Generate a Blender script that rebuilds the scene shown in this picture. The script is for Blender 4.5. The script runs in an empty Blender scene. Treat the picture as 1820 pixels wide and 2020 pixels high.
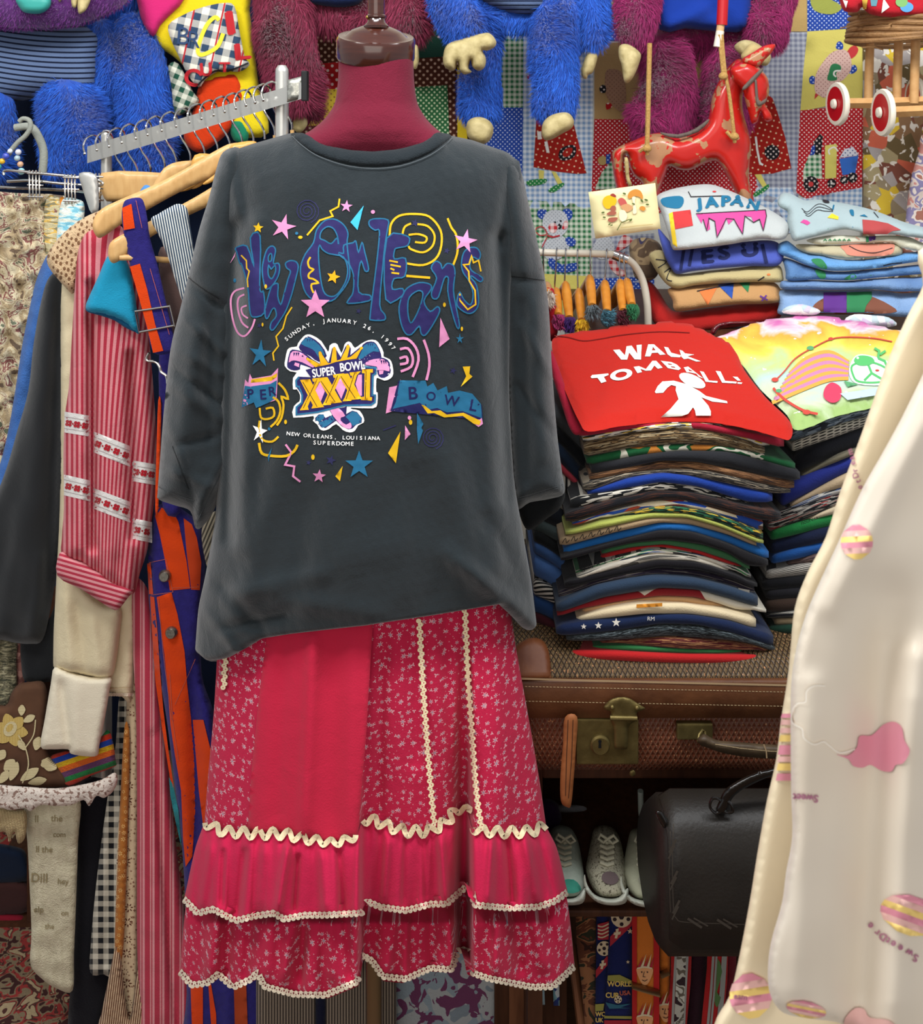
import bpy, bmesh, math, random
import numpy as np
from mathutils import Vector, Matrix
from mathutils.geometry import delaunay_2d_cdt
random.seed(7); np.random.seed(7)
SC = bpy.context.scene
COL = SC.collection
# ---------------------------------------------------------------- camera, world, lights
F, CX, HY, ZC = 1825.0, 910.0, 230.0, 1.75
cam = bpy.data.cameras.new('camera'); camo = bpy.data.objects.new('camera', cam); COL.objects.link(camo)
camo.location = (0, 0, ZC); camo.rotation_euler = (math.pi/2, 0, 0)
cam.sensor_fit = 'AUTO'; cam.sensor_width = 36; cam.lens = F/2020*36
cam.shift_y = -(1010-HY)/2020; cam.shift_x = 0
cam.clip_start = 0.05; cam.clip_end = 30
cam.dof.use_dof = True; cam.dof.focus_distance = 1.5; cam.dof.aperture_fstop = 9.0
SC.camera = camo
W = bpy.data.worlds.new('world'); SC.world = W; W.use_nodes = True
bg = W.node_tree.nodes['Background']; bg.inputs[0].default_value = (0.93, 0.96, 1.0, 1); bg.inputs[1].default_value = 0.40
def area(loc, target, sx, sy, power, col):
    l = bpy.data.lights.new('ceiling_or_fill_light', 'AREA'); l.shape = 'RECTANGLE'; l.size = sx; l.size_y = sy
    l.energy = power; l.color = col
    o = bpy.data.objects.new('ceiling_or_fill_light', l); COL.objects.link(o); o.location = loc
    o.rotation_euler = (Vector(target)-Vector(loc)).to_track_quat('-Z', 'Y').to_euler(); return o
area((0.0, 0.75, 3.0), (0.05, 1.6, 1.2), 1.3, 0.35, 24, (0.93, 0.97, 1.0))
area((-1.1, 0.5, 3.0), (-0.6, 1.7, 1.2), 0.6, 0.3, 20, (1.0, 0.98, 0.95))
area((1.2, 0.9, 2.9), (0.6, 1.9, 1.2), 0.6, 0.3, 15, (0.97, 0.98, 1.0))
area((-0.2, -1.2, 1.9), (0.0, 1.6, 0.7), 2.4, 1.4, 17, (1.0, 0.93, 0.84))  # added warm front fill, low and unseen, not a ceiling fixture
SC.view_settings.view_transform = 'Standard'; SC.view_settings.look = 'None'
SC.view_settings.exposure = 0.30; SC.view_settings.gamma = 1.0; SC.view_settings.use_curve_mapping = False

# ---------------------------------------------------------------- helpers
def P(px, py, d): return Vector(((px-CX)*d/F, d, ZC-(py-HY)*d/F))
def lin(h):
    h = h.lstrip('#'); r = []
    for i in (0, 2, 4):
        c = int(h[i:i+2], 16)/255; r.append(c/12.92 if c <= .04045 else ((c+.055)/1.055)**2.4)
    return tuple(r)+(1.0,)

class NT:
    def __init__(s, mat):
        s.nt = mat.node_tree; s.n = s.nt.nodes; s.l = s.nt.links
    def new(s, t, **k):
        n = s.n.new(t)
        for a, b in k.items(): setattr(n, a, b)
        return n
    def put(s, sock, v):
        if isinstance(v, bpy.types.NodeSocket): s.l.new(v, sock)
        elif isinstance(v, str): sock.default_value = lin(v)
        elif isinstance(v, (tuple, list)) and len(v) != len(sock.default_value): sock.default_value = tuple(v)[:len(sock.default_value)]
        else: sock.default_value = v
    def m(s, op, a, b=0.0, c=None):
        n = s.new('ShaderNodeMath', operation=op); s.put(n.inputs[0], a); s.put(n.inputs[1], b)
        if c is not None: s.put(n.inputs[2], c)
        return n.outputs[0]
    def vm(s, op, a, b=(0, 0, 0)):
        n = s.new('ShaderNodeVectorMath', operation=op); s.put(n.inputs[0], a); s.put(n.inputs[1], b); return n.outputs[0]
    def mix(s, f, a, b):
        n = s.new('ShaderNodeMix', data_type='RGBA'); s.put(n.inputs[0], f); s.put(n.inputs[6], a); s.put(n.inputs[7], b); return n.outputs[2]
    def co(s, kind='UV'):
        return s.new('ShaderNodeTexCoord').outputs[kind]
    def xform(s, v, scale=(1, 1, 1), rot=0.0, loc=(0, 0, 0)):
        n = s.new('ShaderNodeMapping'); s.put(n.inputs[0], v); n.inputs['Scale'].default_value = scale
        n.inputs['Rotation'].default_value = (0, 0, rot); n.inputs['Location'].default_value = loc; return n.outputs[0]
    def xyz(s, v):
        n = s.new('ShaderNodeSeparateXYZ'); s.put(n.inputs[0], v); return n.outputs
    def noise(s, v, scale, detail=3, col=False, dist=0.0):
        n = s.new('ShaderNodeTexNoise'); s.put(n.inputs['Vector'], v); n.inputs['Scale'].default_value = scale
        n.inputs['Detail'].default_value = detail; n.inputs['Distortion'].default_value = dist
        return n.outputs[1 if col else 0]
    def vor(s, v, scale, feat='F1', rnd=1.0):
        n = s.new('ShaderNodeTexVoronoi', feature=feat); s.put(n.inputs['Vector'], v); n.inputs['Scale'].default_value = scale
        n.inputs['Randomness'].default_value = rnd; return n
    def ramp(s, f, stops, const=False):
        n = s.new('ShaderNodeValToRGB'); s.put(n.inputs[0], f); r = n.color_ramp
        if const: r.interpolation = 'CONSTANT'
        while len(r.elements) < len(stops): r.elements.new(1.0)
        for e, (p, c) in zip(r.elements, stops): e.position = p; e.color = lin(c)
        return n.outputs[0]
    # ---- patterns
    def stripes(s, a, b, freq, duty=.5, rot=0.0, kind='UV', axis=0):
        x = s.xyz(s.xform(s.co(kind), (freq,)*3, rot))[axis]
        f = s.m('FRACT', s.m('ADD', x, 1000.0)); return s.mix(s.m('LESS_THAN', f, duty), a, b)
    def multistripe(s, stops, period, kind='UV', axis=0, rot=0.0):
        x = s.xyz(s.xform(s.co(kind), (1/period,)*3, rot))[axis]
        return s.ramp(s.m('FRACT', s.m('ADD', x, 1000.0)), stops, True)
    def gingham(s, a, b, cell, rot=0.0, kind='UV'):
        o = s.xyz(s.xform(s.co(kind), (1/cell/2,)*3, rot))
        f1 = s.m('LESS_THAN', s.m('FRACT', s.m('ADD', o[0], 1000.0)), .5); f2 = s.m('LESS_THAN', s.m('FRACT', s.m('ADD', o[1], 1000.0)), .5)
        return s.mix(s.m('MULTIPLY', s.m('ADD', f1, f2), .5), a, b)
    def dots(s, base, fg, pitch, rad, kind='UV', rot=.785):
        v = s.xform(s.co(kind), (1/pitch,)*3, rot); fr = s.vm('FRACTION', s.vm('ADD', v, (1000, 1000, 0))); d = s.vm('SUBTRACT', fr, (.5, .5, 0))
        o = s.xyz(d); r = s.m('SQRT', s.m('ADD', s.m('MULTIPLY', o[0], o[0]), s.m('MULTIPLY', o[1], o[1])))
        return s.mix(s.m('LESS_THAN', r, rad), base, fg)
    def flowers(s, base, fg, pitch, rad, petals=5, kind='UV', rnd=.6, warp=None, hole=0.0, seed=0.0):
        v = s.vm('MULTIPLY', s.co(kind), (1, 1, 0)); v = s.vm('ADD', v, (seed, seed, 0))
        n = s.vor(v, 1/pitch, rnd=rnd); n.voronoi_dimensions = '2D'
        p = s.vm('SCALE', n.outputs['Position']); 
        d = s.vm('SUBTRACT', v, n.outputs['Position'])
        o = s.xyz(d); r = s.m('SQRT', s.m('ADD', s.m('MULTIPLY', o[0], o[0]), s.m('MULTIPLY', o[1], o[1])))
        an = s.m('ADD', s.m('ARCTAN2', o[1], o[0]), s.m('MULTIPLY', s.xyz(n.outputs['Color'])[0], 6.28))
        lim = s.m('MULTIPLY', s.m('ADD', s.m('MULTIPLY', s.m('COSINE', s.m('MULTIPLY', an, float(petals))), .38), .62), rad)
        lim = s.m('MULTIPLY', lim, s.m('ADD', s.m('MULTIPLY', s.xyz(n.outputs['Color'])[1], .5), .7))
        f = s.m('LESS_THAN', r, lim)
        if hole: f = s.m('MULTIPLY', f, s.m('GREATER_THAN', r, hole))
        return s.mix(f, base, fg)
    def blotch(s, stops, scale, kind='UV', stretch=(1, 1, 1), seed=0.0, dist=.4, detail=2):
        v = s.xform(s.co(kind), stretch, loc=(seed, seed*.7, 0)); return s.ramp(s.noise(v, scale, detail, dist=dist), stops, True)
    def cells(s, stops, scale, kind='UV', stretch=(1, 1, 1), seed=0.0):
        v = s.xform(s.co(kind), stretch, loc=(seed, seed, 0)); n = s.vor(v, scale)
        return s.ramp(s.xyz(n.outputs['Color'])[0], stops, True)

MATS = {}
def M(name, col, rough=.88, bump=None, metal=0.0, sheen=0.0, coat=0.0, spec=.3, alpha=None, bkind='UV', trans=0.0, sss=0.0, vary=0.0, ior=None):
    if name in MATS: return MATS[name]
    mt = bpy.data.materials.new(name); mt.use_nodes = True; t = NT(mt)
    b = mt.node_tree.nodes['Principled BSDF']
    c = col(t) if callable(col) else col
    if vary:
        nn = t.noise(t.co('Object'), 9, 4)
        f = t.m('MULTIPLY', t.m('SUBTRACT', nn, .35), vary*2); mm = t.new('ShaderNodeMix', data_type='RGBA', blend_type='MULTIPLY')
        mm.inputs[0].default_value = 1; t.put(mm.inputs[6], c)
        g = t.m('SUBTRACT', 1.0, f); cc = t.new('ShaderNodeCombineColor'); [t.put(cc.inputs[i], g) for i in range(3)]
        t.l.new(cc.outputs[0], mm.inputs[7]); c = mm.outputs[2]
    t.put(b.inputs['Base Color'], c)
    b.inputs['Roughness'].default_value = rough; b.inputs['Metallic'].default_value = metal
    b.inputs['Specular IOR Level'].default_value = spec; b.inputs['Sheen Weight'].default_value = sheen
    b.inputs['Coat Weight'].default_value = coat
    if coat: b.inputs['Coat Roughness'].default_value = .15
    if trans: b.inputs['Transmission Weight'].default_value = trans
    if alpha is not None: t.put(b.inputs['Alpha'], alpha(t) if callable(alpha) else alpha)
    if bump:
        st, sc_, dist = bump; bn = t.new('ShaderNodeBump'); bn.inputs['Strength'].default_value = st; bn.inputs['Distance'].default_value = dist
        h = sc_(t) if callable(sc_) else t.noise(t.co('Object'), sc_, 3)
        t.put(bn.inputs['Height'], h); t.l.new(bn.outputs[0], b.inputs['Normal'])
    MATS[name] = mt; return mt
def cloth(name, col, b=.35, **k):
    return M(name, col, rough=.92, bump=(b, lambda t: t.m('ADD', t.m('MULTIPLY', t.noise(t.co('Object'), 420, 2), .22), t.noise(t.co('Object'), 17, 4, dist=.7)), .011), sheen=k.pop('sheen', .08), spec=.15, **k)

def setp(o, label=None, cat=None, group=None, kind=None):
    if label: o['label'] = label
    if cat: o['category'] = cat
    if group: o['group'] = group
    if kind: o['kind'] = kind
    return o
def thing(name, label, cat, loc=(0, 0, 0), group=None, kind=None):
    o = bpy.data.objects.new(name, None); COL.objects.link(o); o.location = loc; o.empty_display_size = .05
    return setp(o, label, cat, group, kind)
def origin(o):
    v = Vector((0, 0, 0))
    while o is not None: v = v+o.location; o = o.parent
    return v
def mesh(name, verts, faces, mats, parent=None, uvs=None, mi=None, smooth=True, label=None, cat=None, group=None, kind=None, loc=None):
    """verts in world space; loops' uv from per-vertex uvs"""
    me = bpy.data.meshes.new(name)
    verts = np.asarray([tuple(v) for v in verts], dtype=float) if not isinstance(verts, np.ndarray) else verts
    if parent is not None: base = np.array(origin(parent))
    else:
        lo = verts.min(0); hi = verts.max(0)
        base = np.array(loc) if loc is not None else np.array([(lo[0]+hi[0])/2, (lo[1]+hi[1])/2, lo[2]])
    me.from_pydata((verts-base).tolist(), [], [tuple(f) for f in faces])
    if not isinstance(mats, (list, tuple)): mats = [mats]
    for m_ in mats: me.materials.append(m_)
    if mi is not None: me.polygons.foreach_set('material_index', np.asarray(mi, dtype=np.int32))
    if smooth: me.polygons.foreach_set('use_smooth', np.ones(len(me.polygons), dtype=bool))
    if uvs is None: uvs = np.stack([verts[:, 0]+.3*verts[:, 1], verts[:, 2]+.8*verts[:, 1]], 1)
    uvs = np.asarray(uvs, dtype=float); li = np.zeros(len(me.loops), dtype=np.int32); me.loops.foreach_get('vertex_index', li)
    ul = me.uv_layers.new(name='UVMap'); ul.data.foreach_set('uv', uvs[li].ravel())
    me.validate(); me.update()
    o = bpy.data.objects.new(name, me); COL.objects.link(o)
    if parent is not None: o.parent = parent
    else: o.location = base
    return setp(o, label, cat, group, kind)

class MB:
    """collects primitive shapes in world space into one mesh"""
    def __init__(s): s.v = []; s.f = []; s.mi = []; s.cur = 0
    def add(s, v, f):
        n = len(s.v); s.v += [tuple(x) for x in v]; s.f += [tuple(i+n for i in q) for q in f]; s.mi += [s.cur]*len(f); return s
    def box(s, lo, hi, bev=.0):
        bm = bmesh.new(); bmesh.ops.create_cube(bm, size=1)
        lo = Vector(lo); hi = Vector(hi); c = (lo+hi)/2; d = hi-lo
        for v in bm.verts: v.co = Vector((v.co.x*d.x, v.co.y*d.y, v.co.z*d.z))+c
        if bev: bmesh.ops.bevel(bm, geom=bm.edges[:]+bm.verts[:], offset=bev, segments=2, profile=.7, affect='EDGES')
        bm.verts.index_update(); s.add([v.co for v in bm.verts], [[v.index for v in f.verts] for f in bm.faces]); bm.free(); return s
    def tube(s, pts, r, n=8, cap=True, closed=False, flat=1.0):
        pts = [Vector(p) for p in pts]; k = len(pts); rs = r if isinstance(r, (list, tuple)) else [r]*k
        V = []; up = Vector((0, 0, 1)); prev = None
        for i, p in enumerate(pts):
            if closed: t = pts[(i+1) % k]-pts[i-1]
            else: t = pts[min(i+1, k-1)]-pts[max(i-1, 0)]
            t = t.normalized() if t.length > 1e-9 else up
            if prev is None:
                a = t.cross(up);
                if a.length < .1: a = t.cross(Vector((1, 0, 0)))
            else: a = prev-t*prev.dot(t)
            a.normalize(); prev = a; b = t.cross(a)
            for j in range(n):
                an = 2*math.pi*j/n; V.append(p+(a*math.cos(an)+b*math.sin(an)*flat)*rs[i])
        Fs = []
        for i in range(k if closed else k-1):
            for j in range(n):
                i2 = (i+1) % k; Fs.append((i*n+j, i*n+(j+1) % n, i2*n+(j+1) % n, i2*n+j))
        if cap and not closed: Fs.append(tuple(reversed(range(n)))); Fs.append(tuple((k-1)*n+j for j in range(n)))
        return s.add(V, Fs)
    def lathe(s, prof, c, n=40, axis=(0, 0, 1), cap=True):
        """prof: (radius, height) along axis from c"""
        ax = Vector(axis).normalized(); a = ax.cross(Vector((0, 0, 1)))
        if a.length < .1: a = Vector((1, 0, 0))
        a.normalize(); b = ax.cross(a); c = Vector(c); V = []
        for r, h in prof:
            for j in range(n):
                an = 2*math.pi*j/n; V.append(c+ax*h+(a*math.cos(an)+b*math.sin(an))*r)
        Fs = [(i*n+j, i*n+(j+1) % n, (i+1)*n+(j+1) % n, (i+1)*n+j) for i in range(len(prof)-1) for j in range(n)]
        if cap: Fs.append(tuple(reversed(range(n)))); Fs.append(tuple((len(prof)-1)*n+j for j in range(n)))
        return s.add(V, Fs)
    def ball(s, c, r, n=12, sq=(1, 1, 1)):
        bm = bmesh.new(); bmesh.ops.create_uvsphere(bm, u_segments=n, v_segments=max(6, n*2//3), radius=1)
        bm.verts.index_update(); s.add([(c[0]+v.co.x*r*sq[0], c[1]+v.co.y*r*sq[1], c[2]+v.co.z*r*sq[2]) for v in bm.verts], [[v.index for v in f.verts] for f in bm.faces]); bm.free(); return s
    def build(s, name, mats, parent=None, smooth=True, **k):
        o = mesh(name, s.v, s.f, mats, parent, mi=s.mi, smooth=smooth, **k)
        if smooth:
            o.data.update()
            try: o.data.set_sharp_from_angle(angle=math.radians(40))
            except Exception: pass
        return o

# ---------------------------------------------------------------- 2-D tools (outlines measured in the photo's pixels)
def sp(pts, n=6, closed=True):
    """Catmull-Rom smoothing"""
    p = [np.array(q, float) for q in pts]; k = len(p); out = []
    for i in range(k if closed else k-1):
        a = p[(i-1) % k] if closed or i > 0 else p[0]; b = p[i]; c = p[(i+1) % k]; d = p[(i+2) % k] if closed or i+2 < k else p[-1]
        for j in range(n):
            t = j/n; out.append(.5*((2*b)+(-a+c)*t+(2*a-5*b+4*c-d)*t*t+(-a+3*b-3*c+d)*t**3))
    if not closed: out.append(p[-1])
    return [tuple(q) for q in out]
def pip(x, y, poly):
    poly = np.asarray(poly); c = np.zeros(x.shape, bool); n = len(poly); j = n-1
    for i in range(n):
        xi, yi = poly[i]; xj, yj = poly[j]
        if yi != yj:
            m_ = ((yi > y) != (yj > y)) & (x < (xj-xi)*(y-yi)/(yj-yi)+xi); c ^= m_
        j = i
    return c
def bdist(x, y, polys):
    d = np.full(x.shape, 1e9)
    for poly in polys:
        q = np.asarray(poly, float); a = q; b = np.roll(q, -1, 0)
        for i in range(len(q)):
            ab = b[i]-a[i]; L = ab@ab
            if L < 1e-12: continue
            t = np.clip(((x-a[i, 0])*ab[0]+(y-a[i, 1])*ab[1])/L, 0, 1)
            d = np.minimum(d, (x-a[i, 0]-t*ab[0])**2+(y-a[i, 1]-t*ab[1])**2)
    return np.sqrt(d)
def resample(poly, h):
    out = []; k = len(poly)
    for i in range(k):
        a = np.array(poly[i], float); b = np.array(poly[(i+1) % k], float); L = np.linalg.norm(b-a)
        m_ = max(1, int(round(L/h)))
        for j in range(m_): out.append(tuple(a+(b-a)*j/m_))
    return out
def tri2d(outline, holes=(), h=8.0):
    """triangulate polygon with interior points spaced h. returns verts Nx2, tris, nb (boundary count)"""
    loops = [resample(outline, h)]+[resample(q, h) for q in holes]
    pts = []; edges = []
    for L in loops:
        n0 = len(pts); pts += L; edges += [(n0+i, n0+(i+1) % len(L)) for i in range(len(L))]
    nb = len(pts); a = np.array(loops[0]); lo = a.min(0); hi = a.max(0)
    gy = np.arange(lo[1]+h*.5, hi[1], h*.866); X = []; Y = []
    for i, y in enumerate(gy):
        xs = np.arange(lo[0]+h*(.25+.5*(i % 2)), hi[0], h); X += list(xs); Y += [y]*len(xs)
    if X:
        X = np.array(X); Y = np.array(Y); ok = pip(X, Y, loops[0])
        for q in loops[1:]: ok &= ~pip(X, Y, q)
        X = X[ok]; Y = Y[ok]
        if len(X):
            dd = bdist(X, Y, loops); ok = dd > h*.45; pts += list(zip(X[ok], Y[ok]))
    r = delaunay_2d_cdt([Vector(p) for p in pts], edges, [], 0, 1e-5)
    V = np.array([tuple(v) for v in r[0]]); T = np.array([tuple(t) for t in r[2] if len(t) == 3])
    c = V[T].mean(1); ok = pip(c[:, 0], c[:, 1], loops[0])
    for q in loops[1:]: ok &= ~pip(c[:, 0], c[:, 1], q)
    T = T[ok]
    # orient faces (y down in image): make them consistently face the camera
    e1 = V[T[:, 1]]-V[T[:, 0]]; e2 = V[T[:, 2]]-V[T[:, 0]]; cr = e1[:, 0]*e2[:, 1]-e1[:, 1]*e2[:, 0]
    T[cr > 0] = T[cr > 0][:, ::-1]
    used = np.zeros(len(V), bool); used[T.ravel()] = True
    remap = -np.ones(len(V), int); remap[used] = np.arange(used.sum())
    V = V[used]; T = remap[T]
    return V, T, loops
def Pn(x, y, d): return np.stack([(x-CX)*d/F, d, ZC-(y-HY)*d/F], 1)
def UVn(x, y, d): return np.stack([(x-CX)*d/F, -(y-HY)*d/F], 1)

def line_fold(x, y, p0, p1, w, amp):
    """a crease: amp metres towards the viewer, gaussian of width w px about the segment, fading at its ends"""
    p0 = np.array(p0, float); p1 = np.array(p1, float); ab = p1-p0; L = ab@ab
    t = ((x-p0[0])*ab[0]+(y-p0[1])*ab[1])/L; tc = np.clip(t, 0, 1)
    dx = x-p0[0]-tc*ab[0]; dy = y-p0[1]-tc*ab[1]
    fade = np.clip(np.minimum(t+.25, 1.25-t)/.35, 0, 1)
    return -amp*np.exp(-(dx*dx+dy*dy)/(w*w))*fade
def vnoise(x, y, s, seed=0):
    r = np.random.RandomState(seed); o = 0
    for k in range(6):
        a = r.rand()*6.28; f = (.6+.9*r.rand())/s; o = o+np.sin((x*math.cos(a)+y*math.sin(a))*f*6.28+r.rand()*6.28)/6
    return o
def inflate(name, outline, d, th, r, mats, parent=None, h=8.0, holes=(), fold=None, tmin=.002, power=.5, uvrot=0.0, uvfn=None, back=1.0, **k):
    """closed puffy solid from a silhouette: d depth (number or f(x,y)), th half thickness in m, r px over which it rounds off"""
    V, T, loops = tri2d(outline, holes, h)
    x, y = V[:, 0], V[:, 1]; D = d(x, y) if callable(d) else np.full(len(x), float(d))
    q = np.clip(bdist(x, y, loops)/r, 0, 1); g = (1-(1-q)**2)**power
    isb = q < 1e-4
    fo = fold(x, y) if fold else 0
    df = D-th*g-tmin/2+fo; db = D+th*back*g+tmin/2+fo
    n = len(x); verts = np.concatenate([Pn(x, y, df), Pn(x, y, db)])
    fs = [tuple(t) for t in T]+[(t[2]+n, t[1]+n, t[0]+n) for t in T]
    cnt = {}
    for t in T:
        for a, b in ((t[0], t[1]), (t[1], t[2]), (t[2], t[0])): cnt[(a, b)] = 1
    for a, b in list(cnt):
        if (b, a) not in cnt: fs.append((b, a, a+n, b+n))
    uv = uvfn(x, y) if uvfn else UVn(x, y, D)
    if uvrot: c, s_ = math.cos(uvrot), math.sin(uvrot); uv = np.stack([uv[:, 0]*c-uv[:, 1]*s_, uv[:, 0]*s_+uv[:, 1]*c], 1)
    uv = np.concatenate([uv, uv])
    o = mesh(name, verts, fs, mats, parent, uvs=uv, **k)
    def front(xx, yy, _l=loops):
        DD = d(xx, yy) if callable(d) else np.full(len(xx), float(d)); qq = np.clip(bdist(xx, yy, _l)/r, 0, 1)
        ins = pip(xx, yy, _l[0]); qq = np.where(ins, qq, 0)
        return DD-th*(1-(1-qq)**2)**power-tmin/2+(fold(xx, yy) if fold else 0)
    o_front[o.name] = front
    return o
o_front = {}

class Art:
    """flat printed or stitched artwork laid on a surface; shapes are polygons in pixels, dfun(x,y) gives the surface depth"""
    def __init__(s, dfun, h=9.0, eps=.0007, xf=None, step=.12):
        s.dfun = dfun; s.h = h; s.eps = eps; s.V = []; s.T = []; s.mi = []; s.uv = []; s.mats = []; s.n = 0; s.layer = 1; s.xf = xf; s.step = step
    def lv(s, n): s.layer = n; return s
    def _m(s, mat):
        if mat not in s.mats: s.mats.append(mat)
        return s.mats.index(mat)
    def _put(s, V, T, mat, dz=0):
        if not len(T): return
        x, y = V[:, 0], V[:, 1]; D = s.dfun(x, y)-s.eps*s.layer-dz
        s.V.append(Pn(x, y, D)); s.uv.append(UVn(x, y, D)); s.T.append(T+s.n); s.n += len(V); s.mi += [s._m(mat)]*len(T); s.layer += s.step
    def poly(s, pts, mat, holes=(), smooth=0):
        if s.xf: pts = [s.xf(*p) for p in pts]; holes = [[s.xf(*p) for p in q] for q in holes]
        if smooth: pts = sp(pts, smooth); holes = [sp(q, smooth) for q in holes]
        try: V, T, _ = tri2d(pts, holes, s.h)
        except Exception: return s
        s._put(V, T, mat); return s
    def line(s, pts, w, mat, closed=False, smooth=0, cap=True):
        if s.xf: pts = [s.xf(*p) for p in pts]
        if smooth: pts = sp(pts, smooth, closed)
        q = [np.array(p, float) for p in pts]; k = len(q); L = []; R = []
        # subdivide long segments
        q2 = []
        for i in range(k if closed else k-1):
            a, b = q[i], q[(i+1) % k]; m_ = max(1, int(np.linalg.norm(b-a)/s.h))
            for j in range(m_): q2.append(a+(b-a)*j/m_)
        if not closed: q2.append(q[-1])
        q = q2; k = len(q)
        for i in range(k):
            a = q[i-1] if (closed or i > 0) else q[0]; b = q[(i+1) % k] if (closed or i < k-1) else q[-1]
            t1 = q[i]-a; t2 = b-q[i]; n1 = np.linalg.norm(t1); n2 = np.linalg.norm(t2)
            t1 = t1/n1 if n1 > 1e-9 else t2/max(n2, 1e-9); t2 = t2/n2 if n2 > 1e-9 else t1
            t = t1+t2; L_ = np.linalg.norm(t); t = t/L_ if L_ > .2 else t1
            nn = np.array([-t[1], t[0]]); mit = 1/max(.55, abs(nn@np.array([-t1[1], t1[0]])))
            L.append(q[i]+nn*w/2*mit); R.append(q[i]-nn*w/2*mit)
        V = np.array(L+R); T = []
        for i in range(k if closed else k-1):
            j = (i+1) % k; T += [(i, j, j+k), (i, j+k, i+k)]
        s._put(V, np.array(T), mat); return s
    def disc(s, x, y, r, mat, ry=None, rot=0, n=18):
        ry = ry or r; c, q = math.cos(rot), math.sin(rot)
        return s.poly([(x+r*math.cos(a)*c-ry*math.sin(a)*q, y+r*math.cos(a)*q+ry*math.sin(a)*c) for a in [6.2832*i/n for i in range(n)]], mat)
    def star(s, x, y, r, mat, rot=0, k=.42, n=5, sy=1.0):
        return s.poly([(x+r*(1 if i % 2 == 0 else k)*math.sin(rot+math.pi*i/n), y-sy*r*(1 if i % 2 == 0 else k)*math.cos(rot+math.pi*i/n)) for i in range(2*n)], mat)
    def text(s, txt, x, y, size, mat, rot=0.0, bold=0.0, sx=1.0, shear=0.0, align='LEFT', space=1.0, M2=None):
        """size = cap height in px. rot clockwise-positive in image (radians). M2: optional 2x2 matrix"""
        V, T = glyphs(txt, bold, space)
        w = V[:, 0].max()+V[:, 0].min(); off = {'LEFT': 0, 'CENTER': w/2, 'RIGHT': w}[align]
        X = (V[:, 0]-off)*size*sx; Yy = -V[:, 1]*size; X = X-Yy*shear
        if M2 is not None: X, Yy = M2[0][0]*X+M2[0][1]*Yy, M2[1][0]*X+M2[1][1]*Yy
        c, q = math.cos(rot), math.sin(rot); xx = x+X*c-Yy*q; yy = y+X*q+Yy*c
        if s.xf:
            pr = [s.xf(a, b) for a, b in zip(xx, yy)]; xx = np.array([p[0] for p in pr]); yy = np.array([p[1] for p in pr])
        VV = np.stack([xx, yy], 1); e1 = VV[T[:, 1]]-VV[T[:, 0]]; e2 = VV[T[:, 2]]-VV[T[:, 0]]; cr = e1[:, 0]*e2[:, 1]-e1[:, 1]*e2[:, 0]
        T = T.copy(); T[cr > 0] = T[cr > 0][:, ::-1]
        s._put(VV, T, mat, np.repeat(np.arange(7), len(VV)//7)*4e-5 if bold else 0); return s
    def arctext(s, txt, cx, cy, r, a0, a1, size, mat, bold=0.0, sx=1.0):
        """centre of letters along arc; angles clockwise from up, in degrees"""
        n = len(txt)
        for i, ch in enumerate(txt):
            if ch == ' ': continue
            a = math.radians(a0+(a1-a0)*i/(n-1)); s.text(ch, cx+r*math.sin(a), cy-r*math.cos(a), size, mat, rot=a, bold=bold, sx=sx, align='CENTER')
        return s
    def build(s, name, parent, **k):
        if not s.V: return None
        return mesh(name, np.concatenate(s.V), [tuple(t) for t in np.concatenate(s.T)], s.mats, parent, uvs=np.concatenate(s.uv), mi=s.mi, **k)
GC = {}
def glyphs(txt, bold, space):
    key = (txt, bold, space)
    if key not in GC:
        cu = bpy.data.curves.new('tmp_text', 'FONT'); cu.body = txt; cu.size = 1/.73; cu.resolution_u = 4; cu.space_character = space
        o = bpy.data.objects.new('tmp_text', cu); COL.objects.link(o); bpy.context.view_layer.update()
        me = bpy.data.meshes.new_from_object(o.evaluated_get(bpy.context.evaluated_depsgraph_get()))
        bm = bmesh.new(); bm.from_mesh(me); bmesh.ops.triangulate(bm, faces=bm.faces[:]); bm.verts.index_update()
        V = np.array([v.co[:2] for v in bm.verts]); T = np.array([[v.index for v in f.verts] for f in bm.faces]); bm.free()
        if bold: k = len(V); sh = [(bold*u, bold*.8*w_) for u, w_ in ((-1, 0), (1, 0), (0, 1), (0, -1), (.7, .7), (-.7, -.7))]; V, T = np.concatenate([V]+[V+np.array(q) for q in sh]), np.concatenate([T+k*i for i in range(7)])
        bpy.data.objects.remove(o); bpy.data.curves.remove(cu); bpy.data.meshes.remove(me); GC[key] = (V, T)
    return GC[key]

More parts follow.
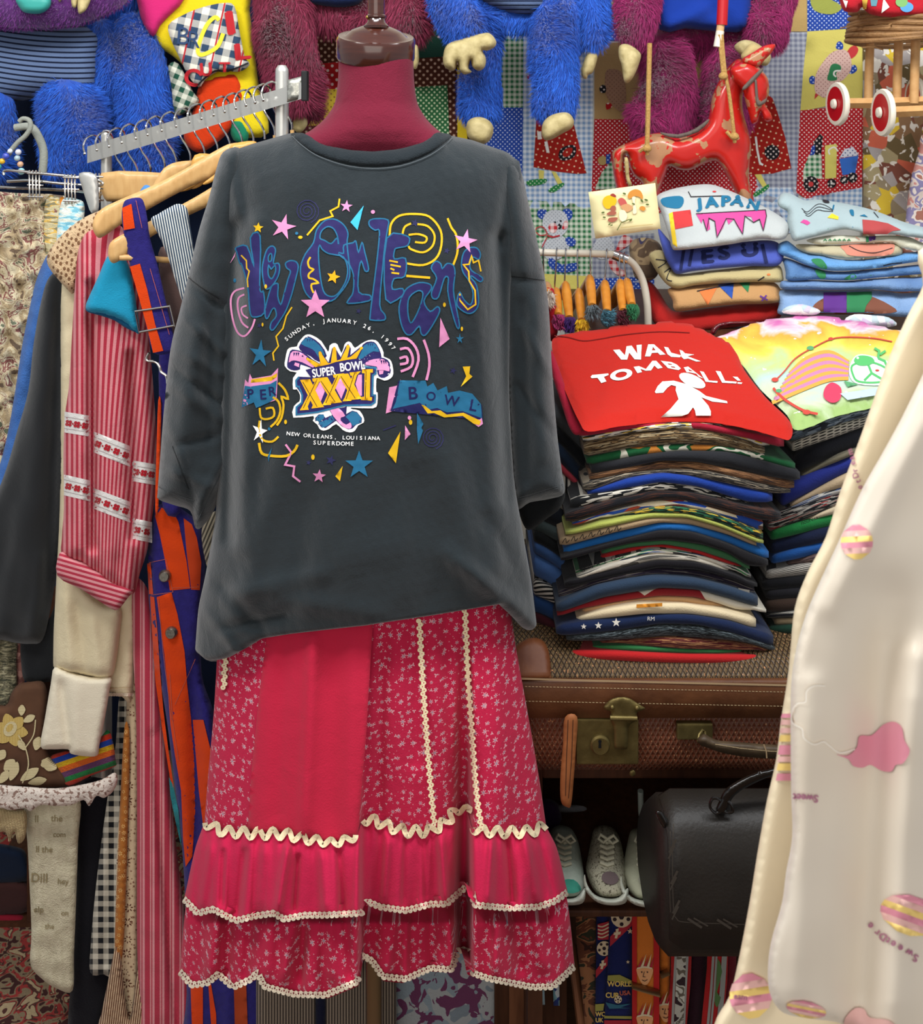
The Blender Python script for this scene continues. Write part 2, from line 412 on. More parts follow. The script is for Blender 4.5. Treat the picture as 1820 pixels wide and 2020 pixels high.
def interp_rows(rows):
    a = np.array(rows, float); v = a[:, 0]
    def f(t, c):
        y = a[:, c]; k = len(v); m_ = np.zeros(k); dl = np.diff(y)/np.diff(v)
        m_[0] = dl[0]; m_[-1] = dl[-1]
        for i in range(1, k-1): m_[i] = 0 if dl[i-1]*dl[i] <= 0 else 2*dl[i-1]*dl[i]/(dl[i-1]+dl[i])
        t = np.clip(t, v[0], v[-1]); i = np.clip(np.searchsorted(v, t, side='right')-1, 0, k-2)
        h_ = v[i+1]-v[i]; s_ = (t-v[i])/h_
        return (2*s_**3-3*s_**2+1)*y[i]+(s_**3-2*s_**2+s_)*h_*m_[i]+(-2*s_**3+3*s_**2)*y[i+1]+(s_**3-s_**2)*h_*m_[i+1]
    return f
class Loft:
    """a worn or hanging garment tube. rows: (v, xl, xr, depth, half thickness); yt/yb: image y of the top and bottom edge at x"""
    def __init__(s, rows, yt, yb, fold=None, prof=None):
        s.f = interp_rows(rows); s.yt = yt; s.yb = yb; s.fold = fold; s.prof = prof
    def px(s, u, v):
        xl, xr = s.f(v, 1), s.f(v, 2); return (xl+xr)/2+(xr-xl)/2*u
    def surf(s, u, v, side=1):
        x = s.px(u, v); y = s.yt(x)*(1-v)+s.yb(x)*v
        S = np.sqrt(np.clip(1-u*u, 0, 1)) if s.prof is None else s.prof(u, v, x)
        d = s.f(v, 3)-side*s.f(v, 4)*S
        if s.fold and side == 1: d = d+s.fold(x, y)*np.minimum(1, S*1.6)
        return x, y, d
    def depth(s, x, y):
        x = np.asarray(x, float); y = np.asarray(y, float); a, b = s.yt(x), s.yb(x); v = np.clip((y-a)/(b-a), 0, 1)
        xl, xr = s.f(v, 1), s.f(v, 2); u = np.clip((x-(xl+xr)/2)/((xr-xl)/2), -1, 1)
        S = np.sqrt(np.clip(1-u*u, 0, 1)) if s.prof is None else s.prof(u, v, x)
        d = s.f(v, 3)-s.f(v, 4)*S
        if s.fold: d = d+s.fold(x, y)*np.minimum(1, S*1.6)
        return d
    def build(s, name, mats, parent, nu=140, nv=120, lip=0.0, lipin=.01, tuck=0, uvscale=1.0, matfn=None, back=True, ulim=(-1, 1), **k):
        us = np.sin(np.linspace(ulim[0]*math.pi/2, ulim[1]*math.pi/2, nu)) if abs(ulim[0]) == 1 else np.linspace(ulim[0], ulim[1], nu)
        U = np.concatenate([us, us[::-1][1:-1]]) if back else us; side = np.array([1]*nu+[-1]*(len(U)-nu)); n = len(U)
        vs = list(np.linspace(0, 1, nv)); V = []; UV = []
        for v in vs:
            va = np.full(n, v); x, y, d1 = s.surf(U, va, 1); _, _, d2 = s.surf(U, va, -1); d = np.where(side == 1, d1, d2)
            V.append(Pn(x, y, d)); UV.append(UVn(x, y, d)*uvscale)
        last = V[-1].copy(); c = last.mean(0)
        if tuck:   # rolled-under hem
            for a in np.linspace(15, 180, 8):
                q = last.copy(); w = q-c; w[:, 2] = 0; nrm = np.linalg.norm(w, axis=1, keepdims=True)+1e-9
                r = tuck; q -= w/nrm*r*(1-math.cos(math.radians(a))); q[:, 2] -= r*math.sin(math.radians(a))*.9; V.append(q); UV.append(UV[-1])
        if lip:
            q = V[-1].copy(); w = q-c; w[:, 2] = 0; nrm = np.linalg.norm(w, axis=1, keepdims=True)+1e-9
            q -= w/nrm*.003; V.append(q.copy()); UV.append(UV[-1]); q -= w/nrm*lipin; q[:, 2] += lip; V.append(q); UV.append(UV[-1])
        nr = len(V); fs = []; mi = []
        for i in range(nr-1):
            for j in range(n if back else n-1):
                j2 = (j+1) % n; fs.append((i*n+j, (i+1)*n+j, (i+1)*n+j2, i*n+j2))
                if matfn: mi.append(matfn(U[j], min(1, i/(nv-1)), side[j]))
        return mesh(name, np.concatenate(V), fs, mats, parent, uvs=np.concatenate(UV), mi=mi if matfn else None, **k)
def slabtop(name, outline, z0, Y0, a, T, r, mats, parent=None, h=9.0, bump=None, **k):
    """a folded garment lying flat: its top face is the plane z = z0 + a (Y - Y0), seen through the measured outline; T thick, edges rolled over r px"""
    df = lambda y: (ZC-z0+a*Y0)/((y-HY)/F+a)
    V, Tn, loops = tri2d(outline, (), h); x, y = V[:, 0], V[:, 1]; D = df(y)
    q = np.clip(bdist(x, y, loops)/r, 0, 1); g = np.sqrt(1-(1-q)**2); b = bump(x, y) if bump else 0
    top = Pn(x, y, D); top[:, 2] += b*g-T*.5*(1-g); bot = Pn(x, y, D); bot[:, 2] -= T*.5+T*.5*g
    n = len(x); fs = [tuple(t) for t in Tn]+[(t[2]+n, t[1]+n, t[0]+n) for t in Tn]; cnt = set()
    for t in Tn:
        for p_, q_ in ((t[0], t[1]), (t[1], t[2]), (t[2], t[0])): cnt.add((p_, q_))
    fs += [(q_, p_, p_+n, q_+n) for p_, q_ in cnt if (q_, p_) not in cnt]
    uv = UVn(x, y, 1.7+0*x); uv[:, 1] *= 1.6
    o = mesh(name, np.concatenate([top, bot]), fs, mats, parent, uvs=np.concatenate([uv, uv]), **k)
    def dep(xx, yy):
        qq = np.clip(bdist(xx, yy, loops)/r, 0, 1); gg = np.sqrt(1-(1-qq)**2); dz = (bump(xx, yy) if bump else 0)*gg-T*.5*(1-gg)+.0012
        return (ZC-z0+a*Y0-dz)/((yy-HY)/F+a)
    return o, dep
def rolls(name, label, top, bot, x0, x1, d, mat, parent=None, depth=.26, n=34, bow=.03, seed=0, taper=.5, cat='folded t-shirt', group=None, dd=None):
    """one folded garment in a stack: the rolled front edge follows top(x)..bot(x) in the photo, the body goes back from it"""
    r = random.Random(seed); V = []; UV = []; ph = r.random()*6; m = 9
    for i in range(n+1):
        s_ = i/n; x = x0+(x1-x0)*s_; e = min(1, min(s_, 1-s_)/.05+.08); e = math.sqrt(1-(1-e)**2)
        yt, yb = float(top(x)), float(bot(x)); yb = max(yb, yt+5); mid = (yt+yb)/2; T = (yb-yt)/2*(taper+(1-taper)*e)
        D = (dd(x) if dd else d)+bow*(2*s_-1)**2+.003*math.sin(s_*9+ph)+.012*(1-e); rr = T*D/F*1.1
        row = []
        for j in range(m):
            a = math.pi*(j/(m-1)-.5); row.append(P(x, mid+T*math.sin(-a)*1.0, D-rr*math.cos(a)+rr))
        # row runs bottom -> top ; back edge
        zb, zt = row[0].z, row[-1].z; X = row[0].x; row = [Vector((X, D+depth, zb))]+row+[Vector((X, D+depth, zt))]
        V += row; UV += [(X+seed*.37, .02*k+seed*.11) for k in range(len(row))]
    k = m+2; fs = []
    for i in range(n):
        for j in range(k): j2 = (j+1) % k; fs.append((i*k+j, i*k+j2, (i+1)*k+j2, (i+1)*k+j))
    fs.append(tuple(reversed(range(k)))); fs.append(tuple(n*k+j for j in range(k)))
    fs = [tuple(reversed(f)) for f in fs]
    return mesh(name, V, fs, mat, parent, uvs=UV, label=label, cat=None if parent else cat, group=group)
def hairs(bp, bn, length, width, droop=.55, cl=30.0, jit=.35, seed=0, comb=None):
    """many fine tapering blades growing from points bp with normals bn"""
    r = np.random.RandomState(seed); n = len(bp); p = bp
    c = 1.35*np.stack([np.sin(p[:, 0]*cl*1.6+p[:, 2]*cl*.9+1), np.sin(p[:, 1]*cl*.8+p[:, 2]*cl+2), np.sin(p[:, 0]*cl*1.3-p[:, 2]*cl*.5+4)], 1)
    dr = bn*.75+np.array([0, 0, -droop])+c*.38+r.randn(n, 3)*jit*.5
    if comb is not None: dr = dr+comb
    dr /= np.linalg.norm(dr, axis=1, keepdims=True)+1e-9; L = length*(.65+.7*r.rand(n))[:, None]
    d2 = dr+np.array([0, 0, -.55])+c[:, ::-1]*.35+r.randn(n, 3)*.12; d2 /= np.linalg.norm(d2, axis=1, keepdims=True)
    sd = np.cross(dr, r.randn(n, 3)*.3+np.array([0, -1, 0])); sd /= np.linalg.norm(sd, axis=1, keepdims=True)+1e-9; w = width*(.7+.6*r.rand(n))[:, None]
    m1 = p+dr*L*.5; tip = m1+d2*L*.5
    V = np.stack([p-sd*w*.5, p+sd*w*.5, m1-sd*w*.45, m1+sd*w*.45, tip], 1).reshape(-1, 3)
    b = np.arange(n)[:, None]*5; T = np.concatenate([b+np.array([0, 1, 3]), b+np.array([0, 3, 2]), b+np.array([2, 3, 4])])
    return V, T
def furlimb(name, pts, rad, mat, parent, n=5000, length=.022, width=.0012, seed=0, seg=18, droop=.55, dsq=.8, comb=None, label=None):
    """a furry limb: tapered tube through pts (px,py,d), radii in px"""
    q = sp([p[:2] for p in pts], 5, False); k = len(q); t = np.linspace(0, len(pts)-1, k)
    dd = np.interp(t, range(len(pts)), [p[2] for p in pts]); rr = np.interp(t, range(len(pts)), rad)
    C = [P(q[i][0], q[i][1], dd[i]) for i in range(k)]; R = [rr[i]*dd[i]/F for i in range(k)]
    R2 = list(R); C2 = list(C)   # rounded ends
    t0 = (C[0]-C[1]).normalized(); t1 = (C[-1]-C[-2]).normalized()
    C = [C[0]+t0*R[0]*.8, C[0]+t0*R[0]*.5]+C+[C[-1]+t1*R[-1]*.35, C[-1]+t1*R[-1]*.6]; R = [R[0]*.35, R[0]*.8]+R+[R[-1]*.85, R[-1]*.4]
    mb = MB(); mb.tube(C, R, seg); bv = np.array(mb.v); bv[:, 1] = (bv[:, 1]-np.mean([c.y for c in C]))*dsq+np.mean([c.y for c in C])
    F_ = [f for f in mb.f if len(f) == 4]; quad = np.array(F_); r_ = np.random.RandomState(seed)
    a = bv[quad[:, 1]]-bv[quad[:, 0]]; b = bv[quad[:, 3]]-bv[quad[:, 0]]; nn = np.cross(a, b); ar = np.linalg.norm(nn, axis=1); nn /= ar[:, None]+1e-12
    cen = bv[quad].mean(1); axisp = np.array([tuple(c) for c in C]); ax = axisp[np.argmin(((cen[:, None]-axisp[None])**2).sum(2), 1)]; sg = np.sign(((cen-ax)*nn).sum(1)); nn *= sg[:, None]
    wgt = ar*np.where(nn[:, 1] < .25, 1.0, .12); wgt /= wgt.sum(); pk = r_.choice(len(quad), n, p=wgt); u = r_.rand(n, 1); v = r_.rand(n, 1)
    bp = bv[quad[pk, 0]]+a[pk]*u+b[pk]*v; V, T = hairs(bp, nn[pk], length, width, seed=seed, droop=droop, comb=comb)
    allf = [tuple(f) for f in mb.f]+[tuple(f) for f in (T+len(bv))]
    return mesh(name, np.concatenate([bv, V]), allf, mat, parent, label=label)
def pl(pts):
    """piecewise-linear y(x) lookup"""
    a = np.array(sorted(pts), float); return lambda x: np.interp(x, a[:, 0], a[:, 1])
def pls(pts, w=6):
    a = np.array(sorted(pts), float); xs = np.linspace(a[0, 0]-40, a[-1, 0]+40, 900); ys = np.interp(xs, a[:, 0], a[:, 1])
    k = max(1, int(w/(xs[1]-xs[0]))); ker = np.hanning(2*k+1); ker /= ker.sum(); yp = np.pad(ys, k, mode='edge'); ys2 = np.convolve(yp, ker, 'valid')
    return lambda x: np.interp(x, xs, ys2)

# ---------------------------------------------------------------- room
def structure(name, mb, mat): o = mb.build(name, mat, smooth=False); o['kind'] = 'structure'; return o
def rugcol(t):
    return t.blotch([(0, '#3a1c1a'), (.42, '#7b6a52'), (.5, '#8c2f2c'), (.56, '#4a2a24'), (.62, '#a08c6c')], 28, 'Object', dist=1.2)
FL = -.12
structure('floor', MB().box((-2.2, -1.6, FL-.05), (2.2, 2.6, FL)), M('floor_boards', lambda t: t.mix(t.noise(t.xform(t.co('Object'), (2, 30, 1)), 3, 5), '#3a281c', '#6b4c34'), rough=.5))
structure('wall_back', MB().box((-2.2, 2.5, FL), (2.2, 2.6, 3.3)), M('plaster', '#b9b2a4', rough=.9, bump=(.2, 60, .003)))

# ---------------------------------------------------------------- dress form
DX = 738
maroon = cloth('maroon_jersey', '#6c1a2e', vary=.05)
cherry = M('dark_cherry_wood', lambda t: t.mix(t.noise(t.xform(t.co('Object'), (4, 4, 40)), 6, 4), '#2a0f0a', '#4a2318'), rough=.18, coat=.6, spec=.5)
brass = M('brass', '#b08d4c', rough=.3, metal=1)
form = thing('dress_form', 'maroon dress form with a dark polished wooden neck cap, wearing the black printed tee', 'mannequin', P(DX, 2140, 1.52)*1.0)
form.location.z = FL
nl = Loft([(0, 672, 811, 1.52, .052), (.06, 668, 815, 1.52, .057), (.2, 667, 816, 1.52, .058), (.42, 661, 822, 1.52, .062), (.56, 643, 838, 1.52, .068), (.67, 615, 862, 1.52, .07), (.76, 578, 892, 1.52, .066), (.88, 520, 950, 1.525, .06), (1, 480, 990, 1.53, .06)], lambda x: 0*x+104, lambda x: 0*x+330)
nl.build('neck', maroon, form, nu=60, nv=60)
tb = Loft([(0, 480, 990, 1.53, .06), (.2, 500, 960, 1.52, .09), (.5, 560, 900, 1.52, .08), (.8, 520, 930, 1.52, .09), (1, 540, 915, 1.52, .08)], lambda x: 0*x+330, lambda x: 0*x+1330)
tb.build('torso', maroon, form, nu=40, nv=40)
cc = P(741, 92, 1.52); ax = Vector((.05, -.27, .95)).normalized()
m_ = MB(); m_.lathe([(.0630, -.021), (.0650, -.016), (.0645, .012), (.0615, .017), (.056, .0155), (.05, .017), (.04, .026), (.022, .033), (.0, .035)], cc, n=56, axis=ax, cap=False)
m_.build('neck_cap', cherry, form)
fp = cc+ax*.030
m_ = MB(); m_.lathe([(.020, 0), (.021, .004), (.015, .010), (.0135, .016), (.016, .018), (.016, .021), (.0135, .023), (.0135, .05), (.0145, .058), (.0145, .085), (.02, .10), (.022, .12), (.012, .14), (.0, .145)], fp, n=28, cap=False)
m_.build('finial', cherry, form)
for dz in (.018, .05): MB().ball(fp+Vector((-.0135, -.006, dz)), .0035, 8).build('finial_pin', brass, form)
m_ = MB(); m_.tube([P(738, 1320, 1.52), Vector((P(738, 1320, 1.52).x, 1.52, FL+.03))], .013, 12); m_.build('stand_pole', M('bronze_pole', '#8a7a5c', rough=.35, metal=.8), form)
m_ = MB(); m_.lathe([(.0, .0), (.17, .0), (.17, .012), (.15, .02), (.03, .03), (0, .03)], Vector((P(738, 1320, 1.52).x, 1.52, FL)), n=40, cap=False); m_.build('stand_base', M('dark_metal', '#2a2624', rough=.4, metal=.8), form)

# ---------------------------------------------------------------- black tee
knit = cloth('washed_black_jersey', lambda t: t.mix(t.noise(t.xform(t.co('UV'), (120, 900, 1)), 1, 2), '#1a2023', '#262d31'), b=.28, vary=.06, sheen=.32)
knit_d = cloth('washed_black_rib', '#20262a', b=.6)
stitch = cloth('charcoal_thread', '#4a4f52')
stitch_dk = cloth('dark_seam_thread', '#1c1f21')  # darker thread for the sleeve seams
tee = thing('t_shirt', 'oversized washed black t-shirt with a colourful football championship print, worn by the dress form', 't-shirt', P(730, 1290, 1.515))
yneck = pls([(440, 303), (500, 283), (575, 262), (600, 264), (640, 286), (690, 296), (735, 299), (790, 294), (835, 279), (862, 262), (930, 276), (1000, 300), (1022, 318)], 10)
yhem = pls([(384, 1276), (400, 1292), (430, 1288), (470, 1268), (500, 1250), (560, 1242), (720, 1226), (850, 1206), (1000, 1180), (1030, 1205), (1058, 1232)], 14)
def tee_fold(x, y):
    f = line_fold(x, y, (505, 440), (478, 1080), 22, .016)+line_fold(x, y, (462, 450), (447, 1060), 15, -.026)
    f += line_fold(x, y, (930, 480), (985, 1120), 26, .015)+line_fold(x, y, (985, 470), (1006, 980), 16, -.03)
    f += line_fold(x, y, (560, 880), (462, 1235), 30, .012)+line_fold(x, y, (610, 960), (560, 1240), 34, -.008)
    f += line_fold(x, y, (880, 900), (965, 1190), 34, .012)+line_fold(x, y, (820, 940), (860, 1200), 40, -.008)
    f += line_fold(x, y, (700, 900), (715, 1220), 60, .006)+line_fold(x, y, (430, 1150), (520, 1245), 14, -.010)+line_fold(x, y, (400, 1200), (470, 1290), 12, .010)
    f += line_fold(x, y, (450, 310), (470, 420), 12, .010)+line_fold(x, y, (470, 330), (500, 520), 18, -.008)
    f += line_fold(x, y, (1010, 340), (985, 480), 14, -.016)+line_fold(x, y, (590, 330), (540, 470), 40, .004)
    f += line_fold(x, y, (440, 1180), (640, 1130), 20, .010)+line_fold(x, y, (430, 1240), (560, 1215), 10, -.008)+line_fold(x, y, (1045, 1225), (880, 1090), 22, .012)+line_fold(x, y, (1050, 1180), (960, 1020), 18, -.010)+line_fold(x, y, (640, 1100), (860, 1080), 40, .006)
    f += line_fold(x, y, (905, 1110), (1030, 1200), 16, .006)+line_fold(x, y, (540, 1180), (760, 1215), 22, .008)
    f += -.012*np.exp(-(((x-610)/95.)**2+((y-560)/110.)**2))-.012*np.exp(-(((x-860)/95.)**2+((y-560)/110.)**2))
    return f+.0022*vnoise(x, y, 80, 3)+.0010*vnoise(x, y, 26, 4)
def tee_prof(u, v, x):
    el = np.sqrt(np.clip(1-np.abs(u)**2.4, 0, 1)); nk = np.where(np.abs(x-731) < 150, np.sqrt(np.clip(1-((x-731)/150.)**2, 0, 1))*.8, 0)+.05*el
    a = np.clip(v/.09, 0, 1); a = np.sqrt(1-(1-a)**2); return np.maximum(nk*(1-a)+el*a, nk*.2)
tl = Loft([(0, 438, 1024, 1.53, .085), (.04, 432, 1030, 1.53, .092), (.12, 430, 1028, 1.525, .105), (.28, 431, 1012, 1.52, .115), (.5, 432, 1004, 1.515, .12), (.7, 427, 1012, 1.515, .125), (.82, 409, 1030, 1.515, .13), (.92, 391, 1048, 1.515, .132), (1, 385, 1058, 1.515, .125)], yneck, yhem, tee_fold, tee_prof)
tl.build('body', knit, tee, nu=190, nv=170, tuck=.012)
band = sp([(574, 264), (592, 281), (625, 303), (680, 321), (735, 327), (790, 322), (838, 305), (872, 284), (890, 268), (872, 262), (858, 263), (835, 279), (790, 293), (735, 299), (685, 295), (640, 285), (604, 265), (590, 262)], 4)
def bandd(x, y): return tl.depth(x, y)-.0015
inflate('collar', band, bandd, .004, 10, knit_d, tee, h=7)
A = Art(lambda x, y: tl.depth(x, y)-.003, h=8)
A.line([(576, 268), (596, 287), (628, 308), (681, 326), (735, 332), (790, 327), (842, 309), (876, 287), (892, 272)], 1.6, stitch, smooth=5)
A.build('collar_stitching', tee)
slL = sp([(470, 291), (440, 300), (426, 335), (412, 390), (392, 455), (371, 545), (354, 615), (336, 690), (324, 800), (316, 900), (311, 968), (313, 985), (345, 997), (375, 1008), (386, 1042), (402, 1036), (425, 1000), (447, 930), (458, 800), (470, 600), (480, 400), (482, 320)], 4)
def foldL(x, y):
    f = line_fold(x, y, (375, 560), (440, 610), 8, -.010)+line_fold(x, y, (345, 880), (430, 860), 9, -.008)+line_fold(x, y, (330, 720), (440, 800), 7, -.008)+line_fold(x, y, (355, 620), (450, 700), 8, .008)+line_fold(x, y, (340, 930), (420, 960), 10, .008)+line_fold(x, y, (390, 650), (350, 930), 20, .012)+line_fold(x, y, (420, 600), (410, 900), 16, -.012)
    f += line_fold(x, y, (350, 690), (440, 740), 9, .006)+line_fold(x, y, (340, 760), (440, 830), 9, .006)+line_fold(x, y, (430, 350), (395, 520), 14, .008)
    f += line_fold(x, y, (330, 830), (372, 930), 9, .006)+line_fold(x, y, (380, 1020), (445, 900), 10, .010)+line_fold(x, y, (365, 930), (385, 1000), 8, -.006)
    return f+.002*vnoise(x, y, 60, 5)
s_l = inflate('sleeve', slL, lambda x, y: 1.535+.0*x, .06, 55, knit, tee, h=8, fold=foldL)
fL = o_front[s_l.name]
slR = sp([(985, 305), (1015, 316), (1030, 345), (1042, 400), (1058, 470), (1074, 545), (1083, 620), (1088, 720), (1098, 850), (1108, 930), (1113, 972), (1085, 984), (1045, 991), (1018, 1003), (1008, 940), (1000, 800), (990, 600), (975, 400)], 4)
def foldR(x, y):
    return line_fold(x, y, (1030, 640), (1085, 740), 9, .008)+line_fold(x, y, (1020, 760), (1090, 860), 9, -.008)+line_fold(x, y, (1010, 370), (1035, 540), 16, .010)+line_fold(x, y, (1055, 600), (1075, 900), 16, .010)+line_fold(x, y, (1030, 600), (1040, 950), 13, -.010)+line_fold(x, y, (1005, 548), (1070, 556), 8, -.006)+.002*vnoise(x, y, 60, 6)
s_r = inflate('sleeve', slR, lambda x, y: 1.545+0*x, .055, 45, knit, tee, h=8, fold=foldR)
fR = o_front[s_r.name]
inflate('sleeve_inside', sp([(1014, 985), (1050, 975), (1111, 966), (1106, 1000), (1080, 1022), (1042, 1046), (1024, 1015)], 4), 1.575, .012, 20, cloth('black_inside_shade', '#101214'), tee)  # shade in the sleeve opening painted as a darker black
for fr, lines in ((fL, [[(371, 547), (395, 566), (432, 590)], [(312, 960), (345, 975), (384, 988)], [(384, 1038), (410, 985), (440, 925)], [(340, 880), (372, 965)]]), (fR, [[(1006, 545), (1040, 549), (1073, 553)], [(1016, 984), (1050, 974), (1110, 956)], [(1017, 988), (1050, 978), (1110, 960)]])):
    for i, l in enumerate(lines): A = Art(lambda x, y, f=fr: f(x, y)-.0006, h=7); A.line(l, 1.7, stitch_dk if (fr is fL and i in (0, 3)) or (fr is fR and i == 0) else stitch, smooth=4); A.build('stitching', s_l if fr is fL else s_r)

# --- the print
ink = lambda n, c: M('ink_'+n, c, rough=.75, spec=.25, bump=(.15, 420, .001))
PU, TE, YE, PK, WH, NV, OR = ink('purple', '#282258'), ink('teal', '#22668a'), ink('yellow', '#dcae18'), ink('pink', '#db8cb8'), ink('white', '#f4f2f0'), ink('navy', '#1c1c50'), ink('amber', '#e8a412')
FP = ink('faded_purple', '#2a2a50'); BK = ink('outline_black', '#15161a')
A = Art(lambda x, y: tl.depth(x, y)-.0006, h=6, eps=.00012, xf=lambda x, y: (430+x/3.193, 360+y/3.193), step=0)
def spiral(cx, cy, r0, r1, turns, w, m, a0=0, sx=1, sy=1): A.line([(cx+sx*(r0+(r1-r0)*i/40)*math.cos(a0+turns*6.283*i/40), cy+sy*(r0+(r1-r0)*i/40)*math.sin(a0+turns*6.283*i/40)) for i in range(41)], w, m)
spiral(560, 180, 12, 78, 3.2, 2.0, FP); spiral(1350, 1610, 10, 72, 3.2, 2.0, FP)
for x, y, r in ((1240, 255, 28), (1440, 430, 22), (885, 810, 20), (1480, 1185, 24), (710, 1750, 34), (570, 1765, 18), (260, 900, 18)): A.star(x, y, r, FP, .3)
A.line([(1040, 1560), (1120, 1530)], 2.5, FP)
# curls and streamers behind the letters
A.lv(2)
A.line([(765, 102), (758, 152), (706, 180), (722, 212), (640, 238), (560, 332)], 3.4, YE)
A.line([(1080, 335), (1090, 260), (1140, 210), (1230, 198), (1330, 215), (1400, 300), (1405, 400), (1370, 480), (1290, 520), (1190, 510)], 4.2, YE, smooth=4)
A.line([(1160, 330), (1175, 280), (1215, 258)], 4.0, YE, smooth=4)
A.line([(1255, 262), (1320, 275), (1362, 330), (1350, 400), (1290, 440), (1215, 420), (1200, 400)], 4.0, YE, smooth=4)
A.line([(1200, 330), (1260, 325), (1312, 345), (1300, 378), (1240, 375)], 4.0, YE, smooth=4)
A.line([(1185, 588), (1335, 600)], 4.6, YE); A.line([(1445, 225), (1470, 285), (1495, 320), (1508, 380), (1505, 450), (1478, 525)], 4.2, YE, smooth=3)
A.line([(232, 860), (210, 920), (165, 968), (120, 940), (90, 850), (80, 740), (105, 685), (165, 665)], 3.6, PK, smooth=4)
A.line([(190, 915), (150, 880), (125, 800), (128, 730), (165, 705)], 3.6, PK, smooth=4); A.line([(188, 855), (155, 830), (148, 790), (180, 775)], 3.2, PK, smooth=4)
A.line([(465, 785), (430, 840), (408, 920), (365, 970), (380, 1030), (345, 1075), (352, 1122)], 2.8, YE)
# letters: purple fill, teal outline
L = []
L.append(([(112, 412), (182, 401), (226, 530), (203, 348), (265, 337), (262, 640), (272, 690), (287, 692), (291, 820), (222, 847), (200, 805), (186, 650), (150, 520), (136, 508), (118, 440)], []))
L.append(([(330, 402), (352, 405), (362, 430), (352, 480), (350, 512), (378, 508), (388, 535), (378, 590), (345, 645), (308, 672), (290, 640), (278, 560), (284, 500), (304, 430)], [[(328, 448), (338, 455), (336, 490), (320, 498), (316, 470)], [(318, 522), (335, 545), (358, 522), (362, 560), (338, 606), (316, 580)]]))
L.append(([(350, 642), (378, 640), (376, 715), (394, 768), (412, 715), (440, 610), (456, 560), (432, 538), (425, 508), (455, 492), (492, 500), (505, 535), (488, 610), (462, 710), (428, 805), (392, 865), (348, 928), (328, 918), (336, 880), (366, 842), (358, 795), (340, 800), (312, 855), (297, 842), (300, 780), (330, 670)], []))
L.append(([(600, 380), (620, 300), (665, 245), (705, 230), (748, 236), (792, 268), (818, 320), (812, 390), (830, 560), (815, 630), (765, 700), (715, 745), (620, 748), (555, 700), (525, 610), (520, 530), (550, 450)],
          [[(640, 395), (632, 440), (640, 560), (662, 680), (700, 716), (748, 706), (800, 630), (816, 545), (790, 470), (735, 455), (690, 445), (655, 420)], [(642, 350), (652, 305), (690, 278), (728, 292), (752, 340), (758, 390), (748, 350), (712, 385), (672, 365)]]))
L.append(([(762, 442), (790, 445), (792, 395), (848, 380), (868, 370), (884, 440), (906, 378), (924, 440), (948, 545), (925, 556), (902, 495), (886, 560), (886, 690), (956, 710), (950, 745), (820, 762), (826, 732), (850, 690), (852, 580), (815, 500), (770, 462)], []))
L.append(([(952, 242), (990, 228), (1070, 236), (1066, 300), (1050, 400), (1034, 560), (1018, 772), (1050, 832), (1046, 866), (966, 866), (957, 842), (974, 700), (992, 560), (1010, 400), (1015, 302), (988, 300), (955, 275)], []))
L.append(([(1062, 352), (1196, 340), (1194, 396), (1130, 412), (1112, 425), (1110, 482), (1180, 478), (1176, 590), (1108, 606), (1098, 672), (1162, 668), (1158, 714), (1056, 736)], []))
L.append(([(1172, 690), (1210, 652), (1270, 630), (1332, 640), (1342, 672), (1296, 745), (1335, 812), (1380, 782), (1395, 812), (1350, 900), (1304, 962), (1278, 950), (1266, 905), (1218, 956), (1180, 950), (1150, 880), (1140, 780)], [[(1205, 722), (1258, 682), (1290, 700), (1268, 790), (1222, 880), (1202, 862), (1194, 790)]]))
L.append(([(1342, 540), (1370, 496), (1402, 512), (1412, 542), (1442, 510), (1480, 522), (1492, 570), (1482, 680), (1502, 800), (1520, 900), (1504, 912), (1470, 802), (1446, 682), (1450, 602), (1424, 604), (1388, 720), (1354, 730), (1344, 690), (1376, 602)], []))
L.append(([(1545, 445), (1580, 412), (1628, 412), (1652, 450), (1640, 485), (1604, 470), (1585, 520), (1600, 558), (1665, 600), (1650, 625), (1600, 590), (1592, 600), (1628, 650), (1640, 760), (1614, 812), (1570, 824), (1512, 785), (1504, 742), (1522, 692), (1548, 738), (1590, 770), (1606, 700), (1580, 620), (1545, 570), (1532, 515)], []))
for o_, hs in L:
    A.lv(3).poly(o_, PU, hs, smooth=3); A.lv(4.2)
    for q in [o_]+hs: A.line(q, 2.7, TE, closed=True, smooth=3)
A.lv(5.4)
A.line([(582, 470), (566, 500), (575, 535), (600, 548), (572, 575), (572, 600), (600, 608), (630, 632), (590, 640), (590, 670), (602, 695)], 3.6, YE, smooth=3)
A.line([(145, 458), (178, 492), (180, 540), (196, 558), (184, 610), (188, 660)], 2.6, YE)
for a, b, c_, d_ in ((1078, 492, 1132, 502), (1085, 518, 1150, 530), (1085, 540, 1110, 552), (1092, 568, 1140, 574)): A.line([(a, b), (c_, d_)], 3.4, YE)
A.line([(1655, 560), (1640, 490), (1608, 505), (1596, 460), (1580, 515), (1545, 518), (1578, 560), (1582, 620), (1618, 680), (1622, 768), (1572, 800), (1525, 745), (1522, 700)], 3.0, YE)
A.lv(6.6)
def st5(x, y, r, m, rot, k=.42, sy=1.0):
    A.star(x, y, r, m, rot, k, sy=sy)
st5(410, 280, 84, PK, .25, .36); st5(252, 285, 34, YE, .1, .45); st5(808, 150, 40, PK, .1, .4); st5(725, 595, 44, OR, .25, .45); st5(612, 770, 96, PK, .0, .42)
st5(1556, 370, 78, PK, .2, .38); st5(265, 1080, 74, TE, .1, .36, 1.25); st5(1522, 985, 26, TE, .0, .36, 1.3); st5(888, 1780, 92, TE, .0, .4); st5(636, 1850, 44, PK, .1, .42); st5(262, 1570, 50, WH, .2, .36, 1.6)
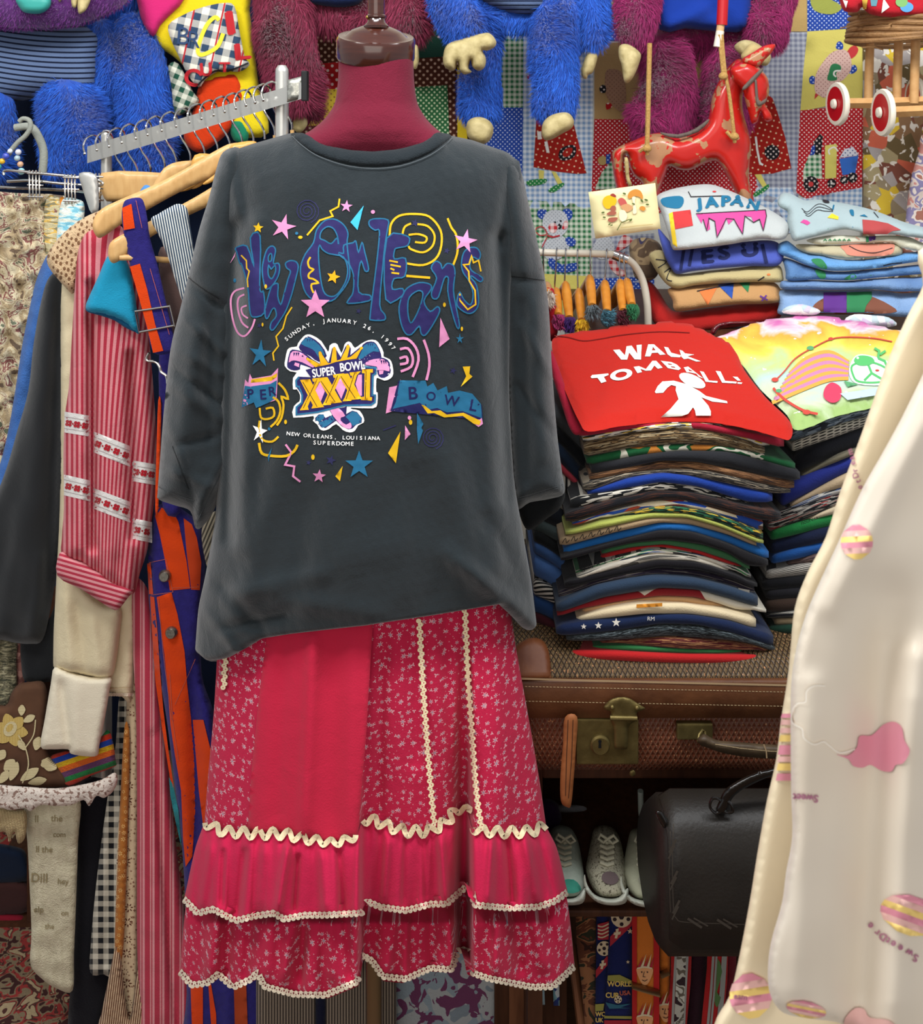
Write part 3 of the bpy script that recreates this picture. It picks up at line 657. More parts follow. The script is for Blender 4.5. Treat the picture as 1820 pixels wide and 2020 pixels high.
for pts, m in (([(917, 145), (833, 250), (878, 300)], ink('sky', '#3fb2d8')), ([(1400, 852), (1458, 985), (1392, 1038)], PK), ([(1148, 1568), (1070, 1705), (1120, 1768)], YE), ([(785, 1785), (738, 1850), (768, 1882)], YE),
               ([(1253, 1452), (1293, 1520), (1280, 1545), (1290, 1562), (1260, 1648), (1252, 1560)], TE), ([(1178, 1530), (1212, 1585), (1176, 1622)], PK), ([(1540, 1160), (1587, 1158), (1582, 1205), (1602, 1222), (1528, 1286), (1562, 1220)], YE), ([(112, 436), (75, 510), (104, 468)], PK), ([(340, 1668), (318, 1760), (312, 1720)], TE)): A.poly(pts, m)
for x, y, rx, ry, m in ((495, 320, 10, 9, TE), (518, 345, 14, 10, YE), (975, 185, 13, 12, PK), (105, 617, 9, 13, TE), (300, 655, 8, 14, YE), (280, 895, 6, 12, YE), (1425, 770, 9, 14, YE), (1535, 922, 7, 14, YE), (597, 1730, 11, 17, YE), (1205, 1482, 11, 13, PK), (1212, 1510, 11, 16, YE), (322, 1552, 9, 10, TE), (425, 1508, 9, 14, YE)): A.disc(x, y, rx, m, ry)
A.line([(425, 1650), (462, 1700), (422, 1778), (480, 1788), (472, 1850), (518, 1885)], 4.0, PK); A.line([(500, 1652), (480, 1690), (430, 1722), (340, 1722), (275, 1705), (258, 1640)], 5.0, YE, smooth=3)
A.line([(380, 1262), (420, 1305), (440, 1362), (400, 1350), (412, 1400), (400, 1480), (370, 1530)], 4.4, YE, smooth=3); A.line([(345, 1352), (380, 1380), (392, 1440), (370, 1500), (330, 1540)], 4.2, YE, smooth=3)
A.line([(300, 1425), (345, 1420), (352, 1470), (310, 1490), (270, 1480), (262, 1420)], 4.0, YE, smooth=3); A.line([(262, 1500), (258, 1560), (280, 1620), (340, 1632), (380, 1600)], 4.2, YE, smooth=3)
for pts in ([(1128, 985), (1190, 985), (1245, 1040), (1262, 1120), (1225, 1225)], [(1145, 1050), (1195, 1045), (1225, 1100), (1215, 1160), (1150, 1190)], [(1142, 1108), (1185, 1098), (1190, 1135), (1145, 1145)], [(1295, 990), (1325, 1080), (1330, 1160), (1312, 1245)]): A.line(pts, 5.0, PK, smooth=3)
# banners
A.lv(3)
A.poly([(150, 1418), (170, 1240), (190, 1262), (200, 1205), (215, 1235), (335, 1215), (378, 1168), (368, 1370), (320, 1385), (240, 1415), (225, 1385)], PK)
A.lv(4)
A.poly([(205, 1262), (210, 1240), (335, 1222), (372, 1200), (370, 1225), (335, 1250)], YE)
A.lv(5)
A.poly([(148, 1418), (168, 1280), (200, 1285), (330, 1268), (370, 1245), (360, 1360), (322, 1385), (240, 1420), (225, 1385), (190, 1400)], TE)
A.lv(6)
A.text('P', 182, 1362, 62, NV, bold=.03, rot=-.06); A.text('E', 262, 1366, 64, NV, bold=.03, rot=-.06); A.text('R', 318, 1344, 58, NV, bold=.03, rot=-.1)
A.lv(3)
A.poly([(1078, 1290), (1125, 1280), (1150, 1240), (1110, 1430), (1056, 1455)], PK); A.poly([(1056, 1455), (1110, 1425), (1275, 1395), (1300, 1440), (1345, 1445), (1420, 1478), (1530, 1462), (1640, 1540), (1668, 1520), (1660, 1480), (1275, 1380)], PK)
A.lv(4)
A.poly([(1135, 1248), (1180, 1250), (1660, 1400), (1668, 1495), (1085, 1440)], NV)
A.lv(5)
A.poly([(1145, 1246), (1306, 1248), (1318, 1285), (1355, 1262), (1382, 1310), (1440, 1282), (1448, 1325), (1520, 1310), (1600, 1330), (1655, 1395), (1662, 1485), (1540, 1440), (1440, 1448), (1380, 1420), (1330, 1430), (1270, 1388), (1100, 1425), (1120, 1380)], TE)
A.lv(6)
A.poly([(1280, 1400), (1300, 1405), (1345, 1440), (1400, 1435), (1440, 1462), (1545, 1450), (1655, 1502), (1645, 1528), (1610, 1520), (1540, 1470), (1425, 1480), (1360, 1452), (1320, 1455)], YE)
A.lv(7)
for ch, x, y, s_, r in (('B', 1196, 1366, 82, -.05), ('O', 1308, 1370, 56, .05), ('W', 1418, 1396, 66, .18), ('L', 1575, 1432, 74, .2)): A.text(ch, x, y, s_, NV, rot=r, bold=.02)
# date and place lines
def arc_on(txt, pts, size, mat, bold=.02, sx=1.05):
    q = sp(pts, 20, False); q = [(430+x/3.193, 360+y/3.193) for x, y in q]; d_ = [0]
    for i in range(1, len(q)): d_.append(d_[-1]+math.dist(q[i], q[i-1]))
    n = len(txt); xf, A.xf = A.xf, None
    for i, ch in enumerate(txt):
        s_ = d_[-1]*i/(n-1); j = min(len(q)-2, max(0, int(np.searchsorted(d_, s_))-1)); t = (s_-d_[j])/max(1e-6, d_[j+1]-d_[j]); a = math.atan2(q[j+1][1]-q[j][1], q[j+1][0]-q[j][0])
        if ch != ' ': A.text(ch, q[j][0]+(q[j+1][0]-q[j][0])*t, q[j][1]+(q[j+1][1]-q[j][1])*t, size, mat, rot=a, bold=bold, sx=sx, align='CENTER')
    A.xf = xf
arc_on('SUNDAY, JANUARY 26, 1997', [(438, 995), (520, 935), (620, 893), (740, 880), (860, 895), (960, 935), (1040, 990), (1095, 1050)], 8.2, WH)
arc_on('NEW ORLEANS, LOUISIANA', [(442, 1592), (600, 1608), (800, 1618), (1008, 1622)], 7.6, WH)
arc_on('SUPERDOME', [(608, 1650), (725, 1655), (845, 1658)], 8.2, WH)
# crest
A.lv(3)
A.xf = lambda x, y: (560+x/7.583, 640+y/7.583)
A.poly([(350, 150), (430, 165), (560, 250), (660, 410), (680, 320), (740, 280), (800, 300), (860, 430), (905, 300), (960, 255), (1010, 280), (1060, 350), (1150, 290), (1260, 235), (1370, 235), (1440, 310), (1490, 420), (1490, 480), (1580, 520), (1620, 600), (1635, 740), (1590, 810), (1500, 840), (1400, 800), (1380, 840), (1380, 1010), (1400, 1020), (1395, 1190), (1330, 1255), (1010, 1245), (1030, 1270), (1130, 1290), (1195, 1400), (1190, 1470), (1110, 1510), (1060, 1590), (980, 1615), (880, 1580), (780, 1490), (680, 1560), (590, 1590), (530, 1560), (500, 1500), (430, 1440), (440, 1370), (140, 1395), (150, 1220), (230, 1150), (240, 1060), (190, 970), (135, 970), (135, 800), (190, 720), (90, 700), (10, 620), (20, 520), (50, 380), (110, 340), (190, 330), (210, 280), (290, 180)], WH, smooth=2)
NB = ink('crest_indigo', '#2c2560'); TB = ink('crest_blue', '#2b6f96'); MG = ink('crest_gold', '#f3b51a'); MP = ink('crest_pink', '#ee9ccb')
A.lv(4)
A.lv(4); A.poly([(220, 340), (320, 195), (400, 190), (540, 290), (640, 470), (520, 560), (400, 480), (290, 420)], NB, smooth=2); A.lv(5).poly([(255, 290), (330, 205), (400, 210), (530, 310), (610, 450), (540, 520), (460, 400), (380, 350)], TB, smooth=2)
A.lv(4); A.poly([(45, 600), (90, 400), (170, 380), (300, 420), (460, 560), (470, 650), (420, 660), (250, 600), (240, 670), (150, 690), (70, 660)], NB, smooth=2); A.lv(5).poly([(70, 570), (100, 430), (170, 398), (290, 440), (450, 590), (430, 645), (300, 580), (180, 540), (110, 545)], MP, smooth=2); A.lv(6).poly([(165, 568), (230, 585), (222, 640), (150, 610)], MP)
A.lv(4); A.poly([(1100, 520), (1180, 300), (1300, 255), (1380, 290), (1450, 440), (1440, 520), (1300, 520), (1180, 600)], NB, smooth=2); A.lv(5).poly([(1110, 500), (1190, 320), (1300, 275), (1370, 300), (1425, 410), (1340, 400), (1250, 450), (1170, 510)], TB, smooth=2)
A.lv(4); A.poly([(1200, 610), (1260, 520), (1420, 490), (1550, 530), (1590, 620), (1590, 730), (1500, 800), (1420, 780), (1390, 700), (1380, 640)], NB, smooth=2); A.lv(5).poly([(1215, 600), (1270, 540), (1420, 510), (1530, 545), (1570, 620), (1575, 700), (1500, 685), (1400, 680), (1385, 630)], MP, smooth=2); A.lv(6).poly([(1420, 690), (1490, 690), (1480, 740), (1425, 750)], MP)
A.lv(6)
for x in (140, 175, 205): A.poly([(x, 418), (x+28, 425), (x+5, 480)], NB)
for x in (1440, 1475, 1505): A.poly([(x, 535), (x+28, 540), (x+22, 600)], NB)
for x in (345, 380, 415): A.poly([(x, 215), (x+20, 220), (x+2, 262)], NB)
for x in (1250, 1285, 1315): A.poly([(x, 285), (x+20, 288), (x+8, 330)], NB)
A.lv(7)
A.poly([(320, 680), (430, 650), (470, 640), (330, 520), (330, 490), (380, 495), (540, 590), (510, 420), (545, 395), (665, 570), (720, 360), (750, 330), (850, 490), (920, 330), (960, 290), (1000, 360), (990, 460), (1150, 330), (1180, 350), (1100, 520), (1150, 530), (1190, 640), (1370, 640), (1380, 740), (1320, 760), (1320, 1070), (1370, 1050), (1360, 1170), (1300, 1205), (900, 1210), (500, 1310), (180, 1355), (175, 1240), (270, 1170), (275, 1060), (180, 930), (180, 840), (220, 780), (400, 790)], NB)
A.lv(8)
A.line([(225, 785), (180, 840), (185, 925), (228, 932), (272, 1060), (268, 1170), (186, 1240), (186, 1350), (500, 1312), (900, 1212), (1300, 1204), (1358, 1165), (1362, 1060), (1320, 1060), (1330, 760), (1372, 735), (1370, 650), (1200, 635)], 3.6, TB)
A.lv(8.5)
A.poly([(470, 640), (345, 535), (330, 512), (350, 492), (385, 515), (530, 590), (545, 580), (518, 440), (520, 410), (545, 400), (565, 425), (570, 450), (660, 582), (700, 575), (728, 372), (735, 340), (760, 335), (778, 360), (790, 540), (845, 525), (930, 355), (935, 315), (965, 305), (985, 325), (978, 360), (945, 500), (1000, 480), (1130, 370), (1140, 335), (1175, 335), (1180, 360), (1150, 385), (1085, 510), (940, 530), (780, 560), (660, 600)], MG)
A.lv(9.5)
A.text('SUPER', 430, 795, 128, WH, rot=-.145, bold=.045, sx=.70, space=1.02); A.text('BOWL', 838, 705, 128, WH, rot=-.115, bold=.045, sx=.74, space=1.0)
A.lv(9)
for p in ([(540, 855), (610, 1000), (540, 1180), (455, 1010)], [(845, 795), (925, 940), (855, 1115), (765, 940)], [(1110, 755), (1165, 750), (1165, 1065), (1130, 1070), (1068, 890)]): A.poly(p, MP)
A.lv(10)
def ex(x0, y0, x1, y1, xb0, yb0, xb1, yb1):
    # an X drawn by two slab strokes with serifs
    A.poly([(x0, y0), (x0+150, y0-12), (xb1-10, yb1-40), (xb1+20, yb1), (xb1-170, yb1+22), (xb1-150, yb1-30)], MG)
    A.poly([(x1, y1), (x1-170, y1+20), (x1-160, y1+65), (x1-130, y1+70), (xb0+30, yb0-60), (xb0-5, yb0), (xb0+130, yb0-8), (xb0+115, yb0-60), (x1-60, y1+60)], MG)
    A.lv(11).line([(x0+40, y0+30), (xb1-85, yb1-5)], 1.2, BK); A.line([(x1-95, y1+30), (xb0+50, yb0-35)], 1.2, BK); A.lv(10)
ex(240, 830, 590, 790, 240, 1285, 580, 1235); ex(500, 800, 900, 730, 575, 1210, 850, 1165); ex(810, 745, 1150, 700, 880, 1150, 1150, 1110)
A.poly([(1170, 672), (1330, 668), (1330, 720), (1290, 722), (1285, 1085), (1318, 1090), (1312, 1140), (1150, 1130), (1152, 1085), (1200, 1080), (1205, 730), (1165, 728)], MG); A.lv(11).line([(1228, 700), (1215, 1110)], 1.2, BK)
A.lv(4)
A.poly([(680, 1285), (830, 1250), (900, 1240), (940, 1220), (930, 1340), (1020, 1290), (1090, 1310), (1165, 1400), (1160, 1470), (1080, 1500), (1020, 1560), (960, 1570), (860, 1520), (780, 1440), (620, 1550), (560, 1540), (470, 1450), (465, 1400), (520, 1345), (590, 1345), (620, 1400), (720, 1350)], NB)
A.lv(5)
A.poly([(475, 1410), (530, 1352), (590, 1352), (600, 1400), (540, 1450), (500, 1450)], TB, smooth=2); A.poly([(520, 1465), (600, 1440), (720, 1365), (755, 1430), (640, 1520), (575, 1545)], TB); A.poly([(920, 1380), (1020, 1300), (1090, 1320), (1155, 1400), (1150, 1465), (1030, 1520), (960, 1420)], TB)
A.lv(6)
A.poly([(690, 1285), (820, 1255), (915, 1365), (855, 1390), (850, 1440), (930, 1500), (990, 1465), (1012, 1520), (985, 1560), (900, 1540), (800, 1450)], MP, smooth=2)
pr = A.build('printed_artwork', tee)

# ---------------------------------------------------------------- skirt
PINK = '#b81e42'
def floral(t, base=PINK):
    c = t.flowers(base, '#d09aa2', .0165, .0040, 6, rnd=.6, hole=.0009); c = t.flowers(c, '#d09aa2', .0165, .0028, 3, rnd=.85, seed=5.3); c = t.flowers(c, '#7f8ca0', .0165, .0015, 4, rnd=.6)
    c = t.flowers(c, '#d9959e', .0105, .0010, 3, rnd=1.0, seed=3.1); return c
flo = cloth('pink_floral_cotton', floral, b=.25)
plain = cloth('plain_pink_cotton', '#bb213e', b=.25); plain2 = cloth('hot_pink_cotton', '#be2048', b=.25)
cream = cloth('cream_trim', '#efdcb4', b=.4); lace = cloth('cream_lace', '#efe0c6', b=.5)
skirt = thing('skirt', 'pink floral tiered ruffle skirt with cream rickrack and lace trim, worn below the black tee', 'skirt', P(740, 1950, 1.50))
rick = [(402, 1622), (440, 1640), (500, 1644), (560, 1645), (610, 1656), (660, 1663), (704, 1650), (714, 1618), (735, 1617), (760, 1628), (800, 1640), (845, 1640), (880, 1622), (900, 1596), (922, 1598), (930, 1634), (960, 1640), (1000, 1642), (1045, 1640), (1078, 1630)]
lace1 = [(363, 1772), (390, 1800), (420, 1792), (465, 1815), (500, 1806), (540, 1800), (560, 1812), (600, 1804), (640, 1804), (714, 1800), (722, 1776), (750, 1788), (800, 1795), (850, 1782), (880, 1782), (902, 1762), (922, 1745), (931, 1752), (936, 1784), (1000, 1790), (1060, 1788), (1095, 1776), (1119, 1758)]
lace2 = [(355, 1915), (378, 1942), (408, 1938), (430, 1920), (460, 1946), (495, 1930), (508, 1915), (522, 1945), (580, 1960), (640, 1962), (705, 1935), (713, 1882), (735, 1895), (755, 1925), (800, 1930), (850, 1908), (890, 1912), (902, 1873), (924, 1873), (932, 1918), (960, 1928), (1000, 1936), (1050, 1946), (1090, 1945), (1132, 1905)]
R1, R2, R3 = pls(rick, 5), pls(lace1, 5), pls(lace2, 5)
def sst(x, a, w): return 1/(1+np.exp(-(x-a)/w))
def Gs(x, y):
    t = np.clip((y-1235)/400, 0, 1.5)
    g = .042*t*(sst(x, 711, 2.5)-sst(x, 928, 2.5))+.05*t*(sst(x, 901, 3)-sst(x, 927, 2.5))
    return g
def sk_fold(x, y):
    t = np.clip((y-1230)/420, 0, 1)
    f = Gs(x, y)+t*.007*np.sin(x/23.+.6*np.sin(x/50.))*(1-.8*((x > 500)&(x < 705)))
    f += line_fold(x, y, (617, 1260), (600, 1640), 14, .014)+line_fold(x, y, (560, 1270), (545, 1640), 16, -.006)+line_fold(x, y, (660, 1260), (655, 1640), 18, -.007)+line_fold(x, y, (700, 1250), (690, 1640), 12, .004)+line_fold(x, y, (760, 1240), (745, 1600), 12, -.008)+line_fold(x, y, (815, 1230), (820, 1500), 18, -.006)+line_fold(x, y, (880, 1220), (895, 1590), 14, -.008)+line_fold(x, y, (970, 1210), (1000, 1600), 22, .006)
    return f
def gather(lam, amp, seed):
    def g(x, y, y0, y1):
        v = np.clip((y-y0)/(y1-y0), 0, 1)
        ph = x/lam*6.28+2.0*np.sin(x/71.+seed)+1.1*np.sin(x/29.+seed*2)+.9*v
        s1 = np.sin(ph); a = amp*np.sign(s1)*np.abs(s1)**.75*(.3+.7*v); ph2 = x/(lam*.36)*6.28+2*np.sin(x/31.)
        return a+amp*.35*np.sin(ph2)*np.exp(-v*3.2)
    return g
g1, g2 = gather(66, .015, 1.0), gather(78, .013, 2.2)
sk = Loft([(0, 436, 1003, 1.52, .085), (.2, 430, 1015, 1.52, .098), (.5, 422, 1040, 1.515, .112), (.8, 410, 1064, 1.51, .122), (1, 403, 1077, 1.505, .128)], lambda x: 0*x+1165, R1, sk_fold)
sk.build('skirt_panel', flo, skirt, nu=320, nv=70)
PL = [(415, 1670, 398, 1785, 9, .013), (440, 1680, 436, 1785, 6, -.010), (482, 1680, 470, 1800, 8, -.013), (520, 1670, 512, 1790, 12, .010), (566, 1672, 548, 1795, 9, .016), (588, 1690, 580, 1795, 6, -.012), (636, 1680, 640, 1795, 9, .011), (668, 1680, 676, 1795, 7, -.010), (768, 1650, 756, 1780, 8, .013), (800, 1655, 796, 1785, 6, -.010), (838, 1650, 840, 1780, 8, -.012), (866, 1650, 880, 1780, 9, .015), (968, 1660, 962, 1780, 9, .012), (1000, 1660, 1012, 1780, 8, -.013), (1036, 1650, 1060, 1775, 10, .014), (1062, 1650, 1092, 1765, 7, -.010)]
def plf(x, y, dy=0, k=1.0): return sum(k*line_fold(x, y, (q[0]+dy*.1, q[1]+dy), (q[2]+dy*.1, q[3]+dy), q[4]*(1+dy/400), q[5]) for q in PL)
r1 = Loft([(0, 403, 1077, 1.505, .131), (.3, 385, 1098, 1.50, .140), (1, 363, 1119, 1.497, .152)], R1, R2, lambda x, y: Gs(x, y)+.6*g1(x, y, 1640, 1790)+plf(x, y))
r2 = Loft([(0, 372, 1110, 1.50, .138), (.5, 362, 1124, 1.497, .147), (1, 355, 1133, 1.495, .150)], lambda x: R2(x)-40, R3, lambda x, y: Gs(x, y)+.010+.034*np.clip((1822-y)/36, 0, 1)+.012+.6*g2(x, y, 1770, 1930)+plf(x, y, 135, .8))
r1o = r1.build('ruffle', plain2, skirt, nu=420, nv=40, lip=.003); r2o = r2.build('ruffle', flo, skirt, nu=420, nv=40, lip=.003)
r2o['label'] = 'floral lower ruffle'; r1o['label'] = 'plain hot pink upper ruffle'
po = [(528, 1235), (736, 1222), (731, 1300), (722, 1450), (713, 1560), (706, 1648), (660, 1660), (610, 1653), (560, 1643), (488, 1641), (496, 1520), (510, 1380)]
pan = inflate('front_panel', po, lambda x, y: np.minimum(sk.depth(np.minimum(x, 702), y), sk.depth(x, y))-.003, .0015, 6, plain, skirt, h=10); pan['label'] = 'plain pink front panel'
def along(f, x0, x1, step=2.0):
    pts = []; x = x0
    while x <= x1: pts.append((x, float(f(x)))); x += step
    d_ = [0]
    for i in range(1, len(pts)): d_.append(d_[-1]+math.dist(pts[i], pts[i-1]))
    return np.array(pts), np.array(d_)
def at_s(P_, D_, s_):
    x = np.interp(s_, D_, P_[:, 0]); y = np.interp(s_, D_, P_[:, 1]); x2 = np.interp(s_+3, D_, P_[:, 0]); y2 = np.interp(s_+3, D_, P_[:, 1])
    a = math.atan2(y2-y, max(1e-6, x2-x)) if s_+3 <= D_[-1] else math.atan2(y-np.interp(s_-3, D_, P_[:, 1]), max(1e-6, x-np.interp(s_-3, D_, P_[:, 0])))
    return x, y, a
def rickrack(f, x0, x1, dep, w=10.5, lam=29, amp=7.5):
    A = Art(dep, h=6); Pp, D = along(f, x0, x1); pts = []; s_ = 0
    while s_ < D[-1]:
        x, y, a = at_s(Pp, D, s_); o = amp*math.sin(s_/lam*6.283)*(1+.25*math.sin(s_/70.)); pts.append((x-math.sin(a)*o, y+math.cos(a)*o)); s_ += 2.6
    A.line(pts, w, cream); return A
seamd = lambda x, y: np.minimum(sk.depth(x, y), r1.depth(x, y))-.004
for a, b in ((404, 705), (715, 923), (931, 1077)): rickrack(R1, a, b, seamd).build('rickrack_trim', skirt)
def lacestrip(f, x0, x1, dep, basem, hgt=13):
    A = Art(dep, h=7); Pp, D = along(f, x0, x1); n = max(2, int(D[-1]/9.5)); st_ = D[-1]/n; up = []; lo = []
    q = [at_s(Pp, D, D[-1]*i/(n*6)) for i in range(n*6+1)]
    for i, (x, y, a) in enumerate(q):
        k = abs(math.sin(math.pi*i/6)); o = 4.5+4.0*math.sqrt(k)
        up.append((x+math.sin(a)*(hgt-8), y-math.cos(a)*(hgt-8)-1.2*math.cos(math.pi*i/3))); lo.append((x-math.sin(a)*o, y+math.cos(a)*o))
    A.poly(up+lo[::-1], lace)
    for i in range(n):
        x, y, a = at_s(Pp, D, st_*(i+.5)); A.disc(x+math.sin(a)*.5, y-math.cos(a)*.5, 1.5, basem, 2.3, rot=a, n=7)
        if i: 
            x, y, a = at_s(Pp, D, st_*i); A.disc(x-math.sin(a)*1.5, y+math.cos(a)*1.5, 1.0, basem, 1.6, rot=a, n=6)
    return A
for a, b in ((363, 715), (721, 924), (932, 1119)): lacestrip(R2, a, b, lambda x, y: r1.depth(x, y)-.003, flo).build('lace_trim', skirt)
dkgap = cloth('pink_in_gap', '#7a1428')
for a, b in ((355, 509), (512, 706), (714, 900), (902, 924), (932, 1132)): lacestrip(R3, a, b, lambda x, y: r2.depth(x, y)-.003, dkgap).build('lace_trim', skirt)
for pts in ([(827, 1225), (832, 1320), (841, 1450), (850, 1560), (857, 1632)], [(917, 1205), (922, 1320), (930, 1440), (939, 1560), (950, 1636)], [(446, 1270), (443, 1320), (441, 1362)]):
    A = Art(lambda x, y: sk.depth(x, y)-.004, h=6); q = sp(pts, 30, False); D = [0]
    for i in range(1, len(q)): D.append(D[-1]+math.dist(q[i], q[i-1]))
    q = np.array(q); s_ = 0; i = 0
    while s_ < D[-1]:
        x = np.interp(s_, D, q[:, 0]); y = np.interp(s_, D, q[:, 1]); A.disc(x+(1.6 if i % 2 else -1.6), y, 5.2, cream, 4.8, n=10); A.disc(x+(1.6 if i % 2 else -1.6), y, 1.2, flo, n=6); s_ += 7.2; i += 1
    A.build('crochet_trim', skirt)

# ================================================================ RIGHT SIDE
dwood = M('dark_walnut', lambda t: t.mix(t.noise(t.xform(t.co('Object'), (30, 30, 3)), 3, 5), '#24140d', '#5a3724'), rough=.45, bump=(.2, 80, .002))
mwood = M('brown_wood', lambda t: t.mix(t.noise(t.xform(t.co('Object'), (40, 20, 4)), 3, 5), '#4a2a1b', '#8a5a3c'), rough=.5)
# --- display cabinet carrying everything on the right
X = lambda px, d: (px-CX)*d/F
Z = lambda py, d: ZC-(py-HY)*d/F
cab = thing('display_cabinet', 'dark wooden open display cabinet under the wicker suitcase with trainers on its shelf', 'cabinet', (.5, 1.9, FL))
MB().box((.14, 1.60, .605), (.86, 2.12, .632), .004).build('top_board', dwood, cab, smooth=False)
MB().box((.14, 1.592, .372), (.86, 2.12, .384), .004).build('shelf', dwood, cab, smooth=False)
MB().box((.14, 2.09, FL), (.86, 2.12, .605)).build('back_panel', dwood, cab, smooth=False)
MB().box((.84, 1.60, FL), (.86, 2.09, .605)).build('side_panel', dwood, cab, smooth=False)
MB().box((.115, 1.60, FL), (.14, 2.09, .632)).build('side_panel', dwood, cab, smooth=False)
hut = thing('wall_shelf', 'deep shelf board holding two tall piles of painted sweatshirts and jeans', 'shelf', (.6, 2.1, 1.25))
MB().box((.27, 1.90, 1.272), (1.15, 2.42, 1.300), .004).build('board', dwood, hut, smooth=False)
for x in (.29, 1.1): MB().box((x, 2.30, FL), (x+.025, 2.42, 1.272)).build('leg', dwood, hut, smooth=False)

# --- suitcase
def wick(c1, c2, c3, cell):
    def f(t):
        o = t.xyz(t.co('UV')); u = t.m('DIVIDE', o[0], cell); v = t.m('DIVIDE', o[1], cell*1.9)
        z = t.m('ABSOLUTE', t.m('SUBTRACT', t.m('FRACT', v), .5)); st_ = t.m('FRACT', t.m('ADD', u, t.m('MULTIPLY', z, 1.0))); s2 = t.m('FRACT', t.m('SUBTRACT', u, t.m('MULTIPLY', z, 1.0)))
        k = t.m('MINIMUM', t.m('ABSOLUTE', t.m('SUBTRACT', st_, .5)), t.m('ABSOLUTE', t.m('SUBTRACT', s2, .5)))
        c = t.mix(t.m('LESS_THAN', k, .12), t.mix(t.noise(t.co('UV'), 90, 3), c1, c2), c3)
        w = t.noise(t.xform(t.co('UV'), (2.2, 1, 1)), 150, 1); return t.mix(t.m('GREATER_THAN', w, .68), c, '#b9835a')
    return f
def wickb(cell):
    def f(t):
        o = t.xyz(t.co('UV')); u = t.m('DIVIDE', o[0], cell); v = t.m('DIVIDE', o[1], cell*1.9); z = t.m('ABSOLUTE', t.m('SUBTRACT', t.m('FRACT', v), .5))
        st_ = t.m('FRACT', t.m('ADD', u, t.m('MULTIPLY', z, 1.0))); s2 = t.m('FRACT', t.m('SUBTRACT', u, z))
        return t.m('MINIMUM', t.m('ABSOLUTE', t.m('SUBTRACT', st_, .5)), t.m('ABSOLUTE', t.m('SUBTRACT', s2, .5)))
    return f
wk_b = M('wicker_red_brown', wick('#4e2518', '#7c4028', '#6e4a38', .0085), rough=.45, bump=(.9, wickb(.0085), .004))
wk_l = M('wicker_taupe', wick('#4d3a28', '#76603f', '#2a1d14', .0085), rough=.45, bump=(.9, wickb(.0085), .004))
leath = M('worn_brown_leather', lambda t: t.mix(t.noise(t.co('Object'), 22, 6), '#33190d', '#6e4326'), rough=.5, bump=(.4, 60, .003))
tanl = M('tan_leather', lambda t: t.mix(t.noise(t.co('Object'), 30, 4), '#7a4526', '#a9693c'), rough=.55)
pale = cloth('pale_thread', '#b9a27c')
obr = M('tarnished_brass', lambda t: t.mix(t.noise(t.co('Object'), 45, 5), '#4b4024', '#8a7a4a'), rough=.45, metal=.75, bump=(.3, 90, .002))
case = thing('suitcase', 'old wicker suitcase with brown leather band and tarnished brass lock, under the folded tees', 'suitcase', (.45, 1.75, .632))
xa, xb = X(1002, 1.56), X(1690, 1.56)
def sweep(name, prof, x0, x1, mat, parent, n=30, round_=.02, uo=0, **k):
    V = []; UV = []; m = len(prof); cy = np.mean([p[0] for p in prof]); cz = np.mean([p[1] for p in prof]); ln = [0]
    for i in range(1, m): ln.append(ln[-1]+math.dist(prof[i], prof[i-1]))
    for i in range(n+1):
        s_ = i/n; x = x0+(x1-x0)*s_; e = min((x-x0), (x1-x)); q = 1.0 if e >= round_ else math.sqrt(max(0, 1-((round_-e)/round_)**2)); q = .9+.1*q
        for j, (y, z) in enumerate(prof): V.append((x, cy+(y-cy)*q, cz+(z-cz)*q)); UV.append((x, ln[j]))
    fs = [(i*m+j, i*m+(j+1) % m, (i+1)*m+(j+1) % m, (i+1)*m+j) for i in range(n) for j in range(m)]
    fs.append(tuple(reversed(range(m)))); fs.append(tuple(n*m+j for j in range(m))); fs = [tuple(reversed(f)) for f in fs]
    return mesh(name, V, fs, mat, parent, uvs=UV, **k)
zb_t, zb_b = Z(1342, 1.552), Z(1415, 1.552)
sweep('body', [(1.56, zb_t-.01), (1.56, .70), (1.562, .66), (1.572, .640), (1.60, .634), (2.04, .634), (2.05, .66), (2.05, zb_t-.01)], xa, xb, wk_b, case)
lidp = [(1.556, zb_b+.01), (1.556, zb_t-.002), (1.560, zb_t+.006), (1.575, zb_t+.018), (1.60, zb_t+.026), (1.65, zb_t+.03), (2.0, zb_t+.03), (2.05, zb_t+.01), (2.055, zb_b+.01)]
sweep('lid', lidp, xa, xb, wk_l, case)
b_ = sweep('leather_band', [(1.550, zb_b), (1.547, zb_b+.002), (1.547, zb_t-.003), (1.550, zb_t+.001), (1.57, zb_t), (1.57, zb_b)], xa-.002, xb, leath, case)
bd = lambda x, y: 1.5465+0*x
A = Art(bd, h=12, eps=.0004)
for y0, y1 in ((1354, 1366), (1383, 1394)):
    x = 1035.0
    while x < 1600: yy = y0+(y1-y0)*(x-1035)/560; A.lv(1).line([(x, yy), (x+4.5, yy+.3)], 1.3, pale); x += 7
A.line([(1005, 1338), (1100, 1341), (1300, 1346), (1600, 1353)], 4, M('worn_edge', '#a58a68', rough=.8)); A.build('stitching', case)['kind'] = 'stuff'
cr = inflate('leather_corner', sp([(1006, 1290), (1025, 1268), (1050, 1258), (1072, 1265), (1083, 1290), (1086, 1330), (1080, 1338), (1010, 1338)], 4), lambda x, y: 1.549+.0006*np.clip(1338-y, 0, 90), .005, 12, M('orange_brown_leather', lambda t: t.mix(t.noise(t.co('Object'), 30, 4), '#4e2010', '#7a4a28'), rough=.5, bump=(.3, 60, .002)), case, h=8)
lp = MB().box((X(1136, 1.55), 1.545, Z(1504, 1.55)), (X(1258, 1.55), 1.56, Z(1416, 1.55)), .002).build('lock_plate', obr, case, smooth=False)
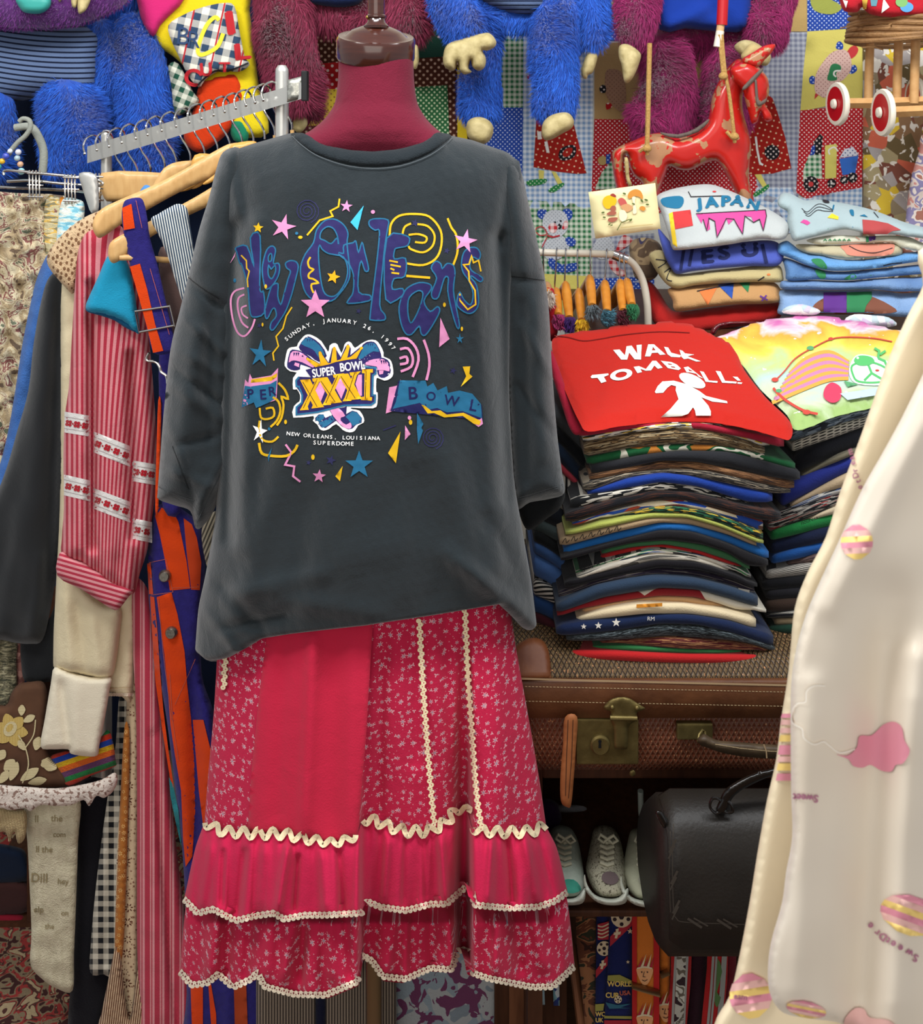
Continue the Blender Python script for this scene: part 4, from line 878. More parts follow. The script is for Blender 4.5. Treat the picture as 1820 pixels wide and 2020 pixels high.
m_ = MB(); c_ = P(1183, 1467, 1.545); m_.lathe([(0, 0), (.0165, 0), (.0165, .004), (.0135, .006), (.0135, .0075), (0, .0075)], c_, n=30, axis=(0, -1, 0), cap=False); ro = m_.build('lock_rose', obr, lp)
A = Art(lambda x, y: 1.536+0*x, h=5); kh = M('keyhole_black', '#050403'); A.disc(1183, 1463, 3.4, kh); A.poly([(1181, 1464), (1185, 1464), (1186, 1476), (1180, 1476)], kh); A.build('keyhole', lp)
hp = sp([(1190, 1395), (1204, 1380), (1222, 1375), (1240, 1377), (1258, 1388), (1272, 1397), (1264, 1402), (1256, 1406), (1256, 1420), (1244, 1428), (1238, 1440), (1238, 1470), (1234, 1478), (1216, 1478), (1210, 1470), (1210, 1440), (1206, 1428), (1204, 1418), (1204, 1404), (1196, 1401)], 3)
hs = inflate('hasp', hp, 1.540, .0025, 5, obr, case, h=6)
m_ = MB(); m_.tube([P(1203, 1416, 1.536), P(1256, 1417, 1.536)], .0042, 10); m_.build('hinge_pin', obr, hs)
for x, y in ((1207, 1395), (1256, 1396)): MB().ball(P(x, y, 1.536), .004, 10).build('rivet', obr, hs)
MB().ball(P(1247, 1525, 1.558), .0055, 10, (1, .5, 1)).build('stud', obr, case)
MB().box((X(1335, 1.55), 1.548, Z(1458, 1.55)), (X(1405, 1.55), 1.56, Z(1428, 1.55)), .002).build('handle_mount', obr, case, smooth=False)
m_ = MB(); m_.tube([P(x, y, d) for x, y, d in sp3] if False else [P(1385, 1440, 1.54), P(1378, 1450, 1.53), P(1376, 1462, 1.525), P(1384, 1470, 1.522), P(1392, 1458, 1.528), P(1390, 1444, 1.54)], .0022, 8, closed=True); m_.build('handle_ring', obr, case)
hl = inflate('handle', sp([(1375, 1458), (1388, 1448), (1402, 1455), (1420, 1461), (1460, 1464), (1510, 1468), (1560, 1470), (1600, 1468), (1600, 1492), (1560, 1496), (1510, 1496), (1460, 1492), (1420, 1484), (1398, 1476), (1382, 1470)], 4), 1.515, .011, 12, M('dark_handle_leather', lambda t: t.mix(t.noise(t.co('Object'), 60, 4), '#2e2318', '#5d4c38'), rough=.5, bump=(.4, 90, .002)), case, h=7)
A = Art(lambda x, y: 1.5035+0*x, h=8); A.line([(1410, 1468), (1460, 1476), (1520, 1482), (1590, 1484)], 1.4, pale); A.line([(1506, 1468), (1511, 1482), (1512, 1496)], 2.5, MATS['worn_edge']); A.build('handle_stitching', hl)
st = thing('leather_strap', 'thin tan leather strap hanging down in front of the wicker suitcase', 'strap', P(1123, 1592, 1.54))
so = inflate('strap', sp([(1114, 1415), (1138, 1414), (1136, 1470), (1131, 1540), (1126, 1588), (1118, 1592), (1106, 1580), (1105, 1530), (1110, 1470)], 4), 1.533, .0035, 6, tanl, st, h=7)
A = Art(o_front[so.name], h=8); A.line([(1120, 1420), (1117, 1500), (1115, 1570)], 1.3, M('dark_groove', '#3b2012')); A.line([(1130, 1420), (1127, 1500), (1121, 1575)], 1.3, MATS['dark_groove']); A.build('groove', st)

# --- printed tees folded in stacks
def K(hexs, scale=30, stretch=(1, 1, 1)):
    def f(t):
        n = len(hexs); return t.cells([(i/n, h) for i, h in enumerate(hexs)], scale, 'UV', stretch)
    return f
def B(hexs, scale=25, stretch=(1, 4, 1), seed=0):
    def f(t):
        n = len(hexs); return t.blotch([(0 if i == 0 else .36+.28*i/n, h) for i, h in enumerate(hexs)], scale, 'UV', stretch, seed)
    return f
def stops(fn, pts_list):
    out = []
    for pts in pts_list:
        out.append([(1040+x/2.676, 800+y/2.676) for x, y in pts])
    return out
fabs = [
 ('white tee with black line drawing', K(['#d8d2c6', '#2a2a2c', '#d8d2c6', '#d9b23a', '#c9c2b4', '#1a1a1c'], 70), [(300, 150), (540, 112), (760, 92), (980, 90), (1270, 175)]),
 ('brown faded photo-print tee', B(['#2a2118', '#5a452c', '#8c7350', '#241c16', '#a89878'], 22), [(305, 190), (560, 140), (800, 120), (1000, 130), (1245, 215)]),
 ('green tee with white and orange blocks', B(['#1d5a34', '#1d5a34', '#d6d2c0', '#1d5a34', '#c07a34'], 14, (1, .2, 1), 3), [(320, 268), (560, 218), (800, 202), (1000, 208), (1200, 250), (1405, 300)]),
 ('charcoal tee', '#25262a', [(345, 310), (600, 262), (800, 240), (1050, 240), (1250, 290), (1430, 345)]),
 ('tan and brown photo-print tee', B(['#3b2a20', '#7d5538', '#9c714c', '#5c3d2a', '#2a2624'], 20), [(335, 360), (560, 320), (700, 288), (900, 295), (1150, 350), (1400, 395)]),
 ('black tee with pale chest print', B(['#17181a', '#1c1c20', '#a89a84', '#18181b'], 16), [(300, 405), (520, 355), (720, 335), (950, 345), (1180, 395), (1380, 440)]),
 ('royal blue tee', '#1c3a8c', [(325, 450), (520, 385), (720, 355), (860, 368), (1060, 410), (1285, 462)]),
 ('black and white line-print tee', K(['#cfc8bb', '#1d1e20', '#d6cfc0', '#26272a'], 55), [(235, 480), (440, 450), (700, 402), (900, 425), (1040, 470), (1170, 510)]),
 ('black tee with brown face print', B(['#16161a', '#1a1a1e', '#4a2c22', '#18181b'], 14), [(210, 560), (440, 500), (660, 445), (860, 455), (1080, 510), (1330, 560)]),
 ('white tee with blue and red pictures', K(['#d9d2c4', '#274a9c', '#c9c1b2', '#a5402e', '#d8c9a8', '#6e4a38'], 26), [(245, 615), (480, 540), (660, 500), (820, 495), (1000, 540), (1235, 605)]),
 ('green black and yellow jungle-print tee', K(['#17382c', '#0f1513', '#2f6a48', '#c9a332', '#10201a'], 75), [(420, 590), (620, 548), (780, 530), (940, 555), (1080, 600), (1235, 665)]),
 ('lime green tee', '#a6ad55', [(208, 640), (420, 606), (640, 562), (840, 568), (1020, 620), (1238, 712)]),
 ('beige tee with black script', '#a58c6c', [(178, 690), (420, 640), (640, 592), (840, 590), (1020, 640), (1200, 710)]),
 ('bright blue tee', '#1f62a6', [(198, 740), (460, 668), (700, 615), (860, 625), (1060, 680), (1265, 765)]),
 ('black tee', '#161417', [(185, 800), (460, 722), (700, 660), (860, 668), (1060, 730), (1262, 812)]),
 ('mid green tee', '#3c6e46', [(400, 758), (560, 722), (740, 708), (920, 730), (1060, 775), (1165, 848)]),
 ('bright red tee', '#b02526', [(385, 775), (560, 745), (720, 730), (900, 762), (1030, 805), (1120, 838)]),
 ('white comic-print tee', K(['#cdc5b5', '#cdc5b5', '#202022', '#3d7a4c', '#cdc5b5', '#2a5aa0'], 45), [(262, 868), (480, 800), (660, 752), (860, 772), (1030, 820), (1172, 872)]),
 ('white tee with curved black lettering', K(['#c8bfae', '#b8b0a2', '#c8bfae', '#55524c'], 28), [(262, 900), (440, 832), (640, 782), (840, 788), (980, 830), (1070, 868)]),
 ('black tee', '#141216', [(205, 925), (440, 868), (680, 815), (860, 822), (1040, 862), (1205, 925)]),
 ('dark plum tee with grey print', B(['#201a26', '#241d2b', '#241d2b', '#6a645c'], 14), [(172, 968), (440, 905), (700, 852), (900, 865), (1060, 905), (1190, 960)]),
 ('slate blue tee', '#2a3a4e', [(160, 1040), (400, 925), (640, 895), (860, 905), (1040, 945), (1208, 1000)]),
 ('red tee with white map patches', K(['#8c2026', '#d0c8b6', '#8c2026', '#d4ccba'], 11, (1, .1, 1)), [(165, 1092), (400, 1010), (700, 960), (900, 970), (1080, 1020), (1252, 1075)]),
 ('peach tee', '#c49a6c', [(290, 1070), (500, 1030), (700, 1002), (880, 1008), (1000, 1040), (1102, 1078)]),
 ('cream tee with an orange stripe', '#d8c6a2', [(265, 1112), (420, 1068), (600, 1040), (820, 1038), (1000, 1070), (1198, 1120)]),
 ('navy tee with white stars', '#172444', [(160, 1150), (400, 1122), (620, 1098), (840, 1100), (1060, 1130), (1290, 1205)]),
 ('black and grey tyre-print tee', B(['#15181a', '#1c2224', '#5a6468', '#16191b'], 40, (1, 2, 1)), [(215, 1212), (460, 1190), (700, 1150), (900, 1155), (1100, 1205), (1300, 1275)]),
 ('maroon tee with brown cartoon print', B(['#4a161e', '#54181f', '#a5764e', '#4a161e'], 18), [(380, 1240), (560, 1228), (740, 1212), (940, 1225), (1100, 1240), (1290, 1280)]),
 ('bright green tee', '#2f7040', [(330, 1266), (500, 1262), (700, 1275), (860, 1285), (1000, 1288), (1162, 1290)]),
 ('bright red tee', '#b02022', [(205, 1285), (460, 1290), (700, 1302), (900, 1308), (1100, 1305), (1310, 1300)]),
]
def quadf(p): return pls(p, 22)
tops = []
for nm, c, p in fabs:
    q = [(1040+x/2.676, 800+y/2.676) for x, y in p]; tops.append((nm, c, q, quadf(q)))
xs_ = np.linspace(1090, 1580, 200); prev = None; arrs = []
for nm, c, q, f in tops:
    y = f(xs_)
    if prev is not None: y = np.maximum(y, prev+8.0)
    arrs.append(y); prev = y
NTOP = len(tops)
wh_thr = ink('white_print', '#e6e2d6'); bk_thr = ink('black_print', '#161616')
counts = {}
WHERE = {0: 'directly under the red WALK TOMBALL tee', 1: 'near the top of the tall stack', 5: 'in the upper half of the tall stack', 14: 'directly under the bright blue tee', 19: 'just under the white lettering tee', 16: 'at mid-height of the tall stack', 29: 'at the very bottom of the tall stack on the suitcase'}
for i, (nm, c, q, f) in enumerate(tops):
    yt = arrs[i]; yb = arrs[i+1]+0.3 if i < NTOP-1 else yt+22
    yb = np.minimum(yb, yt+30); x0, x1 = q[0][0]-3, q[-1][0]+3
    ft = lambda x, a=yt: np.interp(x, xs_, a); fb = lambda x, a=yb: np.interp(x, xs_, a)
    mt = cloth('tee_fabric_%d' % i, c, b=.3); lab = nm+' '+WHERE.get(i, 'in the tall stack on the suitcase')
    if i not in WHERE and i: lab = nm+' in the tall stack, under the '+' '.join(fabs[i-1][0].split(' with ')[0].split()[:3])
    root = thing('folded_t_shirt', lab, 't-shirt', P((x0+x1)/2, float(fb((x0+x1)/2)), 1.6), group='printed tees in the tall stack on the suitcase')
    d0 = 1.565+random.uniform(-.008, .008)+(.012 if i in (15, 16, 23, 28) else 0)
    rolls('folded_body', None, ft, fb, x0, x1, d0, mt, root, seed=i+1)
    dfn = lambda x, y, d0=d0, x0=x0, x1=x1: d0-.002+.03*(2*(x-x0)/(x1-x0)-1)**2
    A = Art(dfn, h=5, eps=.001)
    if i == 25:
        for x, y, r in ((1151, 1236, 6), (1180, 1234, 7.5), (1215, 1228, 9)): A.star(x, y, r, wh_thr)
        A.text('RM', 1276, 1224, 8, wh_thr, rot=.02)
    if i == 18: A.arctext('ONALGO', 1330, 1520, 431, -24.5, -14, 9.5, bk_thr)
    if i == 12:
        for k in range(7): xx = 1115+k*17; yy = float((ft(xx)+fb(xx))/2)+1; A.line([(xx-6, yy+4), (xx, yy-5), (xx+2, yy+4), (xx+8, yy-2)], 1.3, bk_thr, smooth=3)
    if i == 24: A.poly([(1255, float(ft(1255))+2), (1306, float(ft(1306))+1), (1306, float(ft(1306))+8), (1255, float(ft(1255))+9)], ink('orange_print', '#d58a2c'))
    if i == 20: A.poly([(1456, 1160), (1478, 1164), (1478, 1172), (1456, 1168)], ink('grey_print', '#8a857c'))
    A.build('print', root)

# stack behind, at the left of the tall stack
lb = [('grey marl tee', '#4a4c50', 70, 440), ('black tee', '#17181c', 240, 560), ('navy blue tee', '#1f2c40', 330, 690), ('pink tee', '#b8404e', 470, 820), ('black and white striped tee', None, 540, 860), ('white mouse-grey tee', '#a8a294', 700, 950), ('dark navy tee', '#15181f', 860, 1060), ('sage tee', '#3a4444', 1010, 1200), ('black tee', '#141617', 1100, 1300), ('denim blue tee', '#34507e', 1180, 1440), ('sky blue tee', '#4668a0', 1260, 1530), ('black and white zebra tee', None, 1440, 1660), ('mid blue tee', '#23406e', 1560, 1760), ('maroon tee', '#401820', 1680, 1890), ('red tee', '#8c1c20', 1760, 1960)]
for i, (nm, c, ya, yb_) in enumerate(lb):
    if c is None: c = (lambda t: t.stripes('#17181a', '#b8b2a6', 110, .55)) if i == 4 else (lambda t: t.stripes('#17181a', '#c8c2b6', 75, .5, .5))
    y0, y1 = 740+ya/3.608, 740+yb_/3.608; nx = lb[i+1] if i+1 < len(lb) else None
    g0, g1 = (740+nx[2]/3.608+2, 740+nx[3]/3.608+2) if nx else (y0+24, y1+20)
    xl, xr = 1052, 1150-(.02*i)
    ft = lambda x, a=y0, b=y1: a+(b-a)*np.clip((x-1052)/105, 0, 1.2)**1.25; fb = lambda x, a=g0, b=g1: np.maximum(a+(b-a)*np.clip((x-1052)/105, 0, 1.2)**1.25, 0)
    fbb = lambda x, ft=ft, fb=fb: min(max(float(fb(x)), float(ft(x))+10), float(ft(x))+46)
    mt = cloth('side_tee_%d' % i, c, b=.3)
    rolls('folded_t_shirt', nm+' sagging in the narrow stack at left'+(', the topmost' if i == 0 else ', over the denim one' if i == 8 else ''), ft, fbb, xl, xr+12, 1.66, mt, seed=60+i, depth=.22, cat='t-shirt', group='tees sagging in the narrow left stack', bow=.01)
# stack at the right, partly behind the hanging cream garment
rs = [('grey blue floral tee', K(['#5d6c7c', '#4a5560', '#8794a0', '#2c3036'], 70), (430, 800), (880, 655)), ('white tee with black polka dots', lambda t: t.dots('#b8b2a4', '#161616', .018, .32), (440, 850), (880, 700)), ('black tee', '#14151a', (450, 905), (880, 755)), ('olive thin tee', '#6c6654', (485, 1030), (880, 850)),
      ('royal blue tee', '#26307c', (380, 1085), (880, 880)), ('beige tee', '#b09a7c', (430, 1185), (880, 950)), ('white and blue checked tee', K(['#9aa2b0', '#3a4a70', '#b8b4ac', '#22262c'], 45), (400, 1215), (880, 1040)), ('black tee with red and white piece', B(['#17181a', '#1a1a1e', '#a8a298', '#8c2426'], 22), (310, 1240), (880, 1080)),
      ('cream tee with black script', '#bfae92', (470, 1290), (880, 1130)), ('green tee', '#1f7038', (325, 1325), (880, 1190)), ('navy tee', '#151c34', (325, 1385), (880, 1260)), ('mid blue tee', '#1d4c8c', (330, 1460), (880, 1330)), ('mauve brown photo tee', B(['#4a3a3c', '#6e5850', '#2c2428'], 22), (410, 1495), (880, 1400)),
      ('black and white striped tee', lambda t: t.stripes('#1c1c20', '#b0aaa0', 70, .6, 1.2), (300, 1540), (880, 1460)), ('black tee', '#141417', (280, 1595), (880, 1540)), ('charcoal tee', '#1d1c20', (300, 1650), (880, 1610)), ('dark brown tee', '#33261f', (295, 1700), (880, 1680)), ('black tee with white flash', B(['#14151a', '#17181c', '#8a867e'], 14), (300, 1770), (880, 1760)),
      ('tan tee', '#8a7a60', (345, 1800), (880, 1795)), ('bottle green tee', '#173226', (310, 1840), (880, 1835)), ('crimson tee', '#a02430', (370, 1890), (880, 1890)), ('cobalt tee', '#1e3a94', (345, 1960), (880, 1960)), ('white tee', '#b8b2a6', (370, 2000), (880, 2000))]
WR = {2: ', beneath the polka-dot one', 14: ', beneath the striped one'}
for i, (nm, c, a, b) in enumerate(rs):
    y0, y1 = 560+a[1]/2.729, 560+b[1]/2.729; xl, xr = 1400+a[0]/2.729, 1400+b[0]/2.729
    if i+1 < len(rs):
        n0 = rs[i+1][2]; n1 = rs[i+1][3]; g0 = 560+n0[1]/2.729+3; g1 = 560+n1[1]/2.729+3; gx0 = 1400+n0[0]/2.729
    else: g0, g1, gx0 = y0+12, y1+12, xl
    ft = lambda x, xl=xl, xr=xr, y0=y0, y1=y1: y0+(y1-y0)*np.clip((x-xl)/(xr-xl), -.3, 1)-5*math.sin(3.14*max(0, min(1, (x-xl)/(xr-xl))))
    fb = lambda x, gx0=gx0, xr=xr, g0=g0, g1=g1, ft=ft: min(max(g0+(g1-g0)*max(-.3, min(1, (x-gx0)/(xr-gx0)))-4, ft(x)+9), ft(x)+44)
    mt = cloth('right_tee_%d' % i, c, b=.3)
    root = thing('folded_t_shirt', nm+' in the right-hand stack'+WR.get(i, ''), 't-shirt', P((xl+xr)/2, y1, 1.66), group='tees in the right-hand stack')
    rolls('folded_body', None, ft, fb, xl, xr, 1.63, mt, root, seed=90+i, depth=.22, bow=.02)
    if i == 8: A = Art(lambda x, y: 1.622+0*x, h=5, eps=.001); A.text('nouresa', 1580, 1036, 8, bk_thr, rot=-.36, shear=.2); A.build('print', root)

# --- the red tee on top
red = cloth('red_jersey', '#b8241a', b=.35, vary=.04); crim = cloth('crimson_jersey', '#9c1c32')
wt = thing('folded_t_shirt', 'red t-shirt with white WALK TOMBALL! print, folded flat on top of the tall stack', 't-shirt', P(1330, 860, 1.65), group=None)
ol = sp([(1088, 672), (1100, 655), (1160, 645), (1240, 636), (1310, 632), (1360, 636), (1400, 652), (1445, 676), (1468, 722), (1510, 775), (1552, 815), (1563, 838), (1556, 858), (1530, 852), (1480, 838), (1400, 824), (1300, 824), (1220, 832), (1160, 842), (1142, 822), (1120, 775), (1098, 720)], 4)
bmp = lambda x, y: .006*np.exp(-((x-1330)/120.)**2)+.0025*vnoise(x, y, 110, 8)-line_fold(x, y, (1090, 668), (1260, 668), 7, .0)-line_fold(x, y, (1180, 760), (1160, 840), 14, -.003)
zf, ar = Z(842, 1.545), .36
wo, wd = slabtop('folded_body', ol, zf, 1.545, ar, .016, 13, red, wt, h=9, bump=bmp)
wo2 = rolls('folded_edge', 'crimson inner fold', quadf([(1140, 850), (1250, 834), (1380, 834), (1480, 852), (1545, 866)]), quadf([(1140, 862), (1250, 846), (1380, 846), (1480, 866), (1545, 884)]), 1142, 1546, 1.56, crim, wt, seed=5, depth=.2)
inflate('folded_sleeve', sp([(1086, 690), (1100, 720), (1125, 790), (1150, 838), (1152, 852), (1135, 858), (1122, 842), (1108, 800), (1090, 745), (1084, 710)], 4), lambda x, y: 1.60+.0007*(850-y), .008, 9, crim, wt, h=7)
A = Art(wd, h=7, eps=.0004)
def flat(pts, m=wh_thr, **k): A.poly([(1040+x/2.333, 340+y/2.333) for x, y in pts], m, **k)
def fw(pts, n=0, holes=()): f_ = lambda q: [(1150+x/3.139, 660+y/3.139) for x, y in q]; A.lv(1).poly(f_(pts), wh_thr, [f_(q) for q in holes], smooth=n)
fw([(185, 95), (225, 92), (258, 128), (268, 72), (300, 68), (335, 118), (330, 65), (362, 62), (358, 155), (318, 153), (285, 112), (272, 155), (235, 155)])
fw([(382, 135), (402, 60), (438, 60), (510, 123), (475, 126), (462, 112), (425, 114), (415, 135)], 0, [[(425, 98), (448, 97), (432, 76)]])
fw([(500, 75), (526, 80), (545, 112), (605, 128), (600, 141), (545, 138), (522, 122)]); fw([(596, 94), (615, 100), (630, 116), (688, 124), (645, 134), (728, 165), (700, 167), (650, 148), (624, 152), (608, 138)])
fw([(45, 262), (55, 250), (155, 240), (158, 250), (128, 262), (144, 290), (112, 300), (88, 268), (52, 270)])
el = lambda k: [(235+70*k*math.cos(t_)*.98+33*k*math.sin(t_)*.2, 248-70*k*math.cos(t_)*.2+33*k*math.sin(t_)) for t_ in [6.283*q/26 for q in range(26)]]
fw(el(1), 0, [el(.52)]); fw([(312, 200), (345, 195), (388, 213), (428, 162), (452, 162), (492, 205), (462, 212), (440, 192), (420, 222), (388, 224), (354, 212), (364, 232), (336, 239)])
fw([(480, 162), (545, 170), (580, 186), (605, 210), (590, 220), (525, 208)], 0, [[(520, 178), (545, 182), (552, 188), (530, 187)], [(540, 196), (566, 199), (572, 206), (548, 204)]])
fw([(622, 203), (650, 198), (742, 270), (716, 262), (700, 243), (660, 234), (640, 233)], 0, [[(650, 212), (682, 228), (656, 226)]])
fw([(722, 226), (745, 230), (778, 284), (832, 288), (830, 299), (758, 292)]); fw([(820, 225), (850, 228), (878, 286), (950, 292), (948, 303), (860, 298)]); fw([(925, 260), (955, 262), (975, 285), (955, 285)]); fw([(955, 294), (985, 297), (980, 306), (955, 304)])
A.lv(1).disc(1150+675/3.139, 660+285/3.139, 28, wh_thr, 11.5, rot=.42)
fw([(443, 355), (460, 320), (490, 290), (560, 285), (615, 300), (640, 306), (720, 350), (760, 380), (890, 412), (893, 425), (800, 415), (730, 388), (775, 440), (790, 475), (790, 502), (698, 502), (692, 470), (680, 450), (650, 490), (610, 505), (480, 512), (540, 460), (590, 400), (572, 345), (575, 320), (545, 312), (520, 330), (495, 360), (450, 363)])
A.build('printed_lettering', wt)
A = Art(wd, h=7, eps=.0005); A.line([(1093, 662), (1120, 665), (1150, 672), (1185, 668), (1230, 660), (1300, 654), (1360, 656)], 1.6, cloth('red_seam', '#7c1412'), smooth=4); A.build('neck_seam', wt)

# --- tie-dye tee
def tdye(t):
    o = t.xyz(t.co('UV')); n = t.noise(t.co('UV'), 11, 4, dist=.8); v = t.m('ADD', t.m('SUBTRACT', t.m('MULTIPLY', o[1], -1.0), t.m('MULTIPLY', o[0], .04)), t.m('MULTIPLY', n, .2))
    r = t.ramp(t.m('MULTIPLY', t.m('SUBTRACT', v, .625), 3.1), [(0, '#b868a8'), (.16, '#c465a0'), (.24, '#d8c8cc'), (.28, '#d8a040'), (.42, '#dcc850'), (.54, '#b8cc88'), (.7, '#b0ccc4'), (.85, '#c4d0b0'), (1, '#9cb870')])
    return t.mix(t.m('GREATER_THAN', t.noise(t.co('UV'), 30, 4), .66), r, '#dcd6d0')
tdm = cloth('tie_dye_jersey', tdye, b=.3)
td = thing('folded_t_shirt', 'pastel rainbow tie-dye t-shirt with a green frog print, folded on the right-hand stack', 't-shirt', P(1620, 850, 1.7))
ol = sp([(1396, 668), (1440, 648), (1490, 630), (1560, 618), (1620, 620), (1700, 632), (1790, 650), (1860, 680), (1870, 760), (1840, 790), (1760, 790), (1700, 800), (1640, 815), (1600, 832), (1566, 838), (1552, 810), (1500, 760), (1460, 708), (1425, 695)], 4)
tdo, tdd = slabtop('folded_body', ol, Z(840, 1.57), 1.57, .42, .016, 12, tdm, td, h=9, bump=lambda x, y: .006*np.exp(-((x-1650)/130.)**2)+.003*vnoise(x, y, 90, 11))
A = Art(tdd, h=7, eps=.0008); c = lambda n, h_: ink(n, h_)
xf = lambda x, y: (1400+x/2.729, 560+y/2.729)
def fp_(pts, m, **k): A.poly([xf(*p) for p in pts], m, **k)
def fl_(pts, w, m, **k): A.line([xf(*p) for p in pts], w, m, **k)
swl = c('soft_lilac', '#c07fa4')
A.lv(1)
for k in range(9): fl_([(430-12*k, 480+20*k), (520, 400+20*k), (640, 365+19*k), (745, 420+11*k)], 7, swl if k % 2 else c('soft_orange', '#d8a048'), smooth=5)
A.lv(2)
fl_([(350, 520), (400, 470), (460, 400), (560, 340), (680, 290), (860, 290), (980, 310)], 2.4, c('vine_red', '#c0483c'), smooth=5); fl_([(340, 560), (400, 620), (500, 680), (580, 700)], 5, c('vine_red', '#c0483c'), smooth=5)
for x, y, r, h_ in ((540, 345, 7, 'vine_green'), (350, 515, 7, 'vine_red'), (650, 295, 5, 'vine_red'), (370, 575, 6, 'vine_green'), (520, 690, 8, 'vine_red')): A.disc(*xf(x, y), r, c(h_, '#5a9c6a' if 'green' in h_ else '#c0483c'), r*.6)
A.lv(3); fp_([(760, 420), (800, 380), (880, 390), (960, 420), (1000, 480), (960, 540), (800, 540), (750, 490)], c('badge_white', '#eef2ee'), smooth=4)
A.lv(4); fl_([(770, 490), (765, 440), (830, 420), (900, 430), (970, 470), (975, 510), (900, 530), (800, 525)], 4, c('frog_green', '#58b468'), closed=True, smooth=4)
for p in ([(850, 430), (870, 480), (830, 520)], [(870, 480), (930, 515)], [(905, 400), (910, 360), (885, 345)], [(915, 380), (945, 360)], [(905, 400), (940, 415), (955, 450)]): fl_(p, 4.5, c('frog_green', '#58b468'))
fp_([(775, 415), (790, 390), (830, 385), (870, 395), (885, 420), (850, 438), (800, 438)], c('frog_green', '#58b468'), smooth=4); A.lv(5); A.disc(*xf(795, 398), 2.4, c('badge_white', '#eef2ee')); A.disc(*xf(900, 465), 4, c('vine_red', '#c0483c'), 2)
A.lv(4); fp_([(610, 590), (625, 550), (660, 530), (705, 560), (700, 620), (660, 640), (620, 620)], c('rose_red', '#d0405c'), smooth=4); fp_([(720, 520), (800, 540), (740, 555)], c('vine_green', '#5a9c6a')); fp_([(700, 590), (900, 560), (890, 600), (740, 625)], c('soft_blue', '#b8c8e0'))
A.build('printed_picture', td)
ld = thing('folded_lace', 'white patterned scarf bundle peeking out behind the tie-dye tee', 'scarf', P(1690, 655, 1.84))
inflate('scarf_fold', sp([(1545, 618), (1550, 606), (1575, 600), (1598, 604), (1618, 614), (1600, 622)], 3), 1.86, .01, 6, cloth('white_scarf', K(['#e8ecec', '#b8c8cc', '#f0f0ee', '#c8bcd0'], 60)), ld)
inflate('scarf_fold', sp([(1665, 632), (1685, 620), (1720, 622), (1752, 626), (1768, 642), (1720, 648), (1690, 646)], 3), 1.86, .01, 8, MATS['white_scarf'], ld)

# --- upper piles of painted sweatshirts
def up(name, label, outline, d, slope, th, r, mat, arts=None, cat='sweatshirt', group='painted sweatshirts piled on the shelf', xf=None, ymid=None, h=7, fold=None):
    o_ = [xf(*p) for p in outline] if xf else outline; o_ = sp(o_, 4); ys = [p[1] for p in o_]; yb_ = max(ys)
    root = thing(name, label, cat, P(np.mean([p[0] for p in o_]), yb_, d), group=group)
    df = lambda x, y: d+slope*(yb_-y)
    b_ = inflate('folded_body', o_, df, th, r, mat, root, h=h, fold=fold or (lambda x, y: .004*vnoise(x, y, 50, len(label))))
    if arts:
        A = Art(o_front[b_.name], h=6, eps=.0012, xf=xf); arts(A); A.build('painted_motif', root)
    return root
J1 = lambda x, y: (1040+x/2.333, 340+y/2.333)
whs = cloth('white_sweatshirt', '#b4b8b6', b=.4); blu = cloth('periwinkle_sweatshirt', '#4a58a8', b=.4)
bl = ink('fabric_black', '#26242a'); tl_ = ink('fabric_teal', '#1f6a8c'); pk_ = ink('fabric_pink', '#c8488c'); rd_ = ink('fabric_red', '#c23a3a'); yl_ = ink('fabric_yellow', '#e8c430'); gn_ = ink('fabric_green', '#2f7a4c'); pu_ = ink('fabric_purple', '#5c2f80'); or_ = ink('fabric_orange', '#d8743c'); bb_ = ink('fabric_blue', '#2a4c9c'); sal = ink('fabric_salmon', '#c8806c')
def aj(A):
    A.lv(1); A.poly([(622, 118), (700, 108), (720, 130), (700, 165), (640, 160), (615, 140)], tl_, smooth=3); A.poly([(668, 182), (750, 172), (762, 245), (680, 262)], rd_); A.poly([(650, 190), (668, 182), (684, 300), (690, 345), (668, 330)], yl_)
    A.line([(740, 88), (752, 112), (900, 108)], 2, bl); A.disc(860, 88, 9, rd_, 4)
    A.poly([(775, 190), (1095, 172), (1100, 200), (1085, 270), (1068, 215), (1040, 230), (1030, 205), (1000, 200), (990, 285), (960, 240), (950, 215), (925, 240), (915, 212), (900, 255), (872, 300), (862, 225), (835, 210), (840, 260), (825, 270), (808, 215), (800, 235)], pk_)
    A.lv(2)
    for ch, x, y, r, s_ in (('J', 785, 164, -.1, 20), ('A', 822, 162, -.1, 21), ('P', 890, 154, .02, 21), ('A', 935, 148, .14, 21), ('N', 1005, 160, .28, 19)): A.text(ch, x, y, s_*2.333, tl_, rot=r, bold=.08, sx=1.25)
    A.line([(775, 190), (1095, 172), (1100, 200), (1085, 270), (1068, 215), (1040, 230), (1000, 200), (990, 285), (950, 215), (915, 212), (872, 300), (862, 225), (835, 210), (825, 270), (808, 215)], 1.6, bl)
def textfix(A):  # letters sized in image px under an xf map
    pass
up('folded_sweatshirt', 'white sweatshirt painted with the word JAPAN and pink zigzags, on top of its pile', [(592, 118), (640, 85), (740, 62), (840, 55), (920, 80), (1010, 120), (1110, 170), (1180, 215), (1205, 255), (1190, 300), (1150, 312), (1060, 308), (940, 330), (820, 345), (690, 358), (664, 345), (650, 290), (618, 190)], 1.93, .0011, .028, 20, whs, aj, xf=J1)
